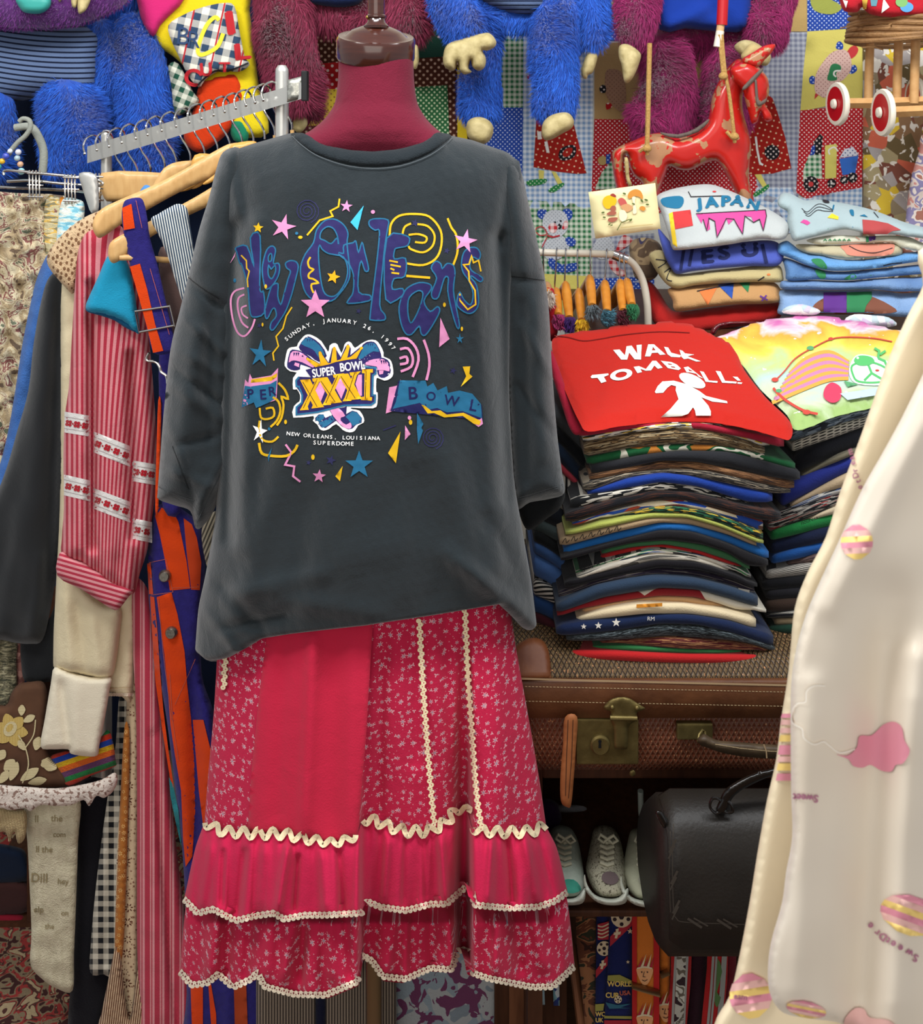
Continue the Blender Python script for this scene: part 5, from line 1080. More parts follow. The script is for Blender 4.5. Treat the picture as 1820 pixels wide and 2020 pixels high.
def ap(A):
    A.lv(1)
    for ch, x, y in (('E', 800, 418), ('S', 880, 400), ('U', 985, 388)): A.text(ch, x, y, 26*2.333, ink('dark_indigo', '#1c2350'), bold=.07, sx=1.4, rot=-.1)
    A.line([(720, 350), (705, 450)], 6, ink('dark_indigo', '#1c2350')); A.line([(760, 345), (745, 430)], 6, ink('dark_indigo', '#1c2350')); A.line([(1080, 330), (1100, 420)], 7, ink('dark_indigo', '#1c2350'))
up('folded_sweatshirt', 'periwinkle blue sweatshirt with dark painted letters, under the white JAPAN one', [(600, 260), (650, 310), (690, 352), (820, 345), (950, 325), (1100, 312), (1160, 330), (1180, 380), (1150, 430), (1040, 432), (900, 440), (760, 455), (690, 468), (660, 440), (630, 380)], 1.955, .0008, .022, 16, blu, ap, xf=J1)
def ac(A): A.line([(630, 460), (660, 440), (640, 490), (665, 500)], 2, bl, smooth=3); A.line([(1060, 500), (1090, 480)], 2.5, bl); A.disc(1110, 470, 8, or_, 5); A.line([(590, 400), (640, 410), (600, 440)], 2, bl, smooth=3)
up('folded_sweatshirt', 'cream sweatshirt with small doodles, between the periwinkle and bunting ones', [(560, 380), (620, 360), (660, 440), (700, 468), (820, 455), (960, 440), (1100, 425), (1160, 430), (1175, 470), (1165, 505), (1040, 505), (860, 512), (760, 522), (690, 535), (640, 515), (590, 450)], 1.955, .0008, .022, 15, cloth('cream_sweatshirt', '#b8a878', b=.4), ac, xf=J1)
def at_(A):
    A.lv(1); A.poly([(790, 545), (872, 530), (830, 612)], or_); A.poly([(876, 518), (950, 505), (942, 582)], bb_); A.poly([(972, 505), (1025, 500), (1015, 552)], gn_); A.lv(2); A.line([(780, 546), (870, 528), (960, 508), (1060, 495)], 2, bl); A.line([(1070, 568), (1105, 588)], 3, pu_); A.line([(1100, 565), (1078, 592)], 3, pu_)
up('folded_sweatshirt', 'tan sweatshirt painted with triangular bunting, near the bottom of its pile', [(645, 540), (700, 525), (860, 512), (1040, 500), (1130, 505), (1165, 540), (1165, 590), (1100, 605), (960, 608), (820, 622), (700, 640), (672, 625), (668, 590)], 1.945, .0008, .024, 16, cloth('tan_sweatshirt', '#b88c5c', b=.4), at_, xf=J1)
up('folded_sweatshirt', 'plain bright red sweatshirt at the bottom of the pile beside the small rail', [(510, 480), (560, 500), (600, 540), (650, 620), (700, 642), (840, 625), (1000, 606), (1160, 600), (1165, 665), (1100, 690), (900, 720), (760, 735), (600, 705), (560, 640), (530, 560)], 1.96, .0008, .026, 20, cloth('red_sweatshirt', '#a01d1a', b=.4, vary=.1), xf=J1)
up('rolled_scarf', 'crumpled tan and dark patterned cloth squeezed left of the sweatshirt pile', [(470, 330), (530, 300), (600, 320), (625, 380), (590, 420), (600, 470), (560, 500), (500, 490), (480, 430)], 2.02, .0008, .03, 18, cloth('tan_dark_cloth', B(['#4a3a2c', '#7a664c', '#5c4a38', '#2c2844', '#a08c68'], 18, (1, 1, 1)), b=.4), cat='scarf', group=None, xf=J1, fold=lambda x, y: .012*vnoise(x, y, 18, 4))
up('handbag', 'glossy maroon curved bag handle behind the red and tie-dye tees', [(840, 742), (860, 705), (910, 688), (1020, 686), (1080, 690), (1078, 700), (1010, 700), (920, 706), (880, 722), (862, 748)], 1.86, 0, .008, 5, M('maroon_vinyl', '#5c0f18', rough=.2, coat=.5), cat='bag', group=None, xf=J1, h=5)
J2 = lambda x, y: (1480+x/5.353, 360+y/5.353)
def a1(A):
    A.lv(1)
    for k in range(3): A.line([(540+20*k, 272+34*k), (600+10*k, 310+22*k), (700, 232+30*k), (780, 236+32*k), (870, 290+8*k)], 1.3, bl, smooth=5)
    A.poly([(525, 420), (560, 390), (600, 400), (632, 425), (600, 450), (560, 430)], pk_); A.poly([(810, 370), (860, 325), (930, 360), (925, 392), (870, 380)], yl_); A.poly([(1180, 390), (1300, 400), (1450, 430), (1590, 500), (1500, 512), (1440, 545), (1190, 545)], ink('fabric_brick', '#a84444')); A.poly([(1045, 290), (1085, 290), (1090, 350), (1060, 340)], tl_, smooth=3); A.poly([(1150, 350), (1200, 335), (1240, 365)], tl_); A.poly([(760, 180), (820, 190), (830, 215), (780, 212)], bl, smooth=3); A.line([(880, 235), (868, 285)], 3, tl_); A.disc(1078, 470, 4, tl_, 6); A.disc(818, 490, 3, gn_, 6); A.line([(1300, 310), (1350, 370)], 1.6, bl)
up('folded_sweatshirt', 'pale grey-blue shirt with a drawn face and small stars, on top of the denim pile', [(285, 200), (330, 115), (430, 120), (560, 185), (700, 180), (900, 205), (1200, 265), (1400, 330), (1600, 410), (1820, 470), (1990, 500), (1980, 620), (1800, 590), (1500, 550), (1250, 545), (1000, 495), (800, 540), (560, 600), (450, 612), (410, 500), (385, 400), (390, 310), (310, 260)], 1.93, .0013, .022, 16, cloth('pale_blue_shirt', '#9fb0b2', b=.3), a1, xf=J2, fold=lambda x, y: .006*vnoise(x, y, 40, 2)+line_fold(x, y, (1550, 400), (1560, 470), 8, -.010))
def a2(A):
    A.lv(1); A.poly([(1215, 570), (1245, 572), (1250, 625), (1222, 635)], gn_); A.poly([(1250, 572), (1322, 566), (1318, 605), (1252, 622)], pu_)
    for k in range(6): A.line([(770+50*k, 615), (790+50*k, 598), (805+50*k, 618)], 1.8, gn_)
    A.line([(1110, 575), (1150, 600)], 1.4, sal)
up('folded_shirt', 'white shirt with tiny green lettering and a violet patch, in the denim pile', [(590, 610), (760, 570), (900, 555), (1200, 565), (1450, 560), (1650, 570), (1800, 630), (1960, 700), (1960, 770), (1800, 735), (1600, 690), (1480, 635), (1200, 640), (850, 655), (690, 650)], 1.945, .0008, .014, 10, cloth('white_shirt', '#cfcdb8', b=.3), a2, cat='shirt', xf=J2, group='shirts and jeans in the denim pile')
up('folded_shirt', 'beige shirt with a large salmon painted patch, above the jeans', [(480, 655), (690, 655), (900, 660), (1200, 645), (1480, 640), (1590, 680), (1595, 750), (1500, 775), (1200, 795), (1000, 805), (760, 770), (560, 735)], 1.95, .0008, .014, 10, cloth('beige_shirt', '#b8ae90', b=.3), lambda A: (A.lv(1).poly([(960, 665), (1200, 650), (1480, 645), (1520, 680), (1480, 760), (1300, 780), (1050, 770), (990, 720)], sal, smooth=3), A.lv(2).line([(1040, 668), (1160, 725), (1320, 740), (1500, 690)], 1.4, bl, smooth=4)), cat='shirt', xf=J2, group='shirts and jeans in the denim pile')
den = lambda n, a, b: cloth(n, lambda t: t.mix(t.noise(t.co('UV'), 22, 6), a, b), b=.7)
up('folded_jeans', 'light sky blue jeans with a green leaf patch, topmost of the jeans', [(285, 680), (300, 645), (380, 615), (440, 650), (560, 735), (760, 770), (950, 810), (1200, 812), (1450, 775), (1700, 735), (1960, 730), (1960, 830), (1820, 830), (1600, 860), (1350, 905), (900, 935), (640, 890), (420, 800), (300, 750)], 1.94, .0008, .02, 14, den('sky_denim', '#3f78b4', '#7fb0dc'), lambda A: (A.lv(1).poly([(640, 815), (740, 805), (800, 870), (800, 915), (720, 890)], gn_, smooth=3), A.line([(1400, 880), (1500, 855), (1600, 850)], 2, bl)), cat='jeans', xf=J2, group='shirts and jeans in the denim pile')
up('folded_jeans', 'mid blue jeans with painted cactus shapes, second of the jeans', [(330, 800), (420, 810), (640, 890), (900, 940), (1350, 910), (1740, 870), (1960, 860), (1960, 950), (1760, 970), (1400, 1000), (1000, 1035), (700, 1025), (400, 1035), (370, 950), (350, 860)], 1.945, .0008, .018, 12, den('mid_denim', '#335a8c', '#6d93bf'), lambda A: (A.lv(1).poly([(680, 920), (780, 940), (790, 1010), (730, 1010)], gn_, smooth=3), A.poly([(985, 1025), (1070, 965), (1115, 985), (1100, 1015)], gn_, smooth=3), A.disc(1270, 980, 5, gn_, 5)), cat='jeans', xf=J2, group='shirts and jeans in the denim pile')
up('folded_jeans', 'worn blue jeans with rolled edge, third of the jeans', [(315, 1060), (380, 1035), (700, 1030), (1000, 1040), (1400, 1008), (1720, 1000), (1960, 990), (1960, 1130), (1700, 1150), (1500, 1150), (1300, 1130), (900, 1135), (600, 1130), (340, 1125)], 1.94, .0008, .02, 12, den('worn_denim', '#3a5f96', '#86a4c8'), cat='jeans', xf=J2, group='shirts and jeans in the denim pile')
up('folded_jeans', 'pale jeans with purple, green and brown patches, lowest of the jeans', [(300, 1140), (600, 1135), (900, 1140), (1300, 1135), (1600, 1170), (1960, 1160), (1960, 1420), (1600, 1420), (1200, 1400), (760, 1395), (320, 1400), (300, 1280)], 1.935, .0008, .024, 14, den('pale_denim', '#5f83b4', '#9db8d8'), lambda A: (A.lv(1).poly([(650, 1330), (720, 1250), (900, 1180), (1200, 1180), (1480, 1300), (1480, 1380), (700, 1390)], ink('fabric_brown', '#7a4a38'), smooth=3), A.lv(2).poly([(770, 1160), (1015, 1155), (1012, 1375), (770, 1370)], pu_), A.poly([(1015, 1160), (1280, 1150), (1280, 1220), (1220, 1300), (1200, 1370), (1015, 1370)], gn_)), cat='jeans', xf=J2, group='shirts and jeans in the denim pile')

# --- small white rail with little hangers
rail = thing('hanging_rail', 'small white metal rail with a curved end, in front of the patchwork quilt', 'clothes rail', P(1280, 660, 1.95)); wm = M('white_metal', '#cfc6b4', rough=.35, coat=.3)
m_ = MB(); m_.tube([P(x, y, 1.95) for x, y in [(1040, 497), (1100, 499), (1160, 500), (1212, 502)]], .0075, 14); m_.build('rail_bar', wm, rail)
m_ = MB(); m_.tube([P(x, y, 1.95) for x, y in sp([(1232, 508), (1250, 522), (1266, 550), (1275, 590), (1278, 640), (1279, 740)], 4, False)], .0078, 14); m_.build('rail_end', wm, rail)
m_ = MB(); m_.tube([P(1208, 502, 1.95), P(1236, 512, 1.95)], .010, 12); m_.build('joint', M('chrome', '#c8c8c8', rough=.18, metal=1), rail)
hw = M('orange_varnished_wood', lambda t: t.mix(t.noise(t.co('Object'), 60, 3), '#b86a14', '#d89238'), rough=.3, coat=.4)
chrome = MATS['chrome']
J4 = lambda x, y: (1040+x/5.94, 360+y/5.94)
hg = [((185, 810), (190, 1080), (225, 1200), (235, 1300), 'pale'), ((340, 815), (318, 1230), (335, 1250), (360, 1560), 'red'), ((447, 820), (435, 1160), (445, 1175), (490, 1590), 'violet'), ((585, 825), (590, 1240), (600, 1260), (635, 1620), 'yellow'), ((735, 820), (740, 1080), (728, 1100), (760, 1450), 'grey feather'), ((925, 830), (905, 1140), (905, 1160), (935, 1520), 'teal'), ((1080, 870), (1080, 1140), (1085, 1150), (1120, 1510), 'dark red'), ((1130, 870), (1155, 1130), (1160, 1140), (1225, 1440), 'green')]
trimc = {'pale': '#c8b8a8', 'red': '#8c2c54', 'violet': '#3a2058', 'yellow': '#c89a20', 'grey feather': '#5c6468', 'teal': '#4c7c8c', 'dark red': '#5c2430', 'green': '#2c6a44'}
for i, (a, b, c_, e, nm) in enumerate(hg):
    root = thing('small_hanger', 'orange wooden hanger tip wrapped in %s yarn on the small white rail' % nm, 'hanger', P(*J4(*e), 1.95), group='little wooden hangers on the small white rail')
    (ax_, ay), (bx, by), (cx_, cy_), (ex_, ey) = J4(*a), J4(*b), J4(*c_), J4(*e)
    m_ = MB(); m_.tube([P(ax_, ay+8, 1.965), P(ax_, ay-4, 1.962), P(ax_+1, ay-8, 1.95), P(ax_, ay-3, 1.938), P(ax_, ay+10, 1.938), P(bx, by, 1.945)], .0016, 6); m_.build('hook', chrome, root)
    m_ = MB(); w = [.0055, .009, .0105, .0095, .008]; pts = [P(cx_+(ex_-cx_)*t_, cy_+(ey-cy_)*t_, 1.945-.10*t_) for t_ in (0, .08, .3, .7, 1)]; m_.tube(pts, w, 12); m_.build('arm', hw, root)
    m_ = MB(); m_.tube([P(cx_-2, cy_+4, 1.955), P(cx_-14, cy_+30, 2.03), P(cx_-26, ey, 2.08)], [.006, .0095, .008], 10); m_.build('arm', hw, root)
    v, f = hairs(np.array([tuple(P(ex_+random.uniform(-10, 10), ey+random.uniform(-2, 22), 1.84+random.uniform(-.01, .01))) for _ in range(260)]), np.random.randn(260, 3)*.5+np.array([0, -.6, .3]), .012, .0022, seed=i)
    mb = MB(); mb.ball(P(ex_+1, ey+12, 1.85), .015, 12, (1, 1, 1.2)); bv = np.array(mb.v); mesh('yarn_wrap', np.concatenate([bv, v]), mb.f+[tuple(q) for q in (f+len(bv))], cloth('yarn_'+nm.replace(' ', '_'), trimc[nm]), root)
rp = inflate('red_garment', sp([(1077, 572), (1085, 568), (1092, 572), (1096, 600), (1100, 640), (1098, 662), (1084, 672), (1078, 620)], 3), 1.86, .012, 7, cloth('deep_red', '#9c1420'), label='sliver of deep red cloth standing left of the small hangers', cat='cloth')

# --- postcard
pc = thing('postcard', 'pale yellow card with painted mushrooms, standing before the wooden horse', 'card', P(1230, 470, 1.86)); paper = M('cream_paper', '#e6dba6', rough=.6)
co_ = inflate('card', [(1160, 379), (1292, 361), (1303, 451), (1174, 471)], 1.86, .0008, 3, paper, pc, h=20)
J5 = J4; A = Art(lambda x, y: 1.857+0*x, h=6, eps=.0008, xf=J5); I = lambda n, c_: ink('card_'+n, c_)
A.lv(1); A.poly([(880, 240), (905, 170), (980, 150), (1040, 190), (1035, 250), (980, 300), (920, 305)], I('yellow', '#e6b820'), smooth=3); A.poly([(968, 150), (1000, 128), (1035, 150), (1030, 175)], I('red', '#9c3c34'), smooth=3)
A.poly([(1060, 210), (1100, 178), (1150, 210), (1168, 270), (1140, 300), (1095, 275)], I('rose', '#c25c54'), smooth=3); A.poly([(1090, 280), (1170, 250), (1230, 285), (1220, 320), (1160, 345)], I('tan', '#cf9c6c'), smooth=3)
A.poly([(1175, 170), (1195, 110), (1260, 78), (1320, 95), (1350, 150), (1345, 200), (1310, 170), (1250, 160), (1200, 190)], I('orange', '#d08c3c'), smooth=3); A.poly([(1225, 175), (1265, 170), (1260, 230), (1280, 350), (1235, 360), (1240, 260)], I('stem', '#efe4c0'), smooth=3)
A.poly([(970, 300), (1000, 270), (1035, 285), (1030, 330), (985, 335)], I('brown', '#a5604c'), smooth=3); A.poly([(925, 375), (980, 335), (1040, 345), (1020, 380)], I('brown', '#a5604c'), smooth=3); A.poly([(945, 450), (960, 415), (1055, 410), (1040, 445), (990, 465)], I('brown', '#a5604c'), smooth=3); A.poly([(1310, 300), (1345, 275), (1385, 300), (1360, 335)], I('orange', '#d08c3c'), smooth=3); A.poly([(1080, 330), (1140, 330), (1170, 400), (1130, 460), (1080, 430)], I('stem', '#efe4c0'), smooth=3)
for x, y, r in ((1135, 130, 4.2), (885, 352, 4), (900, 408, 3.6), (960, 490, 3.2), (1340, 215, 4.5), (1390, 205, 4.5), (1405, 258, 4), (1242, 250, 3.6), (1210, 440, 4.4), (985, 500, 3)): A.disc(*[(x), (y)], r*5, I('leaf', '#5c6a38'), r*2.6, rot=random.uniform(-1, 1))
A.line([(1095, 530), (1470, 488)], .9, I('rule', '#b8a05c')); A.line([(1050, 560), (1100, 470), (1200, 430)], 1.6, I('leaf', '#5c6a38')); A.build('mushroom_picture', pc)

# --- handbag
bagm = M('black_saddle_leather', lambda t: t.mix(t.noise(t.co('Object'), 14, 5), '#15120f', '#27221d'), rough=.5, bump=(.35, 220, .0015), spec=.4)
bag = thing('handbag', 'black leather satchel handbag with laced edges hanging in front of the trainers', 'handbag', P(1420, 1870, 1.45))
bx0, bx1 = X(1306, 1.40), X(1600, 1.40)
prof = [(1.43, .683), (1.405, .665), (1.393, .62), (1.390, .52), (1.396, .488), (1.41, .470), (1.45, .447), (1.51, .427), (1.56, .428), (1.605, .45), (1.62, .49), (1.605, .54), (1.56, .60), (1.50, .655), (1.46, .682)]
sweep('body', prof, bx0, bx1, bagm, bag, n=20, round_=.006)
fl = [(p[0]-.012, p[1]) for p in [(1.47, .69), (1.43, .694), (1.403, .672), (1.388, .62), (1.386, .56), (1.387, .512)]]; flp = fl+[(y+.004, z-.001) for y, z in fl[::-1]]
sweep('flap', flp, X(1318, 1.385), bx1+.004, bagm, bag, n=12, round_=.001)
A = Art(lambda x, y: np.interp(y, [1605, 1650, 1720, 1830], [1.386, 1.373, 1.3705, 1.3705])-.002, h=8, eps=.0009); lthr = M('lace_thong', '#423c36', rough=.3)
A.line([(1328, 1625), (1326, 1700), (1328, 1790), (1334, 1812), (1350, 1819), (1420, 1822), (1480, 1824), (1570, 1826)], 1.6, lthr, smooth=4); A.line([(1322, 1640), (1319, 1720), (1322, 1800)], 1.4, lthr)
for x, y in ((1325, 1668), (1328, 1730), (1332, 1788)): A.line([(x-5, y+14), (x+8, y-12)], 4.6, lthr); A.line([(x-7, y+26), (x+6, y)], 3.0, lthr)
for x, y in ((1372, 1820), (1430, 1822), (1500, 1824)): A.line([(x-16, y-8), (x+12, y+10)], 4.8, lthr); A.line([(x-4, y-9), (x+24, y+7)], 3.0, lthr)
A.build('lacing', bag)
inflate('handle', sp([(1411, 1600), (1418, 1580), (1428, 1560), (1446, 1545), (1480, 1528), (1520, 1516), (1560, 1512), (1600, 1515), (1600, 1530), (1560, 1526), (1520, 1532), (1486, 1546), (1458, 1562), (1442, 1578), (1434, 1600), (1425, 1608)], 3), 1.405, .007, 6, M('glossy_black_leather', '#14110f', rough=.22, coat=.4), bag, h=5)
for q in ([(1405, 1575), (1400, 1592), (1412, 1604), (1425, 1596), (1420, 1578)], [(1428, 1578), (1424, 1592), (1432, 1602), (1445, 1600), (1440, 1585)]): m_ = MB(); m_.tube([P(x, y, 1.40) for x, y in sp(q, 4)], .0022, 8, closed=True); m_.build('handle_loop', MATS['glossy_black_leather'], bag)
inflate('side_tab', sp([(1292, 1602), (1300, 1598), (1310, 1606), (1318, 1625), (1310, 1634), (1300, 1622)], 3), 1.405, .005, 4, MATS['glossy_black_leather'], bag, h=4)
pk = thing('plastic_packet', 'clear packet with a folded cream cloth lying behind the black handbag', 'packet', P(1410, 1602, 1.68)); inflate('packet', sp([(1300, 1572), (1400, 1566), (1520, 1566), (1520, 1640), (1430, 1645), (1300, 1650)], 2), 1.66, .012, 14, cloth('olive_cream_cloth', B(['#5c5440', '#8a8264', '#6c6450', '#b8b090'], 14), b=.5), pk)
m_ = MB(); m_.tube([P(1263, 1560, 1.70), P(1264, 1600, 1.70), P(1272, 1660, 1.72)], .0055, 10); m_.build('plastic_hanger', M('grey_plastic', '#8f9890', rough=.4), label='grey plastic rod standing behind the handbag above the trainers', cat='rod')
for nm, o_, c_ in (('dark purple cloth lying on the cabinet shelf behind the skirt', [(1060, 1590), (1100, 1585), (1110, 1650), (1105, 1720), (1060, 1740)], '#2c1838'), ('navy cloth heaped on the cabinet shelf behind the trainers', [(1100, 1640), (1150, 1610), (1210, 1600), (1270, 1640), (1275, 1720), (1100, 1740)], '#12162a'), ('folded white card on the cabinet shelf behind the tan strap', [(1098, 1588), (1150, 1590), (1152, 1600), (1100, 1602)], '#6c6c70')):
    inflate('folded_cloth', sp(o_, 3), 1.86 if 'navy' in nm else 1.80, .025, 20, cloth('shelf_'+nm.split()[0]+nm.split()[1], c_), label=nm, cat='cloth')

# --- trainers
canv = M('speckled_canvas', lambda t: t.mix(t.m('GREATER_THAN', t.noise(t.co('Object'), 240, 2), .6), '#a7a28c', '#6c6656'), rough=.95, bump=(.8, 260, .003)); rub = M('white_rubber', '#b9bcae', rough=.5)
def shoe(xo, yo, label, mat, patch, cut=1.0, tilt=0):
    root = thing('sneaker', label, 'shoe', P(1200+xo, 1785+yo, 1.60), group='trainers on the cabinet shelf'); s_ = lambda q: [(x+xo, y+yo) for x, y in q]
    upo = sp(s_([(1156, 1720), (1160, 1685), (1166, 1655), (1172, 1635), (1188, 1628), (1206, 1632), (1216, 1642), (1224, 1660), (1232, 1700), (1236, 1740), (1230, 1765), (1205, 1772), (1175, 1762)]), 4)
    df = lambda x, y: 1.60+.0010*np.clip(1770+yo-y, 0, 160)
    u = inflate('upper', upo, df, .03, 28, mat, root, h=6); sl = sp(s_([(1153, 1725), (1158, 1745), (1172, 1764), (1195, 1772), (1220, 1770), (1237, 1752), (1239, 1765), (1232, 1782), (1205, 1786), (1178, 1780), (1158, 1762), (1151, 1742)]), 4)
    inflate('sole', sl, lambda x, y: 1.588+0*x, .018, 9, rub, root, h=5)
    fr = o_front[u.name]; A = Art(lambda x, y: fr(x, y)-.001, h=5)
    if patch: A.disc(1203+xo, 1732+yo, 17, patch, 13, rot=.2)
    else:
        A.poly(s_([(1185, 1740), (1215, 1735), (1230, 1755), (1205, 1762)]), M('teal_toe', '#3a8c78'), smooth=3); A.poly(s_([(1170, 1745), (1185, 1740), (1200, 1760), (1180, 1760)]), M('yellow_toe', '#b8b84c'), smooth=3)
    A.build('toe_patch', root); m_ = MB()
    for k in range(5): y = 1660+k*11+yo; xx = np.array([1184.+xo, 1197+xo, 1210+xo]); yy = np.array([y-3., y+3, y-1]); dd_ = fr(xx, yy)-.003; m_.cur = 0; m_.tube([P(a_, b_, c_) for a_, b_, c_ in zip(xx, yy, dd_)], .0028, 6)
    bw = [(1196, 1654), (1184, 1646), (1180, 1654), (1190, 1662), (1198, 1655), (1210, 1648), (1218, 1658), (1208, 1664), (1199, 1656)]; bz = fr(np.array([q[0]+xo for q in bw], float), np.array([q[1]+yo for q in bw], float)).min()-.004; m_.tube([P(a_+xo, b_+yo, bz) for a_, b_ in bw], .0026, 6)
    m_.build('laces', cloth('cream_laces', '#b8b49c'), root)
shoe(0, 0, 'speckled cream trainer with a round grey toe patch, in the middle of the shelf', canv, M('toe_grey', '#6c5c5c')); shoe(-84, 0, 'white trainer with a green and teal toe, half hidden by the skirt', M('white_canvas', lambda t: t.mix(t.noise(t.co('Object'), 60, 4), '#8d9a8c', '#b9c0b2'), rough=.9, bump=(.5, 200, .002)), None); shoe(72, 4, 'cream canvas trainer mostly hidden behind the black handbag', M('cream_canvas', '#a5a68e', rough=.9, bump=(.5, 200, .002)), M('grey_toe_cap', '#9a9a88'))

# --- braces / ties hanging below the shelf
J6 = lambda x, y: (1060+x/3.957, 1760+y/3.957)
tr_ = thing('tie_rail', 'thin dark rod under the cabinet shelf from which the printed ties hang', 'rod', P(1280, 1792, 1.66)); m_ = MB(); m_.tube([P(1120, 1793, 1.665), P(1600, 1793, 1.665)], .004, 8); m_.build('rod', MATS['dark_metal'], tr_)
camo = cloth('camo_silk', lambda t: t.blotch([(0, '#2c1710'), (.42, '#5a3220'), (.52, '#8a5c3c'), (.58, '#2c2c1e'), (.64, '#5a3220')], 16, 'UV', (1, 1.6, 1), 2.0, 1.5)); nvs = cloth('navy_silk', '#141c4c'); ors = cloth('orange_silk', '#c06a24'); rds = cloth('red_silk', '#a01c1c'); dk = cloth('wine_gap_shade', '#260a16')
inkT = lambda n, c_: ink('tie_'+n, c_)
def ball_(A, x, y, r):
    A.lv(2).disc(x, y, r, inkT('cream', '#c8b494')); A.lv(3)
    for k in range(5): a = 6.28*k/5+.3; A.disc(x+.68*r*math.cos(a), y+.68*r*math.sin(a), r*.2, inkT('dark', '#2a1c20'), n=6)
    A.disc(x, y, r*.26, inkT('dark', '#2a1c20'), n=6)
def cross(A, x, y, s_=1): A.lv(3).poly([(x-14*s_, y-30*s_), (x+8*s_, y-36*s_), (x+4*s_, y-10*s_), (x+22*s_, y-14*s_), (x+20*s_, y+6*s_), (x+2*s_, y+10*s_), (x-4*s_, y+36*s_), (x-22*s_, y+34*s_), (x-16*s_, y+10*s_), (x-30*s_, y+12*s_), (x-26*s_, y-8*s_), (x-12*s_, y-8*s_)], inkT('cream', '#c8b494'))
def t_a(A):   # narrow navy
    A.lv(2); A.poly([(468, 250), (556, 228), (556, 370), (470, 372)], inkT('red', '#9c2430')); A.lv(3)
    for k in range(4): A.line([(470, 262+28*k), (505, 270+28*k), (556, 246+28*k)], 2.6, inkT('cream', '#c8b494'), smooth=3)
    ball_(A, 520, 440, 58); A.lv(1.5).poly([(455, 610), (540, 500), (556, 500), (556, 560), (455, 670)], inkT('red', '#9c2430')); cross(A, 512, 565, 1.0); A.lv(2).poly([(450, 875), (520, 870), (512, 925), (450, 930)], inkT('olive', '#8a8440')); A.text('WO', 452, 968, 9*3.957, inkT('gold', '#c8a858'), bold=.06, sx=.9); A.text('UK', 452, 1015, 9*3.957, inkT('gold', '#c8a858'), bold=.06, sx=.9)
def t_b(A):
    ball_(A, 655, 195, 82); A.lv(1.5).poly([(565, 350), (690, 210), (738, 215), (738, 260), (565, 425)], inkT('red', '#9c2430')); cross(A, 625, 322, 1.1); A.lv(2).star(722, 305, 24, inkT('cream', '#c8b494')); A.star(705, 545, 16, inkT('cream', '#c8b494')); A.poly([(548, 650), (640, 645), (735, 690), (735, 718), (545, 690)], inkT('olive', '#8a8440')); A.lv(3)
    A.text('WORLD', 545, 735, 10.5*3.957, inkT('gold', '#c8a858'), bold=.05, sx=.95); A.text('CUP', 530, 822, 10.5*3.957, inkT('gold', '#c8a858'), bold=.05, sx=.9, rot=.03); A.text('USA', 640, 805, 9*3.957, inkT('rust', '#a5503c'), bold=.05, sx=.95, rot=-.05); ball_(A, 628, 838, 30); A.lv(2).poly([(530, 860), (620, 880), (730, 870), (650, 900), (730, 905), (560, 910)], inkT('teal', '#2c5a6c')); A.poly([(520, 965), (735, 968), (735, 990), (520, 985)], inkT('olive', '#8a8440')); A.poly([(520, 1000), (735, 1000), (735, 1080), (520, 1080)], inkT('red', '#9c2430'))
def face(A, x, y):
    A.lv(2); A.poly([(x-58, y-20), (x, y-35), (x+58, y-20), (x+66, y+10), (x+50, y+60), (x+20, y+110), (x-15, y+110), (x-45, y+60), (x-62, y+10)], inkT('skin', '#cf9464'), smooth=2); A.lv(3)
    for k in range(5): A.poly([(x-58+24*k, y-20), (x-35+24*k, y-24), (x-6+20*k, y-120-8*(k % 2))], inkT('red', '#9c2430') if k % 2 == 0 else inkT('cream', '#c8b494'))
    A.line([(x-58, y-14), (x, y-26), (x+58, y-14)], 3, inkT('cream', '#c8b494'), smooth=3); A.lv(4); A.disc(x-22, y+14, 6, inkT('dark', '#2a1c20')); A.disc(x+22, y+14, 6, inkT('dark', '#2a1c20')); A.line([(x-2, y+10), (x-12, y+50), (x+8, y+52)], 1.2, inkT('dark', '#2a1c20')); A.line([(x-20, y+75), (x+2, y+84), (x+22, y+72)], 1.3, inkT('dark', '#2a1c20'), smooth=3)
def t_c(A):
    A.lv(1); A.poly([(738, 95), (775, 100), (775, 1080), (738, 1080)], inkT('red2', '#a81c1c')); A.poly([(905, 95), (950, 100), (950, 1080), (905, 1080)], inkT('red2', '#a81c1c')); face(A, 835, 610); face(A, 835, 985)
def t_f(A):
    A.lv(1)
    for x, w in ((1082, 5), (1150, 3), (1172, 5)): A.line([(x, 440), (x-18, 760), (x-32, 1080)], w, inkT('silver', '#8a8a84'))
    A.poly([(1088, 450), (1160, 450), (1150, 760), (1135, 1080), (1062, 1080), (1078, 760)], MATS.get('tie_mottle') or cloth('tie_mottle', lambda t: t.blotch([(0, '#2c1c20'), (.45, '#a8a498'), (.55, '#5c5448'), (.62, '#b8b4a8')], 45)))
def t_g(A):
    A.lv(1)
    for x, w in ((1375, 5), (1400, 4), (1450, 4), (1470, 6)): A.line([(x, 440), (x-20, 760), (x-50, 1080)], w, inkT('silver', '#8a8a84'))
    A.poly([(1405, 520), (1440, 620), (1400, 780), (1430, 820), (1400, 900), (1380, 840), (1395, 700)], inkT('moss', '#4c6a3c'), smooth=2)
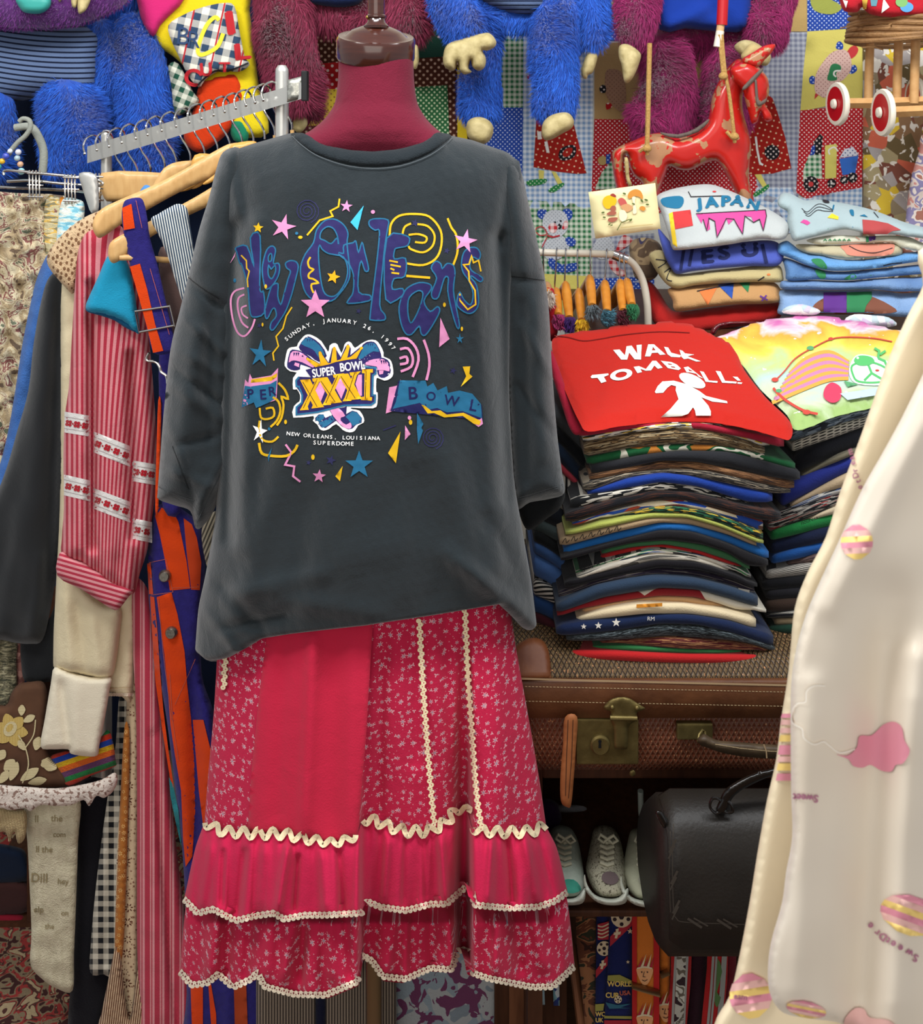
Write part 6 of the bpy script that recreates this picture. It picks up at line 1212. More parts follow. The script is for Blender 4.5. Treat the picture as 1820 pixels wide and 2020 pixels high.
ties = [('camouflage brown tie', [(295, 130), (310, 112), (430, 108), (452, 140), (452, 1080), (372, 1080), (340, 700), (305, 400)], camo, None, 1.660), ('narrow navy tie with footballs and red cross stripes', [(460, 110), (556, 112), (560, 600), (520, 1080), (448, 1080), (455, 600)], nvs, t_a, 1.655),
        ('wide navy football championship tie', [(565, 108), (738, 104), (738, 1080), (518, 1080), (545, 600)], nvs, t_b, 1.648), ('orange tie with red borders and crowned cartoon heads', [(738, 90), (950, 90), (950, 1080), (738, 1080)], ors, t_c, 1.640), ('orange tie half hidden beside the clip', [(955, 100), (1045, 100), (1020, 1080), (952, 1080)], ors, lambda A: face(A, 1000, 900), 1.652),
        ('red tie with grey mottled centre stripe', [(1045, 100), (1215, 100), (1195, 700), (1160, 1080), (1012, 1080), (1040, 600)], rds, t_f, 1.646), ('dark strip for the shaded gap between red ties', [(1190, 100), (1340, 100), (1300, 1080), (1160, 1080)], dk, None, 1.658), ('red tie with pale stripes and moss print', [(1340, 100), (1500, 100), (1480, 700), (1440, 1080), (1272, 1080), (1320, 600)], rds, t_g, 1.646), ('dark crimson tie at the far right, next to the cream garment', [(1490, 100), (1560, 100), (1540, 1080), (1430, 1080)], cloth('crimson_silk', '#5c0f1c'), None, 1.656)]  # wine-dark strip paints the shaded gap between the two red ties
for nm, o_, mt, art, d in ties:
    root = thing('tie', nm+' hanging under the trainers', 'tie', P(*J6(o_[-1][0], 1080), d), group='ties hanging under the cabinet shelf')
    b_ = inflate('tie_body', [J6(*p) for p in o_], d, .0028, 4, mt, root, h=14)
    if art: A = Art(lambda x, y, d=d: d-.0045+0*x, h=10, eps=.0006, xf=J6); art(A); A.build('woven_pattern', root)
m_ = MB(); m_.box(P(*J6(738, 740), 1.63), P(*J6(740, 742), 1.62)); m_ = MB(); m_.tube([P(*J6(738, 728), 1.628), P(*J6(948, 790), 1.628)], .0075, 8, flat=.4); m_.build('tie_clip', M('bronze', '#8a6a48', rough=.3, metal=.9), label='bronze bar clip across the orange crowned-heads tie', cat='clip')
m_ = MB(); m_.tube([P(*J6(955, 650), 1.636), P(*J6(1020, 620), 1.64)], .007, 8, flat=.4); m_.build('tie_clip', MATS['bronze'], label='darker bar clip on the orange tie half hidden beside it', cat='clip')
ch = thing('wooden_chest', 'dark brown wooden chest behind the right hem of the skirt', 'chest', P(1060, 2100, 1.72)); MB().box((X(975, 1.72), 1.72, FL), (X(1118, 1.72), 2.0, Z(1790, 1.72)), .003).build('front', dwood, ch, smooth=False); MB().box((X(1004, 1.71), 1.712, FL), (X(1050, 1.71), 1.722, Z(1795, 1.71)), .002).build('stile', mwood, ch, smooth=False)
m_ = MB(); m_.tube([P(1110, 1800, 1.69), P(1130, 1890, 1.68), P(1152, 2060, 1.66)], [.012, .012, .013], 8, flat=.6); m_.build('wooden_post', mwood, label='slanting brown wooden post beside the camouflage tie', cat='post')
for x, y0, y1, w, c_, nm in ((1070, 1953, 1982, 7, '#9cb4bc', 'small pale tag hanging on the chest, left of the blue-white one'), (1096, 1928, 1984, 13, None, 'blue and white woven tag hanging just below the skirt hem')):
    mt = cloth('tag_pale', c_) if c_ else cloth('tag_check', lambda t: t.cells([(0, '#c8d0d4'), (.4, '#2c3c7c'), (.7, '#7ca8b4')], 90)); inflate('tag', [(x-w/2, y0), (x+w/2, y0), (x+w/2+1, y1), (x-w/2+2, y1)], 1.70, .0015, 3, mt, h=8, label=nm, cat='tag')

# --- cream garment in the foreground
fo_ = 0
cg = thing('hanging_garment', 'cream satin garment with pink and yellow cloud prints, close in the right foreground', 'garment', P(1780, 2700, .8))
def satin(t): return t.mix(t.noise(t.co('Object'), 5, 2), '#dccdb6', '#e6ddcf')
sat = M('cream_satin', satin, rough=.38, sheen=.3, spec=.4, sss=0); sat2 = M('warm_cream_satin', '#eddcba', rough=.42, spec=.4)
o1 = sp([(1835, 480), (1820, 562), (1790, 622), (1755, 700), (1722, 790), (1690, 880), (1655, 975), (1628, 1060), (1592, 1130), (1567, 1200), (1558, 1290), (1552, 1345), (1540, 1420), (1530, 1500), (1512, 1580), (1494, 1680), (1478, 1780), (1456, 1895), (1438, 1965), (1405, 2030), (1370, 2200), (1360, 2500), (1360, 2760), (2150, 2760), (2150, 480)], 4)
fo1 = lambda x, y: .006*np.sin(x/80.+y/900.)
g1_ = inflate('back_panel', o1, .845, .012, 20, sat2, cg, h=10, fold=fo1); g1_['label'] = 'warm cream back layer'
o2 = sp([(1860, 560), (1838, 690), (1790, 800), (1745, 885), (1700, 965), (1655, 1065), (1620, 1140), (1590, 1210), (1570, 1280), (1560, 1350), (1559, 1450), (1560, 1560), (1562, 1650), (1550, 1720), (1542, 1780), (1520, 1860), (1514, 1920), (1520, 1965), (1545, 1998), (1600, 2010), (1660, 2020), (1690, 2060), (1700, 2300), (1700, 2740), (2150, 2740), (2150, 560)], 4)
def fo2(x, y): return line_fold(x, y, (1745, 1180), (1700, 2050), 55, -.022)+line_fold(x, y, (1800, 1300), (1745, 2050), 40, .016)+line_fold(x, y, (1600, 1350), (1570, 1950), 26, .006)+line_fold(x, y, (1840, 800), (1640, 1200), 24, .006)+.002*vnoise(x, y, 260, 7)
g2_ = inflate('front_panel', o2, .795, .014, 22, sat, cg, h=10, fold=fo2)
f1, f2 = o_front[g1_.name], o_front[g2_.name]; J3 = lambda x, y: (1400+x/2.729, 1280+y/2.729); J7 = lambda x, y: (1400+x/2.729, 560+y/2.729)
gp, gy, gl, gr = M('soft_pink_ink', '#dd8fa0', rough=.5), M('soft_yellow_ink', '#f0cf7c', rough=.5), M('pale_pink_ink', '#e8b8b0', rough=.5), M('dusty_rose_ink', '#b0708a', rough=.5); gw = M('white_thread', '#f6efe2', rough=.5)
def macaron(A, x, y, w, h_, rot, clip=None):
    c, q = math.cos(rot), math.sin(rot); cols = [gp, gl, gy, gp, gl, gy]; 
    for i, m_ in enumerate(cols):
        t = (i-2.5)/3; ww = w*math.sqrt(max(.15, 1-t*t*.85)); yy = t*h_
        w2 = w*math.sqrt(max(.05, 1-((t+.16)*.98)**2)); w1 = w*math.sqrt(max(.05, 1-((t-.16)*.98)**2))
        A.poly([(x+u*c-v*q, y+u*q+v*c) for u, v in ((-w1, yy-h_*.17), (w1, yy-h_*.17), (w2, yy+h_*.17), (-w2, yy+h_*.17))], m_)
A = Art(lambda x, y: f2(x, y)-.0012, h=8, eps=.0005, step=0)
A.poly([J3(*p) for p in [(680, 568), (740, 575), (790, 530), (805, 470), (870, 465), (930, 410), (985, 392), (1030, 420), (1045, 490), (1075, 550), (1040, 615), (1000, 625), (975, 660), (920, 655), (865, 625), (820, 640), (770, 630), (745, 595)]], gp, smooth=4)
A.line([J3(*p) for p in [(780, 540), (700, 560), (640, 520), (610, 500), (560, 515), (505, 480), (495, 430), (445, 400), (440, 340), (470, 295), (515, 285), (520, 230), (560, 200), (620, 200)]], 2.2, gw, smooth=4)
macaron(A, 1795, 1806, 62, 38, .35)
for ch, x, y, r in zip('SweetDre', [1808, 1796, 1778, 1764, 1754, 1744, 1732, 1720], [1884, 1874, 1865, 1857, 1850, 1842, 1834, 1822], [3.5, 3.55, 3.6, 3.62, 3.65, 3.7, 3.75, 3.9]): A.text(ch, x, y, 15, gr, rot=r, bold=.05, align='CENTER')
A.text('Sweet', *J3(585, 790), 15, gr, rot=3.22, bold=.05)
A.poly([J3(*p) for p in [(720, 2030), (730, 1985), (780, 1935), (830, 1940), (860, 1985), (960, 2000), (1000, 2060), (720, 2080)]], gl, smooth=3)
macaron(A, *J7(790, 1390), 32, 34, -.05); macaron(A, 1590, 1992, 40, 16, .2)
A.build('cloud_print', cg)
A = Art(lambda x, y: f1(x, y)-.0012, h=8, eps=.0005, step=0)
for y0, y1, m_ in ((1408, 1416, gp), (1420, 1430, gl), (1436, 1446, gl), (1450, 1463, gy), (1470, 1489, gp), (1492, 1503, gl), (1506, 1520, gy), (1526, 1540, gp)): A.poly([(1556-(y0-1408)*.08-14, y0), (1562, y0), (1562, y1), (1556-(y1-1408)*.08-16, y1)], m_)
for ch, x, y, r in zip('etDream', [1700, 1697, 1692, 1690, 1686, 1684, 1681], [960, 948, 936, 926, 912, 902, 890], [1.9]*7): A.text(ch, x, y, 12, gr, rot=-1.9, bold=.03, align='CENTER')
macaron(A, 1480, 1965, 42, 44, -.15); A.text('eam', 1446, 1970, 12, gr, rot=.1, bold=.04); A.build('cloud_print', cg)

# ================================================================ LEFT SIDE
steel = M('brushed_steel', '#c4c3bd', rough=.34, metal=.6, bump=(.1, 120, .001)); pine = M('pale_pine', lambda t: t.mix(t.noise(t.xform(t.co('Object'), (25, 25, 6)), 4, 4), '#b98a50', '#dcb47a'), rough=.45, coat=.2)
hookm = M('hook_chrome', '#d2d0cc', rough=.15, metal=1); blackp = M('black_plastic', '#17181a', rough=.4)
rk = thing('clothes_rack', 'steel clothes rack arm on two posts with many hangers, left of the black tee', 'clothes rack', P(400, 2000, 1.9)); rk.location.z = FL
bar = lambda x: (288-(x-175)*.30, 2.05-(x-175)*.00070)      # y of its top edge, depth
def barpt(x, dy=0, dd=0): y, d = bar(x); return P(x, y+dy, d+dd)
m_ = MB(); V = []
for x in (172, 604):
    for dy, dd in ((0, -.006), (0, .006), (33, .006), (33, -.006)): V.append(barpt(x, dy, dd))
m_.add(V, [(0, 1, 2, 3), (7, 6, 5, 4), (0, 4, 5, 1), (1, 5, 6, 2), (2, 6, 7, 3), (3, 7, 4, 0)]); m_.build('bar', steel, rk, smooth=False)
for px, w, yt in ((210, 10.5, 248), (556, 13, 120)):
    d = bar(px)[1]+.02; c_ = P(px, yt+8, d); r = w*d/F; m_ = MB(); m_.lathe([(0, 0), (r*.6, -.001), (r*.95, -.008), (r, -.014), (r, -(c_.z-FL-.02))], c_, n=24, cap=False); m_.build('post', steel, rk)
    m_ = MB(); m_.lathe([(0, .0), (.1, 0), (.1, .015), (r, .02), (r, .04)], (c_.x, c_.y, FL), n=24, cap=False); m_.build('foot', blackp, rk)
m_ = MB(); a = barpt(600, -8, -.0); m_.box((a.x-.004, a.y-.012, a.z-.045), (a.x+.007, a.y+.012, a.z+.012), .002); m_.build('end_cap', blackp, rk, smooth=False)
inflate('sleeve_bracket', [(566, 158), (600, 149), (600, 192), (566, 202)], bar(583)[1]-.010, .001, 3, M('mottled_zinc', lambda t: t.cells([(0, '#a8a8a0'), (.35, '#c8c8be'), (.7, '#b4b4a8')], 320), rough=.35, metal=.8), rk, h=12)
# hangers: a wire hook over the bar, a curved wooden arm below
HX = [182, 206, 230, 255, 283, 306, 334, 362, 388, 412, 436, 458, 480, 500, 518, 534]
bodies = {
 9: ('pale wooden hanger holding the orange and purple braces', [(183, 452), (184, 436), (192, 420), (210, 406), (250, 388), (310, 362), (370, 330), (420, 300), (452, 284), (478, 282), (482, 292), (460, 306), (425, 345), (380, 366), (330, 392), (280, 420), (240, 442), (205, 466), (192, 468)], 1.655, 1.80),
 12: ('pale wooden hanger with trouser rod, nearest to the viewer', [(214, 508), (214, 488), (222, 474), (250, 458), (300, 434), (350, 408), (400, 380), (440, 355), (470, 340), (474, 372), (440, 392), (400, 412), (350, 436), (300, 466), (262, 492), (236, 514), (222, 519)], 1.625, 1.72),
 1: ('flat pine clamp hanger at the left end of the rack', [(200, 341), (318, 341), (326, 348), (318, 372), (308, 394), (230, 397), (206, 392)], 1.93, 1.93),
 5: ('narrow pine hanger just left of the rounded yellow ones', [(286, 396), (296, 376), (318, 338), (340, 322), (372, 317), (380, 322), (366, 344), (335, 366), (310, 384), (296, 402)], 1.83, 1.88),
 7: ('honey wooden hanger rising behind the pale ones', [(340, 372), (356, 362), (372, 340), (384, 306), (414, 304), (418, 312), (396, 338), (380, 356), (366, 368)], 1.80, 1.84),
 8: ('honey wooden hanger with a round shoulder, third in the bundle', [(352, 378), (380, 356), (398, 334), (412, 312), (436, 300), (440, 306), (424, 334), (404, 352), (380, 372)], 1.785, 1.83),
 10: ('yellow wooden hanger next to the tee sleeve', [(378, 372), (404, 352), (424, 332), (436, 300), (446, 286), (470, 282), (474, 292), (448, 322), (420, 346), (394, 368)], 1.765, 1.80),
 11: ('yellow wooden hanger touching the shoulder of the black tee', [(400, 362), (428, 340), (448, 318), (452, 292), (466, 282), (500, 278), (504, 288), (470, 316), (440, 344), (412, 362)], 1.755, 1.78),
}
for i, hx in enumerate(HX):
    y, d = bar(hx); nx, ny = hx+40, y+62
    lab = bodies[i][0] if i in bodies else 'bare chrome hanger hook on the rack bar, %s' % {0: 'first from the left', 2: 'third from the left', 3: 'fourth from the left', 4: 'fifth from the left', 6: 'seventh from the left', 13: 'third from the right', 14: 'second from the right', 15: 'last at the right post'}[i]
    root = thing('clothes_hanger', lab, 'hanger', P(nx, ny, d), group='hangers on the steel rack')
    pts = [(-15, 16, -.026), (-18, 2, -.027), (-11, -13, -.018), (3, -19, -.002), (14, -10, .014), (17, 10, .016), (22, 30, .010), (34, 48, .004), (41, 64, 0), (42, 78, 0)]
    q = [Vector(p) for p in []]; xs2 = sp([(a_, b_) for a_, b_, c_ in pts], 5, False); cs = np.interp(np.linspace(0, 1, len(xs2)), np.linspace(0, 1, len(pts)), [p[2] for p in pts])
    m_ = MB(); m_.tube([P(hx+a_, y+b_, d+c_) for (a_, b_), c_ in zip(xs2, cs)], .0021, 8); m_.ball(P(hx-15, y+17, d-.026), .0034, 8); m_.build('hook', hookm, root)
    if i in bodies:
        _, o_, da, db = bodies[i]; o_ = sp(o_, 3); x0_, x1_ = min(p[0] for p in o_), max(p[0] for p in o_)
        inflate('arm', o_, lambda x, y_, da=da, db=db, x0_=x0_, x1_=x1_: da+(db-da)*(x-x0_)/(x1_-x0_), .006, 4.5, pine if i in (1, 5, 9, 12) else M('honey_wood', '#d09a4c', rough=.4, coat=.3), root, h=8)
        if i == 12: m_ = MB(); m_.tube([P(236, 508, 1.63), P(262, 508, 1.635), P(330, 513, 1.66), P(430, 500, 1.72)], .0055, 10); m_.build('trouser_rod', pine, root)
    else:
        m_ = MB(); m_.tube([P(nx+2, ny+14, d), P(nx+3, ny+30, d)], .004, 8); m_.build('neck', pine, root)
# clip hangers at the far left
def clip(root, x, y, d, h_=58, w=26):
    m_ = MB()
    for k in range(4): xx = x+k*w/4; m_.tube([P(xx, y, d-.004), P(xx, y+h_*.45, d-.012), P(xx+1, y+h_, d-.006)], .0016, 6)
    for yy in (y+6, y+h_*.5, y+h_*.9): m_.tube([P(x-4, yy, d-.01), P(x+w+2, yy+1, d-.01)], .0018, 6)
    m_.build('clip', hookm, root)
for nm, pts, cl, d in (('long silver wire skirt hanger at the left edge', [(8, 345), (14, 336), (80, 342), (160, 350), (196, 356), (196, 366), (120, 362), (60, 356), (14, 358)], [(58, 336), (128, 344)], 1.84), ('lower wire skirt hanger holding the tapestry garment', [(-20, 368), (60, 372), (140, 376), (200, 384)], [(176, 342)], 1.86)):
    root = thing('clip_hanger', nm, 'hanger', P(pts[0][0], pts[0][1]+60, d)); m_ = MB(); m_.tube([P(x, y, d) for x, y in sp(pts, 4, False)], .0028, 8, closed=False); m_.build('wire', hookm, root)
    for x, y in cl: clip(root, x, y, d)
root = thing('metal_plate_hanger', 'curved shiny metal plate clip above the light blue cloth', 'clip', P(178, 420, 1.83)); inflate('plate', sp([(156, 342), (188, 344), (194, 380), (194, 415), (180, 420), (170, 395), (162, 370)], 3), 1.832, .003, 6, steel, root)
oh = thing('beaded_hanger', 'grey padded hanger hook with coloured glass beads at the left edge', 'hanger', P(30, 330, 1.86)); gt = M('grey_twine', '#8c8f86', rough=.8, bump=(.6, 300, .002))
m_ = MB(); m_.tube([P(x, y, 1.86) for x, y in sp([(38, 240), (46, 234), (58, 238), (60, 252), (50, 268), (36, 280), (24, 294), (16, 306)], 4, False)], .0048, 10); m_.build('hook', gt, oh)
m_ = MB(); m_.tube([P(x, y, 1.90) for x, y in sp([(30, 252), (60, 250), (76, 270), (86, 300), (84, 340)], 4, False)], .008, 10); m_.build('hanger_body', gt, oh)
for k, (x, y, r, c_) in enumerate(((12, 308, 7, '#3c4cae'), (4, 318, 6, '#d8a828'), (36, 300, 6, '#c8c8d0'), (34, 312, 6, '#9ab0b8'), (40, 324, 6, '#c89a78'), (42, 338, 7, '#8cc0c8'), (20, 298, 5, '#cfd6e0'), (-4, 328, 7, '#40a0a0'))): m_ = MB(); m_.ball(P(x, y, 1.85), r*1.85/F, 10); m_.build('bead', M('glass_bead_%d' % k, c_, rough=.1, coat=.6), oh)

def cl(name, label, outline, d, th, r, mat, cat='garment', fold=None, h=8, smooth=4, slope=0, group=None, part='cloth_body', **k):
    o_ = sp(outline, smooth) if smooth else outline; yb_ = max(p[1] for p in o_); root = thing(name, label, cat, P(np.mean([p[0] for p in o_]), yb_, d), group=group)
    b_ = inflate(part, o_, (lambda x, y: d+slope*(yb_-y)) if slope else d, th, r, mat, root, h=h, fold=fold, **k); return root, b_, o_front[b_.name]
def pleats(lam, amp, slant=0.0, seed=0, nz=.003):
    return lambda x, y: amp*np.sin((x+slant*y)/lam*6.283+1.3*np.sin(y/190.+seed)+seed)+nz*vnoise(x, y, 60, seed+2)
# tapestry garment
def tapestry(t):
    c = t.blotch([(0, '#6a5848'), (.36, '#b5a180'), (.46, '#d3c6a6'), (.54, '#8c5a54'), (.585, '#cfc4a8'), (.64, '#68705c')], 24, 'UV', (1, 1, 1), 0, 1.8, 4)
    return c
cl('tapestry_skirt', 'beige floral tapestry garment clipped at the far left edge', [(-60, 368), (0, 378), (60, 382), (110, 384), (134, 398), (128, 480), (112, 600), (90, 760), (70, 900), (60, 1060), (-60, 1060)], 1.905, .03, 18, cloth('tapestry', tapestry, b=1.0), 'skirt', fold=lambda x, y: .012*vnoise(x, y, 38, 1)+.012*np.sin((x-.12*y)/34.*6.28)+.006*vnoise(x, y, 14, 5))
cl('cream_shirt', 'cream and yellow cloth end clipped beside the tapestry garment', [(92, 392), (108, 386), (122, 396), (126, 440), (112, 520), (92, 520), (84, 450)], 1.875, .014, 9, cloth('yellow_cream', B(['#c9bd94', '#d8cfae', '#e0b860', '#8a8468'], 30), b=.6), 'shirt', fold=pleats(12, .004))
cl('light_blue_top', 'pale turquoise and white tie-dyed cloth hanging below the metal plate', [(120, 402), (130, 390), (150, 392), (166, 402), (164, 440), (150, 480), (128, 520), (112, 500), (114, 440)], 1.85, .014, 9, cloth('aqua_dye', B(['#7fc0d4', '#bfe0e4', '#e4e6d8', '#dfe6dc'], 30), b=.6), 'shirt', fold=pleats(13, .005))
cl('orange_cloth', 'little orange cloth end sticking up behind the turquoise cloth', [(118, 392), (126, 390), (130, 400), (122, 440), (116, 430)], 1.87, .008, 4, cloth('orange_end', '#d8862c'), 'cloth')
cl('blue_shirt', 'faded denim blue shirt with its sleeve hanging down at the left edge', [(168, 452), (150, 462), (120, 478), (95, 500), (74, 545), (60, 600), (44, 680), (30, 770), (14, 860), (-10, 940), (-60, 1000), (-60, 1200), (30, 1200), (80, 1000), (120, 760), (150, 560)], 1.86, .03, 26, cloth('faded_blue', lambda t: t.mix(t.noise(t.co('UV'), 40, 5), '#2c5498', '#4a78ba'), b=.6), 'shirt', fold=pleats(64, .008, .25, 2))
cl('black_blouse', 'sheer black blouse with a long gathered sleeve, hanging in front of the blue shirt', [(152, 520), (125, 530), (98, 545), (82, 590), (66, 680), (56, 770), (34, 850), (14, 920), (-10, 980), (-50, 1040), (-60, 1262), (0, 1262), (30, 1268), (60, 1270), (84, 1262), (100, 1200), (120, 1080), (150, 900), (160, 700)], 1.825, .03, 30, cloth('black_chiffon', '#202224', b=.15, sheen=.2), 'blouse', fold=lambda x, y: line_fold(x, y, (100, 600), (40, 1200), 26, .014)+line_fold(x, y, (118, 560), (95, 1200), 12, -.014)+line_fold(x, y, (40, 1000), (0, 1250), 16, .008)+line_fold(x, y, (80, 1100), (60, 1262), 12, .008)+.003*vnoise(x, y, 60, 9))
cl('black_trousers', 'plain black garment hem hanging just below the sheer black sleeve', [(44, 1240), (90, 1230), (120, 1180), (124, 1330), (96, 1345), (60, 1345), (44, 1330)], 1.84, .012, 10, cloth('charcoal_crepe', '#1c1d1f'), 'garment')
cl('knit_garment', 'mossy grey knitted cloth column at the left edge below the black sleeve', [(-40, 1262), (28, 1262), (32, 1300), (26, 1390), (-40, 1400)], 1.87, .02, 12, cloth('moss_knit', B(['#4c4c3c', '#8a8468', '#6a6450', '#b0a888'], 60), b=1.0), 'garment', fold=pleats(20, .006))
cl('lace_garment', 'dusty pink lace cloth between the mossy knit and the brown bag', [(28, 1262), (46, 1262), (48, 1350), (30, 1360)], 1.88, .008, 5, cloth('pink_lace', K(['#b07a70', '#c8948a', '#8a5a54'], 120)), 'garment')
# cream blouse
creamb = cloth('cream_cotton', '#d9cba8', b=.3, sss=0); 
r_, b_, fr = cl('cream_blouse', 'long-sleeved cream blouse with a gathered sleeve and deep cuff, below the striped blouse', [(122, 560), (150, 552), (200, 600), (262, 700), (268, 1100), (262, 1365), (240, 1374), (222, 1368), (160, 1330), (112, 1322), (105, 1290), (110, 1160), (118, 1000), (120, 800)], 1.80, .02, 14, creamb, 'blouse', fold=lambda x, y: line_fold(x, y, (135, 1150), (130, 1320), 9, .007)+line_fold(x, y, (160, 1180), (175, 1320), 10, .008)+line_fold(x, y, (228, 1180), (222, 1370), 8, -.006)+.003*vnoise(x, y, 50, 1))
inflate('sleeve', sp([(118, 1100), (150, 1140), (200, 1190), (238, 1200), (236, 1250), (230, 1300), (222, 1332), (200, 1338), (160, 1332), (120, 1324), (107, 1308), (106, 1240), (112, 1160)], 4), 1.775, .028, 26, creamb, r_, h=7, fold=lambda x, y: line_fold(x, y, (130, 1180), (140, 1320), 7, .006)+line_fold(x, y, (152, 1190), (166, 1326), 7, -.007)+line_fold(x, y, (182, 1220), (196, 1330), 9, .006))
inflate('cuff', sp([(108, 1316), (140, 1326), (180, 1336), (218, 1336), (216, 1360), (208, 1410), (196, 1470), (192, 1490), (170, 1492), (140, 1487), (134, 1478), (100, 1478), (80, 1472), (88, 1420), (100, 1350)], 3), 1.765, .016, 12, cloth('ivory_cotton', '#e2d8c0', b=.25), r_, h=7, fold=lambda x, y: line_fold(x, y, (120, 1350), (136, 1475), 8, -.010)+line_fold(x, y, (150, 1350), (150, 1480), 14, .004))
A = Art(fr, h=6, eps=.001); xx = 215
while xx < 262: A.disc(xx, 1370, 3.6, MATS['cream_lace']); xx += 5
A.line([(215, 1358), (262, 1356)], 1.2, MATS['pale_thread']); A.build('lace_edge', r_)
# crochet sleeve
def croch(t): n = t.vor(t.xform(t.co('UV'), (1, .75, 1), .5), 115, rnd=.35); return t.mix(t.m('LESS_THAN', n.outputs['Distance'], .34), '#cdb08a', '#7c5a3e')
cl('crochet_top', 'beige open-work crochet sleeve poking out above the striped blouse', [(92, 512), (100, 490), (125, 460), (158, 434), (190, 418), (225, 408), (240, 420), (215, 450), (180, 490), (160, 530), (146, 578), (132, 570), (112, 548), (98, 530)], 1.745, .022, 14, cloth('crochet', croch, b=1.0), 'top')
# striped blouse
strp = cloth('pink_striped_cotton', lambda t: t.stripes('#a82c3e', '#cf8589', 108, .5), b=.3); strh = cloth('pink_striped_cuff', lambda t: t.stripes('#ab3044', '#d49094', 112, .5, 1.85), b=.3)
def sfold(x, y):
    return line_fold(x, y, (178, 560), (184, 1080), 8, -.034)+line_fold(x, y, (162, 520), (160, 1080), 16, .010)+line_fold(x, y, (258, 700), (262, 1060), 8, -.034)+line_fold(x, y, (222, 620), (222, 1080), 26, .010)+line_fold(x, y, (284, 760), (282, 1080), 16, .008)+(.004*np.sin(x/6.)*np.clip((y-1040)/80, 0, 1))+line_fold(x, y, (185, 1020), (215, 1130), 6, .006)+.002*vnoise(x, y, 50, 3)
r_, b_, fr = cl('striped_blouse', 'pink striped blouse with flower-trimmed full sleeve, hanging in the middle of the rack', [(192, 450), (168, 462), (154, 496), (148, 560), (142, 660), (136, 760), (128, 820), (125, 900), (126, 1000), (122, 1060), (124, 1096), (170, 1120), (225, 1160), (262, 1172), (276, 1130), (292, 1080), (300, 1020), (307, 960), (308, 860), (302, 760), (296, 690), (290, 620), (280, 540), (262, 480), (230, 440)], 1.72, .032, 30, strp, 'blouse', fold=sfold, h=7,
    uvfn=lambda x, y: np.stack([((x-CX)+.10*(y-800)*np.clip((x-180)/60, 0, 1))*1.7/F, -(y-HY)*1.7/F], 1))
cf = inflate('cuff', sp([(118, 1090), (140, 1098), (170, 1112), (200, 1132), (232, 1152), (264, 1160), (250, 1182), (232, 1203), (215, 1198), (190, 1182), (160, 1162), (113, 1136)], 3), 1.705, .016, 12, strh, r_, h=6)
wtr = cloth('white_ribbon', '#dcd8d4'); rfl = cloth('red_embroidery', '#a81c28'); gdt = cloth('grey_eyelet', '#9c8c8c')
A = Art(fr, h=6, eps=.0009)
for (x0, y0), (x1, y1) in (((127, 812), (176, 820)), ((184, 851), (257, 880)), ((260, 908), (307, 916)), ((126, 936), (178, 948)), ((183, 962), (257, 990)), ((261, 1022), (300, 1030))):
    A.lv(1).poly([(x0, y0), (x1, y1), (x1, y1+41), (x0, y0+41)], wtr); n = max(1, int((x1-x0)/22)); a = math.atan2(y1-y0, x1-x0)
    A.lv(2); A.line([(x0, y0+10), (x1, y1+10)], .9, gdt); A.line([(x0, y0+33), (x1, y1+33)], .9, gdt)
    for k in range(n+1):
        t_ = (k+.5)/(n+1); cx_, cy_ = x0+(x1-x0)*t_, y0+(y1-y0)*t_+21.5
        for q in range(4): aa = a+q*1.571+.785; A.disc(cx_+4.2*math.cos(aa), cy_+4.2*math.sin(aa), 3.4, rfl, n=10)
        if k < n: t2 = (k+1)/(n+1); A.disc(x0+(x1-x0)*t2, y0+(y1-y0)*t2+21.5, 1.9, rfl, n=8)
A.build('flower_trim', r_)
# turquoise sleeve
tq = cloth('turquoise_jersey', '#1c8cb0', b=.35)
r_, b_, fr = cl('turquoise_t_shirt', 'turquoise t-shirt sleeve showing between the striped blouse and the braces', [(212, 506), (236, 498), (252, 520), (262, 560), (270, 610), (276, 656), (262, 652), (240, 634), (206, 622), (176, 616), (169, 604), (178, 580), (194, 545)], 1.675, .02, 14, tq, 't-shirt')
inflate('sleeve_opening', sp([(170, 608), (190, 606), (220, 612), (245, 628), (274, 656), (250, 648), (225, 632), (196, 622), (174, 616)], 3), 1.672, .004, 5, cloth('turquoise_inside_shade', '#0f4f74'), r_, h=5)  # shade inside the sleeve put into a darker turquoise
# overalls
porp = cloth('purple_cotton', lambda t: t.mix(t.noise(t.co('UV'), 90, 3), '#201a58', '#2e2878'), b=.4); orng = cloth('orange_cotton', '#cf3f0c', b=.3); gold = cloth('orange_thread', '#b05a4c'); tealc = cloth('teal_cotton', '#2a7a80')
ov = [(300, 1010), (330, 990), (360, 1005), (395, 1040), (404, 1120), (398, 1220), (398, 1330), (420, 1400), (440, 1500), (500, 1700), (520, 1860), (520, 2070), (372, 2070), (368, 1960), (366, 1800), (358, 1660), (346, 1560), (330, 1430), (314, 1330), (300, 1240), (292, 1160), (294, 1060)]
r_, b_, fr = cl('overalls', 'orange and purple panelled overalls hanging beside the skirt, with braces and brass buttons', ov, 1.74, .028, 22, porp, 'overalls', fold=lambda x, y: line_fold(x, y, (330, 1450), (365, 1900), 14, .008)+line_fold(x, y, (380, 1300), (385, 1700), 10, -.012)+line_fold(x, y, (410, 1400), (440, 1900), 16, .010)+line_fold(x, y, (450, 1900), (452, 2060), 12, .008)+.003*vnoise(x, y, 60, 8), h=9)
A = Art(fr, h=9, eps=.0009); A.lv(1)
A.poly([(309, 1000), (330, 1004), (342, 1010), (352, 1030), (368, 1108), (375, 1161), (335, 1165), (326, 1108), (315, 1054), (306, 1019)], orng)
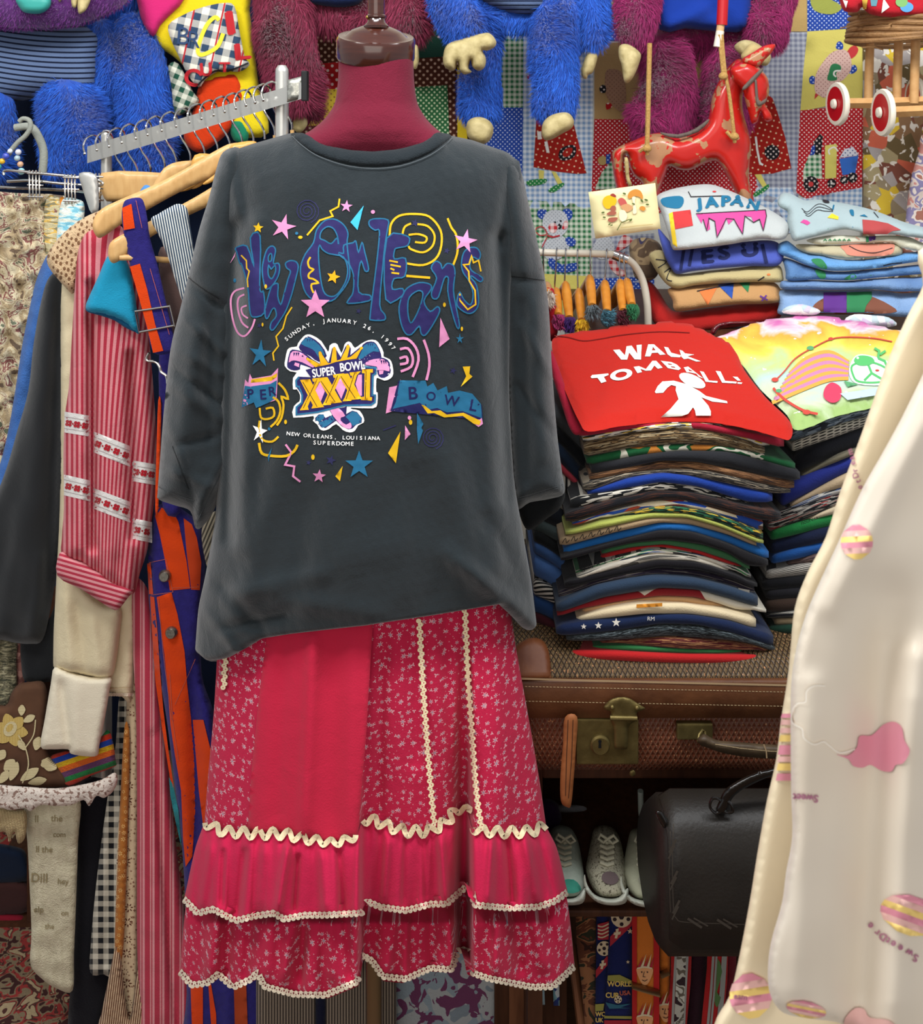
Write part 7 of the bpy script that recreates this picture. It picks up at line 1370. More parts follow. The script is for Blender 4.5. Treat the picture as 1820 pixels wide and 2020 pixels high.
A.poly([(362, 1022), (378, 1034), (388, 1060), (397, 1110), (394, 1164), (377, 1163), (368, 1090)], M('orange_cotton_deep', '#b83a10')); A.poly([(290, 1112), (297, 1110), (302, 1172), (294, 1172)], orng)
A.poly([(309, 1178), (338, 1168), (350, 1212), (364, 1286), (369, 1350), (377, 1420), (383, 1500), (385, 1600), (379, 1690), (366, 1710), (361, 1657), (357, 1560), (345, 1490), (336, 1430), (330, 1350), (324, 1290), (316, 1230)], orng)
A.poly([(296, 1176), (304, 1178), (310, 1240), (316, 1330), (322, 1400), (332, 1480), (344, 1560), (336, 1540), (320, 1440), (306, 1340), (300, 1250)], orng)
A.poly([(380, 1420), (401, 1420), (419, 1495), (412, 1560), (402, 1640), (392, 1560)], orng); A.poly([(333, 1533), (342, 1550), (352, 1600), (358, 1672), (346, 1620), (336, 1570)], tealc)
A.poly([(374, 1900), (400, 1900), (400, 2070), (380, 2070)], orng); A.poly([(408, 1900), (414, 1930), (426, 2000), (428, 2070), (420, 2070), (414, 1990)], orng); A.poly([(460, 1900), (484, 1900), (490, 2070), (464, 2070)], M('orange_brown_cotton', '#a8401c'))
A.lv(2); A.line([(294, 1110), (327, 1103), (341, 1168), (297, 1174)], 1.0, gold); A.line([(340, 1160), (392, 1158)], 1.0, gold); A.line([(345, 1390), (372, 1330), (385, 1300)], 1.0, gold); A.line([(312, 1180), (322, 1290), (338, 1420)], 1.0, gold); A.line([(335, 1330), (340, 1420), (352, 1500)], .9, gold)
A.build('orange_panels', r_)
btn = M('pewter_button', lambda t: t.mix(t.noise(t.co('Object'), 260, 2), '#5c564a', '#b9b2a4'), rough=.3, metal=.9)
for x, y in ((325, 1136), (338, 1248)):
    dd_ = float(fr(np.array([float(x)]), np.array([float(y)]))[0]); m_ = MB(); m_.lathe([(0, .006), (.008, .006), (.0105, .003), (.0115, .0), (.0105, -.002)], P(x, y, dd_-.003), n=20, axis=(0, -1, .1), cap=False); m_.build('button', btn, r_)
def strapf(x, y): return 1.645+0*x
inflate('brace', sp([(243, 402), (252, 393), (275, 390), (284, 400), (290, 428), (296, 470), (310, 520), (326, 590), (342, 660), (344, 690), (318, 700), (300, 690), (288, 640), (272, 580), (258, 530), (246, 470), (240, 430)], 3), 1.635, .004, 5, porp, r_, h=7, fold=lambda x, y: -.004*np.exp(-((y-440)/30.)**2)+line_fold(x, y, (262, 400), (315, 690), 6, .001))
A = Art(lambda x, y: 1.629-.004*np.exp(-((y-440)/30.)**2)+0*x, h=5, eps=.0012); A.poly([(241, 410), (259, 402), (266, 450), (244, 454)], orng); A.poly([(256, 526), (276, 520), (290, 570), (306, 640), (322, 692), (302, 696), (291, 650), (272, 580)], orng); A.line([(268, 395), (280, 450)], 1.0, gold); A.line([(296, 530), (334, 660)], 1.0, gold); A.build('orange_stripe', r_)
m_ = MB(); m_.tube([P(x, y, 1.628) for x, y in ((267, 614), (334, 604), (343, 642), (275, 655))], .0026, 8, closed=True); m_.build('buckle', hookm, r_); m_ = MB(); m_.tube([P(x, y, 1.63) for x, y in sp([(294, 696), (289, 706), (292, 712), (306, 714), (314, 722), (318, 734), (328, 742), (330, 756)], 3, False)], .0024, 8); m_.build('wire_hook', hookm, r_)
inflate('braces_lower', sp([(314, 700), (340, 690), (350, 760), (352, 900), (356, 1010), (320, 1000), (316, 860)], 3), 1.70, .008, 8, porp, r_); inflate('brace_edge', sp([(312, 790), (318, 800), (316, 900), (312, 1005), (306, 1005), (308, 900)], 3), 1.69, .003, 3, orng, r_, h=5)
# hickory stripe straps
hick = cloth('blue_ticking', lambda t: t.stripes('#35475c', '#cfd0ca', 230, .45, -.18), b=.3)
cl('ticking_apron', 'blue and white ticking-striped strap draped over the nearest wooden hanger', [(298, 434), (312, 422), (336, 408), (352, 402), (368, 410), (374, 440), (384, 500), (392, 560), (380, 610), (364, 604), (348, 560), (332, 510), (316, 470)], 1.615, .007, 7, hick, 'apron', fold=lambda x, y: line_fold(x, y, (335, 440), (372, 590), 7, .004))
cl('taupe_cloth', 'taupe cloth hanging behind the braces buckle', [(312, 500), (345, 500), (366, 600), (352, 640), (344, 700), (330, 640)], 1.68, .006, 8, cloth('taupe_cloth', '#6a5450'), 'cloth')
cl('blue_cloth', 'small bright blue cloth end on the hangers beside the braces', [(268, 396), (284, 366), (300, 372), (296, 392), (286, 402)], 1.82, .006, 5, cloth('cornflower', '#4f86c0'), 'cloth')
cl('basket_weave_cloth', 'grey ribbed knit sliver behind the black tee sleeve, by the overalls', [(398, 1040), (440, 1010), (440, 1140), (412, 1130)], 1.70, .008, 8, cloth('grey_rib', lambda t: t.stripes('#3c3830', '#8a8270', 160, .5, .4)), 'garment')

# lower row
cl('pink_striped_dress', 'long pink ticking-striped dress reaching the bottom edge', [(262, 1150), (290, 1160), (308, 1250), (318, 1360), (330, 1480), (340, 1600), (356, 1740), (372, 1880), (382, 2070), (284, 2070), (276, 1980), (270, 1850), (270, 1600), (268, 1400), (262, 1280)], 1.785, .022, 24, cloth('pink_ticking', lambda t: t.multistripe([(0, '#b03448'), (.36, '#d08488'), (.52, '#b03448'), (.62, '#d69094'), (.84, '#b03448')], .019), b=.3), 'dress', fold=lambda x, y: line_fold(x, y, (300, 1450), (352, 2050), 7, -.014)+line_fold(x, y, (290, 1200), (320, 2000), 16, .006)+.002*vnoise(x, y, 70, 4))
cl('scroll_print_dress', 'long ivory dress with brown scroll print, left of the pink striped dress', [(236, 1170), (262, 1160), (272, 1300), (274, 1500), (272, 1800), (272, 1960), (262, 2070), (232, 2070), (226, 1900), (232, 1650), (246, 1480), (250, 1300)], 1.815, .014, 14, cloth('brown_scroll', lambda t: t.flowers(t.flowers('#cdb694', '#5a2c1c', .030, .0085, 7, rnd=.35, hole=.0040), '#6a3422', .012, .0026, 4, rnd=.9, seed=2.0), b=.3), 'dress', fold=lambda x, y: line_fold(x, y, (250, 1400), (245, 2050), 7, -.01))
cl('ochre_print_dress', 'narrow strip of ochre floral dress behind the scroll print', [(246, 1430), (256, 1460), (252, 1640), (244, 1860), (234, 1900), (226, 1880), (232, 1700), (238, 1560)], 1.800, .008, 7, cloth('ochre_floral', lambda t: t.flowers('#a8682c', '#d8b070', .014, .0042, 6, hole=.0015), b=.3), 'dress')
cl('gingham_dress', 'black and white gingham garment with curved hem', [(236, 1370), (254, 1370), (256, 1480), (248, 1640), (240, 1780), (232, 1922), (205, 1922), (178, 1918), (180, 1850), (188, 1760), (200, 1660), (214, 1560), (228, 1470)], 1.845, .014, 12, cloth('black_gingham', lambda t: t.gingham('#14161a', '#c6bfae', .0105), b=.3), 'dress', fold=lambda x, y: line_fold(x, y, (232, 1500), (212, 1900), 8, -.010)+line_fold(x, y, (246, 1400), (222, 1900), 7, .006))
cl('black_dress', 'long plain black garment between the lettered knit and the gingham', [(150, 1555), (215, 1545), (208, 1640), (196, 1760), (186, 1900), (222, 1925), (205, 2000), (196, 2070), (136, 2070), (142, 1900), (148, 1750)], 1.875, .014, 14, cloth('night_black', '#0e0d14'), 'dress')
ltr = cloth('wool_letter', '#8f8160')
r_, b_, fr = cl('lettered_knit', 'cream knitted panel with faint woven lettering, hanging below the lace hem', [(50, 1580), (100, 1576), (156, 1572), (154, 1660), (150, 1780), (146, 1880), (143, 1954), (112, 1950), (84, 1932), (60, 1902), (62, 1840), (58, 1740), (54, 1660)], 1.835, .010, 10, cloth('cream_felt', lambda t: t.mix(t.noise(t.xform(t.co('UV'), (60, 20, 1)), 1.5, 3), '#a89f82', '#d9d0b4'), b=.8), 'knitwear', fold=lambda x, y: .004*vnoise(x, y, 60, 2))
A = Art(fr, h=6, eps=.0009)
for s_, x, y, z_ in (('ll', 68, 1622, 17), ('the', 100, 1620, 16), ('com', 104, 1651, 13), ('ll the', 70, 1681, 15), ('Dill', 60, 1740, 22), ('hey', 113, 1744, 14), ('elp', 66, 1800, 15), ('on', 120, 1806, 13), ('the', 88, 1832, 13)): A.text(s_, x, y, z_*.85, ltr, rot=.03, bold=.02, sx=.95)
A.build('woven_letters', r_)
def cordfold(x, y): return .004*np.sin((x+.1*y)/13.*6.28)
cl('corduroy_skirt', 'flared brown and cream pinstriped skirt at the bottom, between gingham and pink stripes', [(228, 1868), (238, 1890), (246, 1960), (256, 2010), (266, 1950), (274, 1880), (284, 1960), (292, 2070), (186, 2070), (200, 2000), (214, 1930)], 1.795, .016, 12, cloth('brown_pinstripe', lambda t: t.stripes('#5e3a28', '#bfa384', 240, .5, .12), b=.4), 'skirt', fold=cordfold)
# lace hem, bag, rainbow knit, fringe
def lacef(x, y): return .006*np.sin(x/17.)+.003*vnoise(x, y, 18, 3)
lacem = M('white_lace', lambda t: t.mix(t.m('GREATER_THAN', t.noise(t.co('UV'), 130, 3), .56), '#d8ccc0', '#8f7468'), rough=.9, bump=(.8, 160, .003))
cl('lace_trimmed_slip', 'scalloped white lace hem crossing the left edge under the brown bag', [(-40, 1546), (0, 1548), (50, 1552), (110, 1555), (160, 1548), (200, 1538), (226, 1524), (232, 1540), (222, 1562), (205, 1574), (190, 1570), (176, 1590), (165, 1578), (140, 1588), (110, 1590), (80, 1588), (60, 1600), (48, 1594), (20, 1598), (0, 1594), (-40, 1600)], 1.775, .005, 6, lacem, 'slip', fold=lacef)
cl('fringed_cloth', 'straw-coloured fringe hanging under the lace at the left edge', [(-40, 1590), (30, 1598), (52, 1602), (50, 1650), (36, 1664), (28, 1640), (18, 1662), (8, 1640), (-40, 1650)], 1.80, .008, 8, cloth('straw_fringe', lambda t: t.stripes('#8a7450', '#c8b488', 330, .5, .1), b=1.0), 'cloth')
suede = M('brown_suede', lambda t: t.mix(t.noise(t.co('Object'), 20, 4), '#38241a', '#6a4832'), rough=.95)
r_, b_, fr = cl('embroidered_bag', 'brown suede bag with raised golden flower embroidery at the left edge', [(-40, 1395), (10, 1392), (22, 1368), (36, 1350), (60, 1345), (86, 1346), (94, 1380), (88, 1450), (98, 1490), (130, 1520), (134, 1548), (60, 1552), (-40, 1550)], 1.80, .02, 16, suede, 'bag')
gl1 = M('gold_embroidery', lambda t: t.mix(t.m('GREATER_THAN', t.m('FRACT', t.m('MULTIPLY', t.xyz(t.co('UV'))[0], 420.0)), .5), '#a08038', '#d8c078'), rough=.6); gl2 = M('pale_embroidery', lambda t: t.mix(t.m('GREATER_THAN', t.m('FRACT', t.m('MULTIPLY', t.xyz(t.co('UV'))[1], 420.0)), .5), '#a89870', '#e0d4a8'), rough=.6)
def leaf(A, x, y, L_, w, a, m_):
    c, q = math.cos(a), math.sin(a); A.poly([(x+u*c-v*q, y+u*q+v*c) for u, v in ((0, 0), (L_*.3, w*.8), (L_*.65, w), (L_, 0), (L_*.65, -w), (L_*.3, -w*.8))], m_, smooth=3)
A = Art(fr, h=6, eps=.0012); A.lv(1)
for k in range(6): leaf(A, 22, 1440, 34, 11, k*1.05+.2, gl1)
A.lv(2); A.disc(20, 1438, 12, gl2, 16, rot=.6); A.disc(19, 1436, 6, gl1, 9, rot=.6)
for x, y, L_, w, a in ((42, 1412, 22, 7, -1.5), (46, 1424, 26, 7, -.5), (70, 1480, 28, 9, -1.3), (78, 1470, 30, 9, -.7), (50, 1480, 24, 7, -2.2), (80, 1510, 30, 11, -.3), (82, 1500, 34, 12, .5), (8, 1520, 30, 10, -.8), (40, 1540, 44, 9, -.6), (20, 1540, 40, 9, -1.2), (55, 1545, 38, 8, -.2), (-6, 1500, 26, 9, -.9), (0, 1545, 30, 8, -1.0)): leaf(A, x, y, L_, w, a, gl2)
A.line([(36, 1450), (50, 1475), (56, 1510), (44, 1545)], 2.4, gl2, smooth=4); A.line([(50, 1475), (66, 1450), (70, 1420)], 2.2, gl2, smooth=4); A.build('flower_embroidery', r_)
cl('rainbow_knit', 'rainbow striped knitted piece behind the cream cuff', [(100, 1492), (130, 1482), (160, 1484), (192, 1462), (212, 1440), (222, 1460), (228, 1500), (226, 1512), (180, 1530), (136, 1550), (120, 1530), (106, 1508)], 1.79, .014, 9, cloth('rainbow', lambda t: t.multistripe([(0, '#1c3c94'), (.17, '#b83018'), (.34, '#1c7038'), (.5, '#5c3458'), (.67, '#c85c1c'), (.84, '#c8a01c')], .062, 'UV', 1, -.33), b=1.0), 'knitwear')
# lower left background: crate with garments, rug
cr = thing('storage_crate', 'dark wooden crate of folded clothes on the rug at the bottom left', 'crate', (-.98, 2.3, FL)); cx0, cx1 = X(-80, 2.12), X(62, 2.12)
MB().box((cx0, 2.12, FL), (cx1, 2.46, FL+.02)).build('base', dwood, cr, smooth=False); MB().box((cx0, 2.44, FL), (cx1, 2.46, .50)).build('back_panel', dwood, cr, smooth=False); MB().box((cx1-.015, 2.13, FL), (cx1, 2.46, .50)).build('side_panel', dwood, cr, smooth=False); MB().box((cx0, 2.12, .49), (cx1, 2.46, .505)).build('lid', dwood, cr, smooth=False)
for nm, o_, c_ in (('dark navy folded cloth, topmost in the crate', [(-60, 1665), (30, 1670), (54, 1690), (54, 1740), (-60, 1745)], '#101c30'), ('brown folded cloth below the navy one in the crate', [(-60, 1745), (54, 1738), (56, 1800), (-60, 1808)], '#3c2220'), ('crimson folded cloth in the crate', [(-60, 1806), (40, 1800), (58, 1830), (50, 1880), (-60, 1890)], '#7c1426'), ('teal folded cloth at the bottom of the crate', [(-60, 1886), (20, 1880), (60, 1870), (58, 1900), (20, 1912), (-60, 1910)], '#1c6a74')):
    cl('folded_cloth', nm, o_, 2.16, .03, 18, cloth('crate_'+nm.split()[0]+nm.split()[1], c_, vary=.1), 'cloth', group='folded clothes in the crate')
rug = MB().box((-1.6, .9, FL), (.2, 2.48, FL+.012)).build('rug', M('patterned_rug', rugcol, rough=.95, bump=(.6, 200, .003)), label='worn red, beige and brown patterned rug on the floor', cat='rug')

# below the skirt: trousers and textile
cl('pinstripe_trousers', 'grey-brown pinstriped trousers hanging behind the skirt hem', [(505, 1700), (735, 1700), (780, 1720), (782, 2070), (505, 2070)], 1.70, .02, 16, cloth('grey_pinstripe', lambda t: t.stripes('#3c342e', '#8a7c6c', 190, .5), b=.4), 'trousers', smooth=0, fold=lambda x, y: line_fold(x, y, (632, 1700), (632, 2060), 9, -.022)+line_fold(x, y, (580, 1700), (570, 2060), 14, .006)+line_fold(x, y, (680, 1700), (690, 2060), 14, .006)+line_fold(x, y, (760, 1700), (760, 2060), 8, -.016))
cl('navy_gap_strip', 'dark navy sliver between the pinstriped trouser legs', [(622, 1700), (642, 1700), (642, 2070), (622, 2070)], 1.686, .006, 5, cloth('navy_sliver', '#10142c'), 'trousers', smooth=0)  # dark navy strip set over the gap between the legs
def dam(t): return t.mix(t.m('GREATER_THAN', t.noise(t.co('UV'), 26, 2, dist=1.6), .54), t.blotch([(0, '#8a98a0'), (.5, '#a4a8a8'), (.6, '#7c8890')], 18), '#6a3858')
cl('damask_cloth', 'pale grey cloth with plum damask flowers hanging behind the skirt', [(775, 1700), (985, 1700), (985, 2070), (775, 2070)], 1.75, .012, 14, cloth('grey_damask', dam, b=.4), 'cloth', smooth=0)

# ================================================================ BACK WALL
bk = thing('shade_backdrop', 'added dark blue sheet standing in for shade behind the plush toys and clothes rack', 'cloth', P(250, 1480, 2.46))  # added dark sheet, stands in for the shade behind toys and garments
inflate('cloth', [(-80, -60), (640, -60), (640, 1480), (-80, 1480)], 2.455, .006, 10, cloth('dark_shade_blue', lambda t: t.mix(t.noise(t.co('Object'), 6, 3), '#080f22', '#14233e')), bk, h=40, fold=pleats(90, .01))
# --- sequin patchwork
q1 = thing('patchwork_hanging', 'red, yellow, green and brown spotted patchwork behind the neck of the dress form', 'quilt', P(760, 420, 2.42))
qo = inflate('quilt_base', [(590, -60), (925, -60), (925, 420), (590, 420)], 2.42, .004, 6, cloth('quilt_brown', lambda t: t.dots('#4a2418', '#c8a890', .014, .24)), q1, h=30, fold=pleats(120, .006))
A = Art(o_front[qo.name], h=20, eps=.0012); red_d = cloth('red_spots', lambda t: t.dots('#a8181c', '#e0c8c0', .017, .22)); A.lv(1)
A.poly([(596, 130), (700, 118), (700, 176), (596, 176)], red_d); A.poly([(596, 176), (700, 176), (700, 240), (596, 250)], cloth('yellow_spots', lambda t: t.dots('#d8b83c', '#8c6a2c', .012, .2))); A.poly([(820, 60), (900, 60), (905, 110), (820, 115)], cloth('dark_green', '#1c3c30'))
A.poly([(815, 172), (882, 168), (886, 270), (815, 250)], cloth('green_sequin', lambda t: t.dots('#2f6a40', '#c8d8b0', .010, .27))); A.poly([(902, 130), (916, 160), (922, 290), (902, 275)], cloth('yellow_band', '#d8bc28')); A.poly([(815, 250), (886, 270), (920, 300), (820, 300)], red_d); A.build('patches', q1)
# --- children's applique quilt
q2 = thing('applique_quilt', 'childrens patchwork quilt of gingham and spotted squares with applique figures', 'quilt', P(1340, 700, 2.44))
qo = inflate('quilt_base', [(905, -60), (1712, -60), (1708, 300), (1700, 700), (905, 700)], 2.44, .005, 6, cloth('white_cotton', '#c8c8c0'), q2, h=30, fold=lambda x, y: .006*np.sin(x/60.+y/200.)+.008*vnoise(x, y, 160, 4)); qd = o_front[qo.name]
gg = cloth('green_gingham', lambda t: t.gingham('#2f7448', '#d4ddc8', .0068), b=.3); bg_ = cloth('blue_gingham', lambda t: t.gingham('#7e9ec4', '#dbe2e8', .0068), b=.3); gyg = cloth('grey_blue_gingham', lambda t: t.gingham('#7a7f94', '#b4b8c0', .0068), b=.3)
bd_ = cloth('blue_dots', lambda t: t.dots('#2748a0', '#c4d0e8', .0085, .21)); rd2 = cloth('red_dots', lambda t: t.dots('#b42028', '#eed0cc', .0085, .23)); yw = cloth('soft_yellow', '#d9cc6a'); rg = cloth('red_gingham', lambda t: t.gingham('#c02c34', '#ecd8d4', .009)); cal = cloth('pink_calico', lambda t: t.dots('#d8b4a8', '#8c4c4c', .008, .16)); gcal = cloth('grey_calico', lambda t: t.dots('#c8ccd0', '#5c6474', .007, .16)); bdk = cloth('black_dots', lambda t: t.dots('#1c1c20', '#d8c8c0', .010, .24)); wt_ = cloth('white_braid', '#e8e4dc'); tanc = cloth('tan_cotton', '#b89a60'); rdot = cloth('red_spotted', lambda t: t.dots('#a02018', '#e8c8a0', .015, .15, rot=.3)); grd = cloth('green_dots', lambda t: t.dots('#2c8044', '#d0e0c0', .008, .2))
A = Art(qd, h=26, eps=.001); A.lv(1)
A.poly([(905, 40), (1032, 40), (1032, 212), (905, 212)], gg); A.poly([(905, 212), (1032, 212), (1030, 330), (1028, 420), (905, 420)], bd_); A.poly([(1032, 40), (1170, 40), (1168, 420), (1040, 410), (1030, 380)], bg_)
A.poly([(1040, 395), (1165, 402), (1168, 545), (1075, 542), (1040, 470)], gg); A.poly([(1070, 540), (1168, 545), (1170, 640), (1060, 640)], yw); A.poly([(1172, 84), (1285, 84), (1280, 236), (1172, 235)], cloth('ochre_cotton', '#b09060')); A.poly([(1172, 235), (1290, 236), (1290, 390), (1166, 390)], rd2)
A.poly([(1168, 470), (1290, 460), (1290, 560), (1168, 550)], gyg); A.poly([(1168, 550), (1290, 545), (1290, 640), (1168, 640)], bd_); A.poly([(1170, -40), (1225, -40), (1225, 40), (1170, 45)], cloth('olive_cotton', '#8a8630')); A.poly([(1190, 40), (1235, 40), (1225, 80), (1192, 80)], bd_)
A.poly([(1290, 60), (1480, 60), (1480, 250), (1290, 250)], cloth('dark_teal', '#1c3438')); A.poly([(1290, 250), (1500, 250), (1500, 420), (1290, 420)], rd2); A.poly([(1490, 62), (1592, 64), (1580, 220), (1572, 440), (1490, 440)], gyg); A.poly([(1480, 370), (1572, 370), (1568, 460), (1480, 460)], bg_)
A.poly([(1555, -40), (1590, -40), (1592, 62), (1558, 62)], tanc); A.poly([(1592, -40), (1705, -40), (1690, 55), (1592, 62)], bd_); A.poly([(1592, 62), (1690, 56), (1706, 80), (1700, 195), (1578, 220), (1584, 140)], yw); A.poly([(1578, 218), (1702, 205), (1700, 370), (1590, 392), (1570, 380)], rd2); A.poly([(1575, 392), (1700, 370), (1700, 440), (1575, 440)], bg_); A.build('patches', q2)
A = Art(qd, h=16, eps=.0012); A.lv(2.5)
J8 = lambda x, y: (940+x/4.55, y/4.55); J9 = lambda x, y: (1440+x/4.79, y/4.79)
def a8(pts, m, n=0): A.poly([J8(*p) for p in pts], m, smooth=n)
def a9(pts, m, n=0): A.poly([J9(*p) for p in pts], m, smooth=n)
a8([(535, 1065), (870, 1110), (985, 1555), (900, 1560), (720, 1540), (510, 1500)], rdot); a8([(555, 1525), (605, 1530), (600, 1610), (560, 1605)], yw); a8([(670, 1535), (710, 1545), (770, 1640), (730, 1660)], yw); a8([(450, 1625), (560, 1605), (630, 1610), (600, 1650), (470, 1668)], grd, 3); a8([(640, 1710), (700, 1665), (780, 1640), (775, 1670), (690, 1725)], grd, 3); a8([(450, 680), (515, 635), (525, 665), (460, 718)], rd2)
a8([(1160, 640), (1210, 620), (1290, 640), (1330, 740), (1340, 880), (1310, 1000), (1230, 960), (1160, 850), (1150, 740)], cloth('brown_calico', lambda t: t.dots('#9c7860', '#6a4034', .008, .15)), 3); a8([(1100, 790), (1130, 760), (1160, 780), (1155, 830), (1115, 830)], bdk, 3); a8([(1160, 930), (1200, 925), (1215, 960), (1165, 985)], red_d, 2)
a8([(1085, 1430), (1120, 1400), (1160, 1410), (1160, 1470), (1110, 1480)], tanc, 2); a8([(1160, 1385), (1200, 1380), (1195, 1470), (1160, 1470)], bd_); a8([(1120, 1550), (1250, 1400), (1250, 1700), (1060, 1700)], gg)
A.lv(4); a8([(735, 1390), (760, 1330), (840, 1300), (890, 1320), (880, 1400), (800, 1440), (750, 1430)], bdk, 3); a8([(770, 1380), (800, 1335), (860, 1330), (840, 1390), (790, 1410)], rdot, 3); A.line([J8(620, 1270), J8(640, 1370)], 6, wt_); A.line([J8(560, 1180), J8(565, 1250)], 8, wt_); A.lv(2.5)
bx = lambda x, y: (1040+x/5.94, 360+y/5.94)
def ab(pts, m, n=3): A.poly([bx(*p) for p in pts], m, smooth=n)
ab([(115, 345), (140, 315), (215, 320), (225, 370), (180, 430), (125, 400)], bd_); ab([(415, 330), (460, 305), (520, 330), (525, 400), (490, 440), (430, 400)], bd_); A.lv(3.2); ab([(175, 470), (200, 380), (260, 330), (350, 320), (430, 350), (470, 420), (475, 520), (430, 600), (340, 640), (250, 600), (190, 540)], gcal); ab([(170, 700), (280, 660), (400, 620), (470, 700), (490, 780), (440, 850), (300, 920), (200, 860)], gcal); ab([(445, 650), (520, 640), (570, 690), (540, 745), (470, 735)], bd_); ab([(245, 900), (290, 885), (400, 960), (580, 940), (580, 1020), (450, 1055), (340, 1040), (255, 980)], bd_)
A.lv(4.2); ab([(245, 520), (270, 480), (330, 480), (350, 540), (320, 590), (265, 580)], rg); ab([(405, 540), (430, 460), (465, 450), (478, 500), (450, 545)], rg); ab([(355, 505), (375, 480), (400, 500), (395, 540), (365, 545)], bdk); A.disc(*bx(390, 450), 2, bdk); A.disc(*bx(325, 465), 2, bdk); A.line([bx(*p) for p in ((100, 560), (110, 530), (180, 520), (230, 600), (150, 620), (100, 580))], 2, cloth('red_ribbon', '#b83038'), smooth=3); A.line([bx(*p) for p in ((230, 620), (300, 640), (380, 620))], 3, MATS['red_ribbon']); A.line([bx(*p) for p in ((230, 640), (170, 760))], 2, MATS['red_ribbon']); A.lv(3.2)
ab([(800, 690), (870, 640), (960, 640), (1020, 760), (1000, 850), (860, 900), (760, 820)], gcal); ab([(1030, 810), (1100, 640), (1160, 620), (1240, 680), (1180, 740), (1080, 800)], rg); ab([(950, 900), (1020, 870), (1060, 980), (1150, 1050), (1120, 1100), (1030, 1070), (960, 980)], rg)
# turtle and train
a9([(800, 860), (800, 740), (840, 640), (940, 510), (1030, 470), (1100, 480), (1140, 560), (1140, 660), (1060, 760), (960, 800), (900, 920), (840, 900)], cal, 3); A.lv(2.8); a9([(1000, 460), (1005, 410), (1035, 390), (1065, 420), (1060, 465)], bd_, 3); a9([(745, 740), (775, 715), (805, 740), (800, 790), (755, 790)], bd_, 3); a9([(1120, 690), (1140, 625), (1180, 615), (1198, 660), (1160, 695)], bd_, 3); a9([(1100, 510), (1130, 450), (1180, 430), (1210, 470), (1180, 530), (1130, 555)], rd_, 3); a9([(795, 940), (800, 890), (830, 865), (845, 885)], rd_); A.lv(4); a9([(915, 750), (930, 690), (950, 620), (990, 600), (1040, 620), (1045, 660), (1000, 690), (1010, 750), (960, 765)], gn_, 3); A.line([J9(*p) for p in ((1045, 668), (990, 672), (978, 705), (1000, 725))], 3, wt_, smooth=3); A.lv(3)
a9([(690, 1720), (690, 1600), (740, 1470), (862, 1455), (868, 1690), (760, 1680)], gg); a9([(755, 1465), (790, 1340), (845, 1265), (875, 1290), (860, 1460)], bdk); a9([(750, 1470), (770, 1380), (800, 1370), (800, 1460)], bd_); a9([(895, 1375), (1005, 1360), (1005, 1470), (1000, 1680), (895, 1690)], yw); a9([(1030, 1500), (1210, 1470), (1180, 1640), (1060, 1655)], cloth('clear_blue', '#3a6cc0')); a9([(1030, 1490), (1080, 1410), (1160, 1385), (1215, 1470), (1120, 1480)], cloth('navy_dots_white', lambda t: t.dots('#d8d8e0', '#2c3c7c', .009, .2))); A.line([J9(*p) for p in ((940, 1460), (930, 1420), (980, 1390), (1020, 1430))], 3, wt_, smooth=3)
A.lv(4); A.disc(*J9(762, 1740), 15, bdk, 16); A.disc(*J9(958, 1732), 9, bdk); A.disc(*J9(1075, 1700), 8, bdk); A.disc(*J9(1155, 1678), 10, bdk); A.lv(5); A.disc(*J9(762, 1740), 5, rd_); A.star(*J9(958, 1732), 4, wt_); A.star(*J9(1075, 1700), 4, wt_); A.star(*J9(1155, 1678), 4, wt_); A.lv(3)
# the second doll behind the horse
a9([(340, 880), (400, 930), (440, 1040), (520, 1300), (578, 1590), (400, 1640), (190, 1650), (150, 1400), (150, 1100)], rdot); a9([(230, 1650), (290, 1645), (350, 1760), (310, 1775)], yw); a9([(220, 1830), (310, 1770), (365, 1740), (350, 1790), (240, 1860)], grd, 3); A.lv(4); A.line([J9(*p) for p in ((240, 1290), (255, 1420), (280, 1540), (310, 1560))], 4, wt_); A.disc(*J9(395, 1440), 15, bdk, 15)
A.lv(2.6).poly([(1305, 110), (1340, 95), (1400, 100), (1408, 140), (1380, 160), (1330, 160)], tanc, smooth=3); A.lv(3.4).poly([(1340, 135), (1360, 128), (1395, 140), (1385, 170), (1360, 180)], yw); A.disc(1372, 118, 9, M('rosy_felt', '#a85c50'), 6)
A.poly([(1600, -10), (1640, 0), (1660, 15), (1640, 28), (1605, 20)], cloth('lime_calico', '#9aa04c'), smooth=3)
A.build('applique_figures', q2)
# --- leaf curtain
def leafc(t):
    return t.mix(t.m('GREATER_THAN', t.noise(t.co('UV'), 42, 2, dist=.8), .60), t.cells([(0, '#8a6a4c'), (.14, '#a8a09c'), (.26, '#c8654c'), (.36, '#6a5a3c'), (.48, '#d8b83c'), (.58, '#93846a'), (.72, '#e4ddd0'), (.80, '#7a4a3c'), (.9, '#a89a74')], 26), '#e4ddcf')
cl('leaf_curtain', 'curtain printed with brown, grey, coral and yellow leaves, right of the quilt', [(1700, -60), (1960, -60), (1960, 700), (1700, 700), (1702, 300)], 2.42, .012, 10, cloth('leaf_print', leafc, b=.2), 'curtain', smooth=0, h=24, fold=pleats(70, .008))
cl('floral_cloth', 'pink floral cloth hanging at the right edge above the denim pile', [(1830, 260), (1812, 300), (1795, 360), (1785, 440), (1780, 500), (1960, 500), (1960, 260)], 2.30, .012, 10, cloth('pink_floral_right', B(['#c88a80', '#d8c8bc', '#8c84a8', '#e4d8cc', '#a87060'], 22, (1, 1, 1)), b=.3), 'cloth')
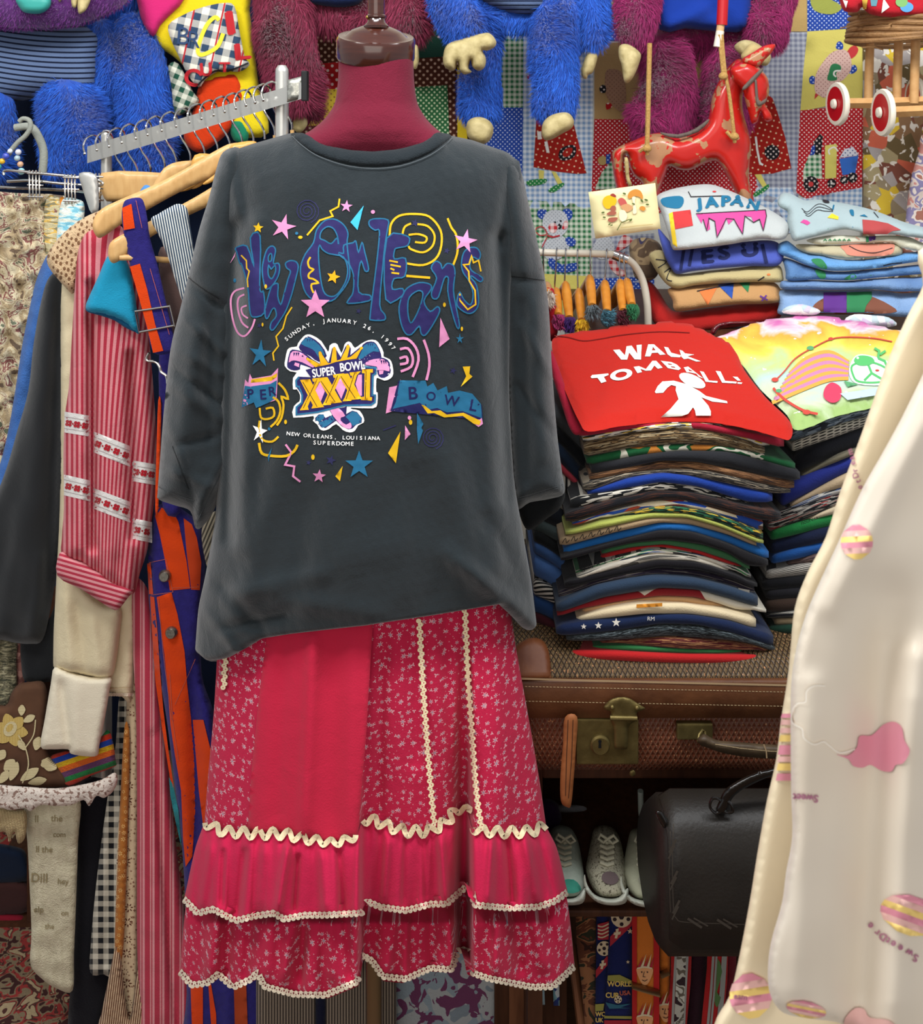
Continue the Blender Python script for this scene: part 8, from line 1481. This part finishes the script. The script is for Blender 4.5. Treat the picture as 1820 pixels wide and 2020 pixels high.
# --- basket, bag and toy cart
wkr = M('willow', lambda t: t.mix(t.noise(t.xform(t.co('Object'), (6, 6, 90)), 3, 3), '#5a3a22', '#b58a58'), rough=.6, bump=(.8, 160, .003))
bs = thing('wicker_basket', 'brown wicker basket with loose twigs at the top right corner', 'basket', P(1800, 80, 2.15)); m_ = MB(); c_ = P(1815, 55, 2.15)
for k in range(7): m_.tube([c_+Vector((.155*math.cos(a)*(1+.01*k), .12*math.sin(a), .035-.011*k+.004*math.sin(a*3+k))) for a in np.linspace(0, 6.2, 40)], .0062, 8)
m_.build('woven_side', wkr, bs); m_ = MB(); rr = random.Random(3)
for k in range(26): a = rr.uniform(3.3, 6.1); p = c_+Vector((.165*math.cos(a), .13*math.sin(a), rr.uniform(-.05, .03))); q = p+Vector((rr.uniform(-.05, .06), rr.uniform(-.02, .0), rr.uniform(-.012, .012))); m_.tube([p, (p+q)/2+Vector((0, -.006, .004)), q], .0016, 5)
tw = m_.build('twigs', wkr, bs); tw['kind'] = 'stuff'
rb = thing('red_bag', 'red fabric bag with small printed pictures lying on the wicker basket', 'bag', P(1780, 34, 2.05)); b_ = inflate('bag_body', sp([(1652, -40), (1655, 0), (1665, 22), (1690, 24), (1700, 14), (1712, 26), (1740, 33), (1790, 35), (1840, 30), (1900, 10), (1900, -50)], 3), 2.06, .03, 16, cloth('red_printed', '#b8202c'), rb)
A = Art(o_front[b_.name], h=8, eps=.0015); A.poly([(1700, 0), (1712, -6), (1708, 18), (1702, 18)], ink('toy_yellow', '#d8b048')); A.poly([(1716, -2), (1732, -5), (1728, 12), (1718, 12)], ink('toy_teal', '#5c8c98')); A.poly([(1742, -4), (1754, 14), (1738, 26)], wt_); A.disc(1788, 14, 13, ink('toy_blue', '#5a9cd0'), 10); A.disc(1778, 4, 12, ink('toy_green', '#7cae68'), 10); A.poly([(1662, 0), (1672, 2), (1668, 16)], wt_); A.build('printed_pictures', rb)
kt = thing('toy_cart', 'wooden toy cart with red and white wheels hanging at the top right', 'toy cart', P(1760, 260, 2.1)); tw_ = M('beech', lambda t: t.mix(t.noise(t.xform(t.co('Object'), (20, 20, 20)), 3, 3), '#b98650', '#d8ac74'), rough=.45)
for q in ([(1640, 204, 2.2), (1760, 203, 2.14), (1900, 196, 2.1)], [(1760, 221, 2.08), (1830, 218, 2.06), (1940, 214, 2.05)]): m_ = MB(); a, b = P(*q[0]), P(*q[-1]); m_.tube([a, P(*q[1]), b], .012, 4); m_.build('rail', tw_, kt, smooth=False)
for x, y0, y1, d in ((1712, 60, 206, 2.2), (1768, 75, 204, 2.16), (1802, 70, 204, 2.12)): m_ = MB(); m_.tube([P(x+4, y0, d), P(x, y1, d)], .010, 10); m_.build('spindle', tw_, kt)
wr = M('red_lacquer', '#b3121a', rough=.35, coat=.4); ww = M('cream_rubber', '#ddd6c4', rough=.45)
for (x, y, rx, ry, d) in ((1652, 205, 21, 43, 2.08), (1742, 222, 21, 47, 2.0), (1806, 192, 18, 40, 2.22)):
    R_ = ry*d/F; ca = rx/ry*.9; 
    # the wheel's own axis, turned so its disc shows as a narrow ellipse
    vd = P(x, y, d)-Vector((0, 0, ZC)); vd.normalize(); sd_ = Vector((vd.y, -vd.x, 0)).normalized(); ax_ = (-vd*ca-sd_*math.sqrt(1-ca*ca)).normalized()
    m_ = MB(); m_.lathe([(0, -.006), (R_*.8, -.006), (R_*.96, -.005), (R_, -.002), (R_, .003), (R_*.97, .006), (R_*.80, .007), (R_*.79, .005)], P(x, y, d), n=48, axis=ax_, cap=False); wh = m_.build('wheel', ww, kt)
    m_ = MB(); m_.lathe([(0, .0065), (R_*.8, .0065), (R_*.8, .002), (0, .002)], P(x, y, d), n=48, axis=ax_, cap=False); m_.build('wheel_disc', wr, wh); m_ = MB(); m_.lathe([(0, .015), (R_*.2, .013), (R_*.24, .008), (0, .008)], P(x, y, d), n=24, axis=ax_, cap=False); m_.build('hub', ww, wh)

# --- hanging wooden horse
hr = M('worn_red_paint', lambda t: t.mix(t.m('GREATER_THAN', t.noise(t.co('Object'), 24, 7), .565), t.mix(t.noise(t.co('Object'), 12, 3), '#a8140f', '#c8281e'), '#a97a56'), rough=.3, coat=.35, bump=(.15, 40, .003)); rope = M('jute_rope', lambda t: t.mix(t.noise(t.co('Object'), 200, 2), '#8a6630', '#c8a060'), rough=.9, bump=(.8, 260, .002))
ho = thing('wooden_horse', 'red painted wooden horse with worn patches, hanging on rope in front of the quilt', 'toy horse', P(1350, 400, 2.1)); J10 = lambda x, y: (1200+x/2.935, y/2.935)
def hz(name, pts, d, th, r, mat=hr, h=6, n=3, par=ho, **k): return inflate(name, sp([J10(*p) for p in pts], n), d+.12, th, r, mat, par, h=h, **k)
body = [(20, 890), (60, 850), (130, 820), (230, 780), (310, 768), (350, 782), (400, 800), (470, 780), (540, 740), (580, 680), (600, 560), (650, 450), (710, 370), (760, 340), (830, 380), (870, 400), (800, 500), (775, 560), (780, 650), (810, 760), (825, 850), (815, 960), (815, 1060), (840, 1150), (835, 1190), (760, 1180), (740, 1130), (700, 1050), (660, 980), (620, 930), (550, 950), (470, 985), (400, 980), (350, 960), (330, 1010), (300, 1090), (290, 1180), (200, 1190), (180, 1150), (195, 1060), (150, 1020), (120, 960), (110, 900), (90, 910), (90, 1000), (110, 1080), (130, 1160), (60, 1190), (40, 1080), (25, 980)]
hz('body', body, 1.99, .038, 26)
hz('head', [(700, 400), (740, 370), (800, 350), (860, 380), (905, 430), (925, 470), (928, 540), (905, 600), (935, 650), (948, 690), (920, 705), (895, 690), (880, 650), (862, 705), (830, 715), (812, 660), (790, 580), (775, 520), (720, 470)], 1.955, .03, 20)
hz('ear', [(770, 350), (840, 300), (900, 265), (955, 255), (965, 268), (940, 310), (905, 345), (870, 385), (830, 390)], 1.945, .014, 8); hz('ear', [(765, 330), (790, 280), (830, 250), (870, 262), (900, 290), (860, 320), (800, 350)], 1.975, .02, 10, mat=M('bare_wood', lambda t: t.mix(t.noise(t.co('Object'), 40, 4), '#8a7444', '#d0bc84'), rough=.7))
lb_ = M('grey_halter_paint', '#5c5048', rough=.6)
hz('halter', [(775, 505), (880, 398), (895, 405), (870, 440), (790, 520)], 1.922, .003, 3, mat=lb_, n=2); hz('halter', [(845, 470), (858, 468), (866, 560), (880, 590), (915, 565), (912, 590), (880, 612), (855, 600)], 1.922, .003, 3, mat=lb_, n=2); hz('mane_stripe', [(300, 765), (400, 778), (500, 745), (575, 690), (580, 705), (520, 765), (400, 800), (320, 785)], 1.958, .006, 4, mat=lb_, n=2)
hz('tail', [(92, 920), (110, 915), (118, 960), (120, 1020), (135, 1070), (115, 1075), (98, 1010)], 1.945, .006, 5, mat=MATS['bare_wood'])
for nm, pts in (('rope', [(238, 250), (232, 500), (225, 800), (222, 860)]), ('rope', [(655, 200), (672, 400), (700, 560), (728, 790)]), ('rope', [(640, 200), (655, 350), (664, 440)])):
    m_ = MB(); m_.tube([P(*J10(*p), 2.055) for p in sp(pts, 4, False)], .0042 if pts[0][0] != 238 else .0055, 8); m_.ball(P(*J10(*pts[-1]), 2.052), .009, 8, (1.2, 1, 1)); 
    if pts[0][0] != 640: x, y = pts[-1]; m_.tube([P(*J10(x-45, y+18 if x < 400 else y-28), 2.055), P(*J10(x-20, y), 2.05), P(*J10(x, y+6), 2.05), P(*J10(x+2, y+34), 2.055)], .0042, 7)
    m_.build(nm, rope, ho)
sk_ = thing('string_handle', 'small red, tan and white painted stick holding the ropes of the horse', 'stick', P(1420, 92, 2.06))
for pts, c_, r in (([(665, -60), (655, 145)], wr, .012), ([(650, 140), (644, 185)], M('tan_paint', '#c8a070', rough=.5), .0085), ([(646, 180), (630, 272)], ww, .009)): m_ = MB(); m_.tube([P(*J10(*p), 2.06) for p in pts], r, 14); m_.build('stick_section', c_, sk_)

# --- plush monsters
def furm(n, a, b): return M(n, lambda t: t.mix(t.new('ShaderNodeNewGeometry').outputs['Random Per Island'], a, b), rough=.7, sheen=.5, spec=.2)
fb_ = furm('blue_plush', '#0c3690', '#2a6cdc'); fm_ = furm('magenta_plush', '#6a0c44', '#a82468'); fbu = furm('burgundy_plush', '#5c1028', '#983050'); fpu = furm('purple_plush', '#4a1c64', '#8a3c98')
vin = M('cream_vinyl', lambda t: t.mix(t.noise(t.co('Object'), 60, 5), '#8a7840', '#dccb98'), rough=.6, bump=(.5, 50, .004))
crd = cloth('striped_jersey', lambda t: t.stripes('#10182e', '#5c6e90', 98, .66, 0, 'UV', 1), b=.3)
def plush(label, loc): return thing('plush_monster', label, 'plush toy', loc, group=None)
def paw(root, pts, d, r=14, th=.03, name='paw'): return inflate(name, sp(pts, 4), d, th, r, vin, root, h=6)
# left, blue
p1 = plush('big blue plush creature in a navy striped shirt with purple muzzle, top left corner', P(150, 345, 2.2))
inflate('striped_shirt', sp([(-60, 20), (60, 40), (150, 48), (195, 70), (196, 120), (188, 180), (150, 200), (90, 192), (30, 200), (-60, 205)], 4), 2.20, .07, 50, crd, p1, h=9, uvfn=lambda x, y: np.stack([x/900., -(y-.0006*(x-60)**2*-1-.10*x)/1000.], 1))
furlimb('muzzle', [(-60, -12, 2.10), (40, 0, 2.08), (140, -4, 2.09), (220, -30, 2.10)], [60, 56, 54, 48], fpu, p1, 7000, .010, .0010, seed=1, droop=.2)
inflate('nose', sp([(32, -10), (92, -10), (100, 10), (85, 25), (62, 27), (42, 20)], 4), 2.03, .02, 12, M('teal_vinyl', '#3a9c92', rough=.4), p1)
for q in ([(140, -12), (152, -10), (150, 14), (142, 12)], [(155, -10), (180, -10), (172, 16), (162, 26), (154, 24)], [(112, -10), (124, -10), (118, 4)]): inflate('tooth', sp(q, 3), 2.035, .01, 5, vin, p1, h=4)
furlimb('arm', [(205, 60, 2.22), (222, 110, 2.2), (215, 170, 2.2)], [26, 34, 30], fb_, p1, 3500, seed=2); furlimb('leg', [(140, 200, 2.16), (145, 250, 2.14), (150, 320, 2.14)], [56, 62, 60], fb_, p1, 9000, seed=3); furlimb('arm', [(262, 60, 2.22), (280, 150, 2.2), (290, 240, 2.2), (285, 320, 2.22)], [40, 52, 52, 56], fb_, p1, 10000, seed=4); furlimb('leg', [(-20, 200, 2.16), (-15, 280, 2.16), (-20, 330, 2.16)], [44, 44, 40], fb_, p1, 4500, seed=5); furlimb('shoulder', [(190, 20, 2.24), (240, 0, 2.24), (262, -30, 2.24)], [30, 32, 30], fb_, p1, 2500, seed=6)
inflate('green_patch', sp([(240, 30), (262, 15), (285, 30), (288, 60), (262, 68), (245, 50)], 3), 2.34, .02, 12, cloth('green_felt', '#2c8c54'), p1)
# centre, blue
p4 = plush('blue plush creature with cream vinyl hands and feet, right of the dress form neck', P(1030, 290, 2.2))
inflate('striped_shirt', sp([(930, -60), (1130, -60), (1120, 0), (1080, 24), (1020, 28), (970, 14), (940, -10)], 4), 2.19, .05, 30, crd, p4, h=9)
furlimb('hips', [(900, 10, 2.2), (980, 35, 2.2), (1060, 42, 2.2), (1130, 20, 2.2)], [34, 22, 20, 34], fb_, p4, 4500, seed=11); furlimb('arm', [(880, -30, 2.14), (895, 20, 2.12), (915, 58, 2.10)], [38, 40, 36], fb_, p4, 5000, seed=12)
furlimb('leg', [(945, 50, 2.22), (948, 120, 2.22), (950, 180, 2.21), (945, 216, 2.2)], [38, 36, 36, 36], fb_, p4, 5500, seed=13); furlimb('leg', [(1100, 20, 2.16), (1092, 100, 2.15), (1095, 170, 2.15), (1092, 212, 2.15)], [40, 40, 40, 38], fb_, p4, 7500, seed=14); furlimb('arm', [(1160, -40, 2.2), (1165, 30, 2.19), (1162, 80, 2.18)], [34, 34, 26], fb_, p4, 4000, seed=15)
paw(p4, [(874, 110), (882, 88), (910, 76), (950, 66), (966, 66), (978, 80), (976, 92), (962, 100), (952, 100), (958, 115), (956, 132), (944, 140), (932, 132), (928, 118), (924, 134), (930, 142), (916, 147), (906, 138), (902, 122), (898, 136), (890, 140), (876, 130)], 2.08, name='hand'); paw(p4, [(920, 258), (922, 240), (938, 231), (958, 234), (972, 248), (970, 270), (956, 284), (938, 282), (924, 272)], 2.16, name='foot'); paw(p4, [(1068, 262), (1072, 240), (1090, 226), (1118, 222), (1131, 236), (1128, 252), (1108, 264), (1088, 275), (1074, 276)], 2.10, name='foot'); paw(p4, [(1148, 130), (1158, 106), (1170, 102), (1178, 110), (1174, 130), (1168, 144), (1160, 148), (1156, 156), (1148, 152), (1146, 140)], 2.17, 9, .015, name='hand')
# magenta, right
p5 = plush('magenta plush creature in a royal blue shirt behind the wooden horse', P(1380, 280, 2.25)); rb_ = cloth('royal_blue_cloth', '#14348c', b=.3)
inflate('blue_shirt', sp([(1296, -60), (1490, -60), (1488, 0), (1476, 58), (1420, 62), (1350, 56), (1298, 58)], 2), 2.24, .05, 24, rb_, p5, h=9, fold=lambda x, y: line_fold(x, y, (1400, 10), (1320, 56), 12, .01)+line_fold(x, y, (1380, -10), (1440, 50), 12, -.01))
furlimb('arm', [(1262, -40, 2.2), (1256, 20, 2.18), (1250, 70, 2.18)], [42, 38, 30], fm_, p5, 5500, seed=21); furlimb('leg', [(1310, 95, 2.28), (1318, 160, 2.28), (1300, 240, 2.28), (1290, 262, 2.28)], [46, 46, 62, 40], fm_, p5, 9000, seed=22, length=.026); furlimb('leg', [(1450, 100, 2.3), (1440, 160, 2.3), (1425, 240, 2.3)], [50, 48, 50], fm_, p5, 6500, seed=23, length=.026); furlimb('arm', [(1525, -20, 2.24), (1515, 40, 2.22), (1510, 80, 2.22)], [40, 42, 30], fm_, p5, 6000, seed=24); furlimb('hips', [(1320, 75, 2.32), (1400, 80, 2.32), (1470, 70, 2.32)], [34, 28, 34], fm_, p5, 3000, seed=25)
paw(p5, [(1222, 90), (1240, 88), (1262, 104), (1262, 120), (1250, 150), (1238, 164), (1230, 158), (1226, 130), (1220, 110)], 2.14, 12, .02, name='hand'); paw(p5, [(1448, 92), (1462, 80), (1480, 80), (1500, 90), (1520, 110), (1510, 130), (1480, 120), (1460, 108)], 2.15, 10, .02, name='hand')
# burgundy, behind the neck
p3 = plush('burgundy plush creature hanging behind the dress form neck and rack post', P(600, 250, 2.25))
furlimb('leg', [(555, -20, 2.2), (565, 60, 2.2), (580, 140, 2.2), (592, 190, 2.22)], [50, 52, 48, 36], fbu, p3, 9000, seed=31, length=.028, width=.0014); furlimb('hips', [(600, 10, 2.25), (680, 30, 2.25), (760, 20, 2.25)], [40, 34, 44], fbu, p3, 6000, seed=32, length=.028, width=.0014); furlimb('leg', [(790, -20, 2.2), (800, 30, 2.2), (808, 60, 2.2)], [44, 44, 34], fbu, p3, 5500, seed=33, length=.028, width=.0014); furlimb('arm', [(600, 200, 2.28), (610, 226, 2.28)], [26, 22], fbu, p3, 1500, seed=34, length=.024)
inflate('shorts', sp([(590, -50), (720, -50), (716, 0), (680, 14), (630, 10), (600, 0)], 3), 2.2, .03, 20, cloth('navy_shorts', '#14244c'), p3); paw(p3, [(578, 240), (588, 224), (602, 228), (606, 246), (592, 262), (580, 256)], 2.24, 8, .012, name='claw'); paw(p3, [(815, 92), (824, 92), (826, 120), (820, 136), (814, 128)], 2.16, 6, .012, name='claw')
# --- bright sweatshirt
sw = thing('printed_sweatshirt', 'pink and yellow sweatshirt with checked patch and letters, hanging behind the rack hooks', 'sweatshirt', P(420, 270, 2.2)); mg = cloth('magenta_jersey', '#c8286c'); yl = cloth('yellow_jersey', '#dcc41c')
b_ = inflate('body', sp([(270, -60), (480, -60), (492, 20), (502, 100), (512, 180), (530, 262), (470, 268), (430, 230), (380, 150), (340, 110), (310, 90), (290, 50)], 3), 2.22, .03, 20, yl, sw); mgp = inflate('pink_panel', sp([(268, -60), (375, -60), (362, 0), (335, 30), (316, 50), (302, 72), (284, 50), (272, 10)], 3), 2.185, .02, 16, mg, sw)
burb = cloth('checked_flannel', lambda t: t.mix(t.m('LESS_THAN', t.m('FRACT', t.m('MULTIPLY', t.xyz(t.xform(t.co('UV'), (1, 1, 1), .22))[0], 15.0)), .06), t.gingham('#30445c', '#dcd6c6', .017, .22), '#b02830'), b=.3)
ck = inflate('checked_patch', sp([(332, 50), (360, 30), (400, 14), (440, 6), (462, 12), (472, 60), (482, 110), (492, 128), (470, 142), (440, 138), (420, 146), (404, 158), (392, 172), (372, 150), (352, 110), (338, 80)], 3), 2.165, .012, 12, burb, sw); cfr = o_front[ck.name]; inflate('checked_sleeve', sp([(332, 130), (352, 126), (380, 180), (392, 200), (360, 226), (344, 220), (338, 170)], 3), 2.175, .015, 10, cloth('green_check', lambda t: t.gingham('#1c4838', '#c8c8b8', .012, .4)), sw)
inflate('orange_lining', sp([(392, 170), (410, 154), (440, 146), (470, 148), (480, 190), (470, 230), (450, 262), (400, 300), (372, 290), (362, 262), (380, 220)], 3), 2.20, .02, 14, cloth('orange_fleece', '#c8380f', b=.5), sw)
A = Art(lambda x, y: cfr(x, y), h=7, eps=.0016, step=0); A.line([(432, 40), (424, 34), (410, 46), (398, 70), (390, 98), (396, 108), (414, 102), (430, 90), (440, 66)], 8, ink('print_yellow', '#e0d038'), smooth=4); A.lv(2).text('B', 345, 86, 36, ink('print_navy', '#2a4064'), bold=.0, rot=.1); A.lv(2).text('R', 366, 92, 34, ink('print_navy', '#2a4064'), bold=.0, rot=.1); prd = ink('print_red', '#b02028'); A.text('I', 446, 68, 46, prd, bold=.06, sx=1.4, rot=-.15); A.text('L', 462, 118, 32, prd, bold=.06, sx=1.5, rot=-.1); A.text('C', 358, 160, 34, prd, bold=.05, rot=.4); A.text('U', 395, 150, 26, prd, bold=.05, rot=-.1); A.text('T', 432, 142, 20, prd, bold=.05, sx=1.3); A.lv(1).line([(390, 168), (404, 154), (424, 140), (450, 140), (490, 124)], 3.5, ink('print_edge', '#1c1c20'), smooth=3); A.build('printed_letters', sw)
inflate('teal_cuff', sp([(452, 240), (470, 232), (490, 250), (486, 282), (460, 276)], 3), 2.2, .015, 9, cloth('sea_green', '#1c7858'), sw)
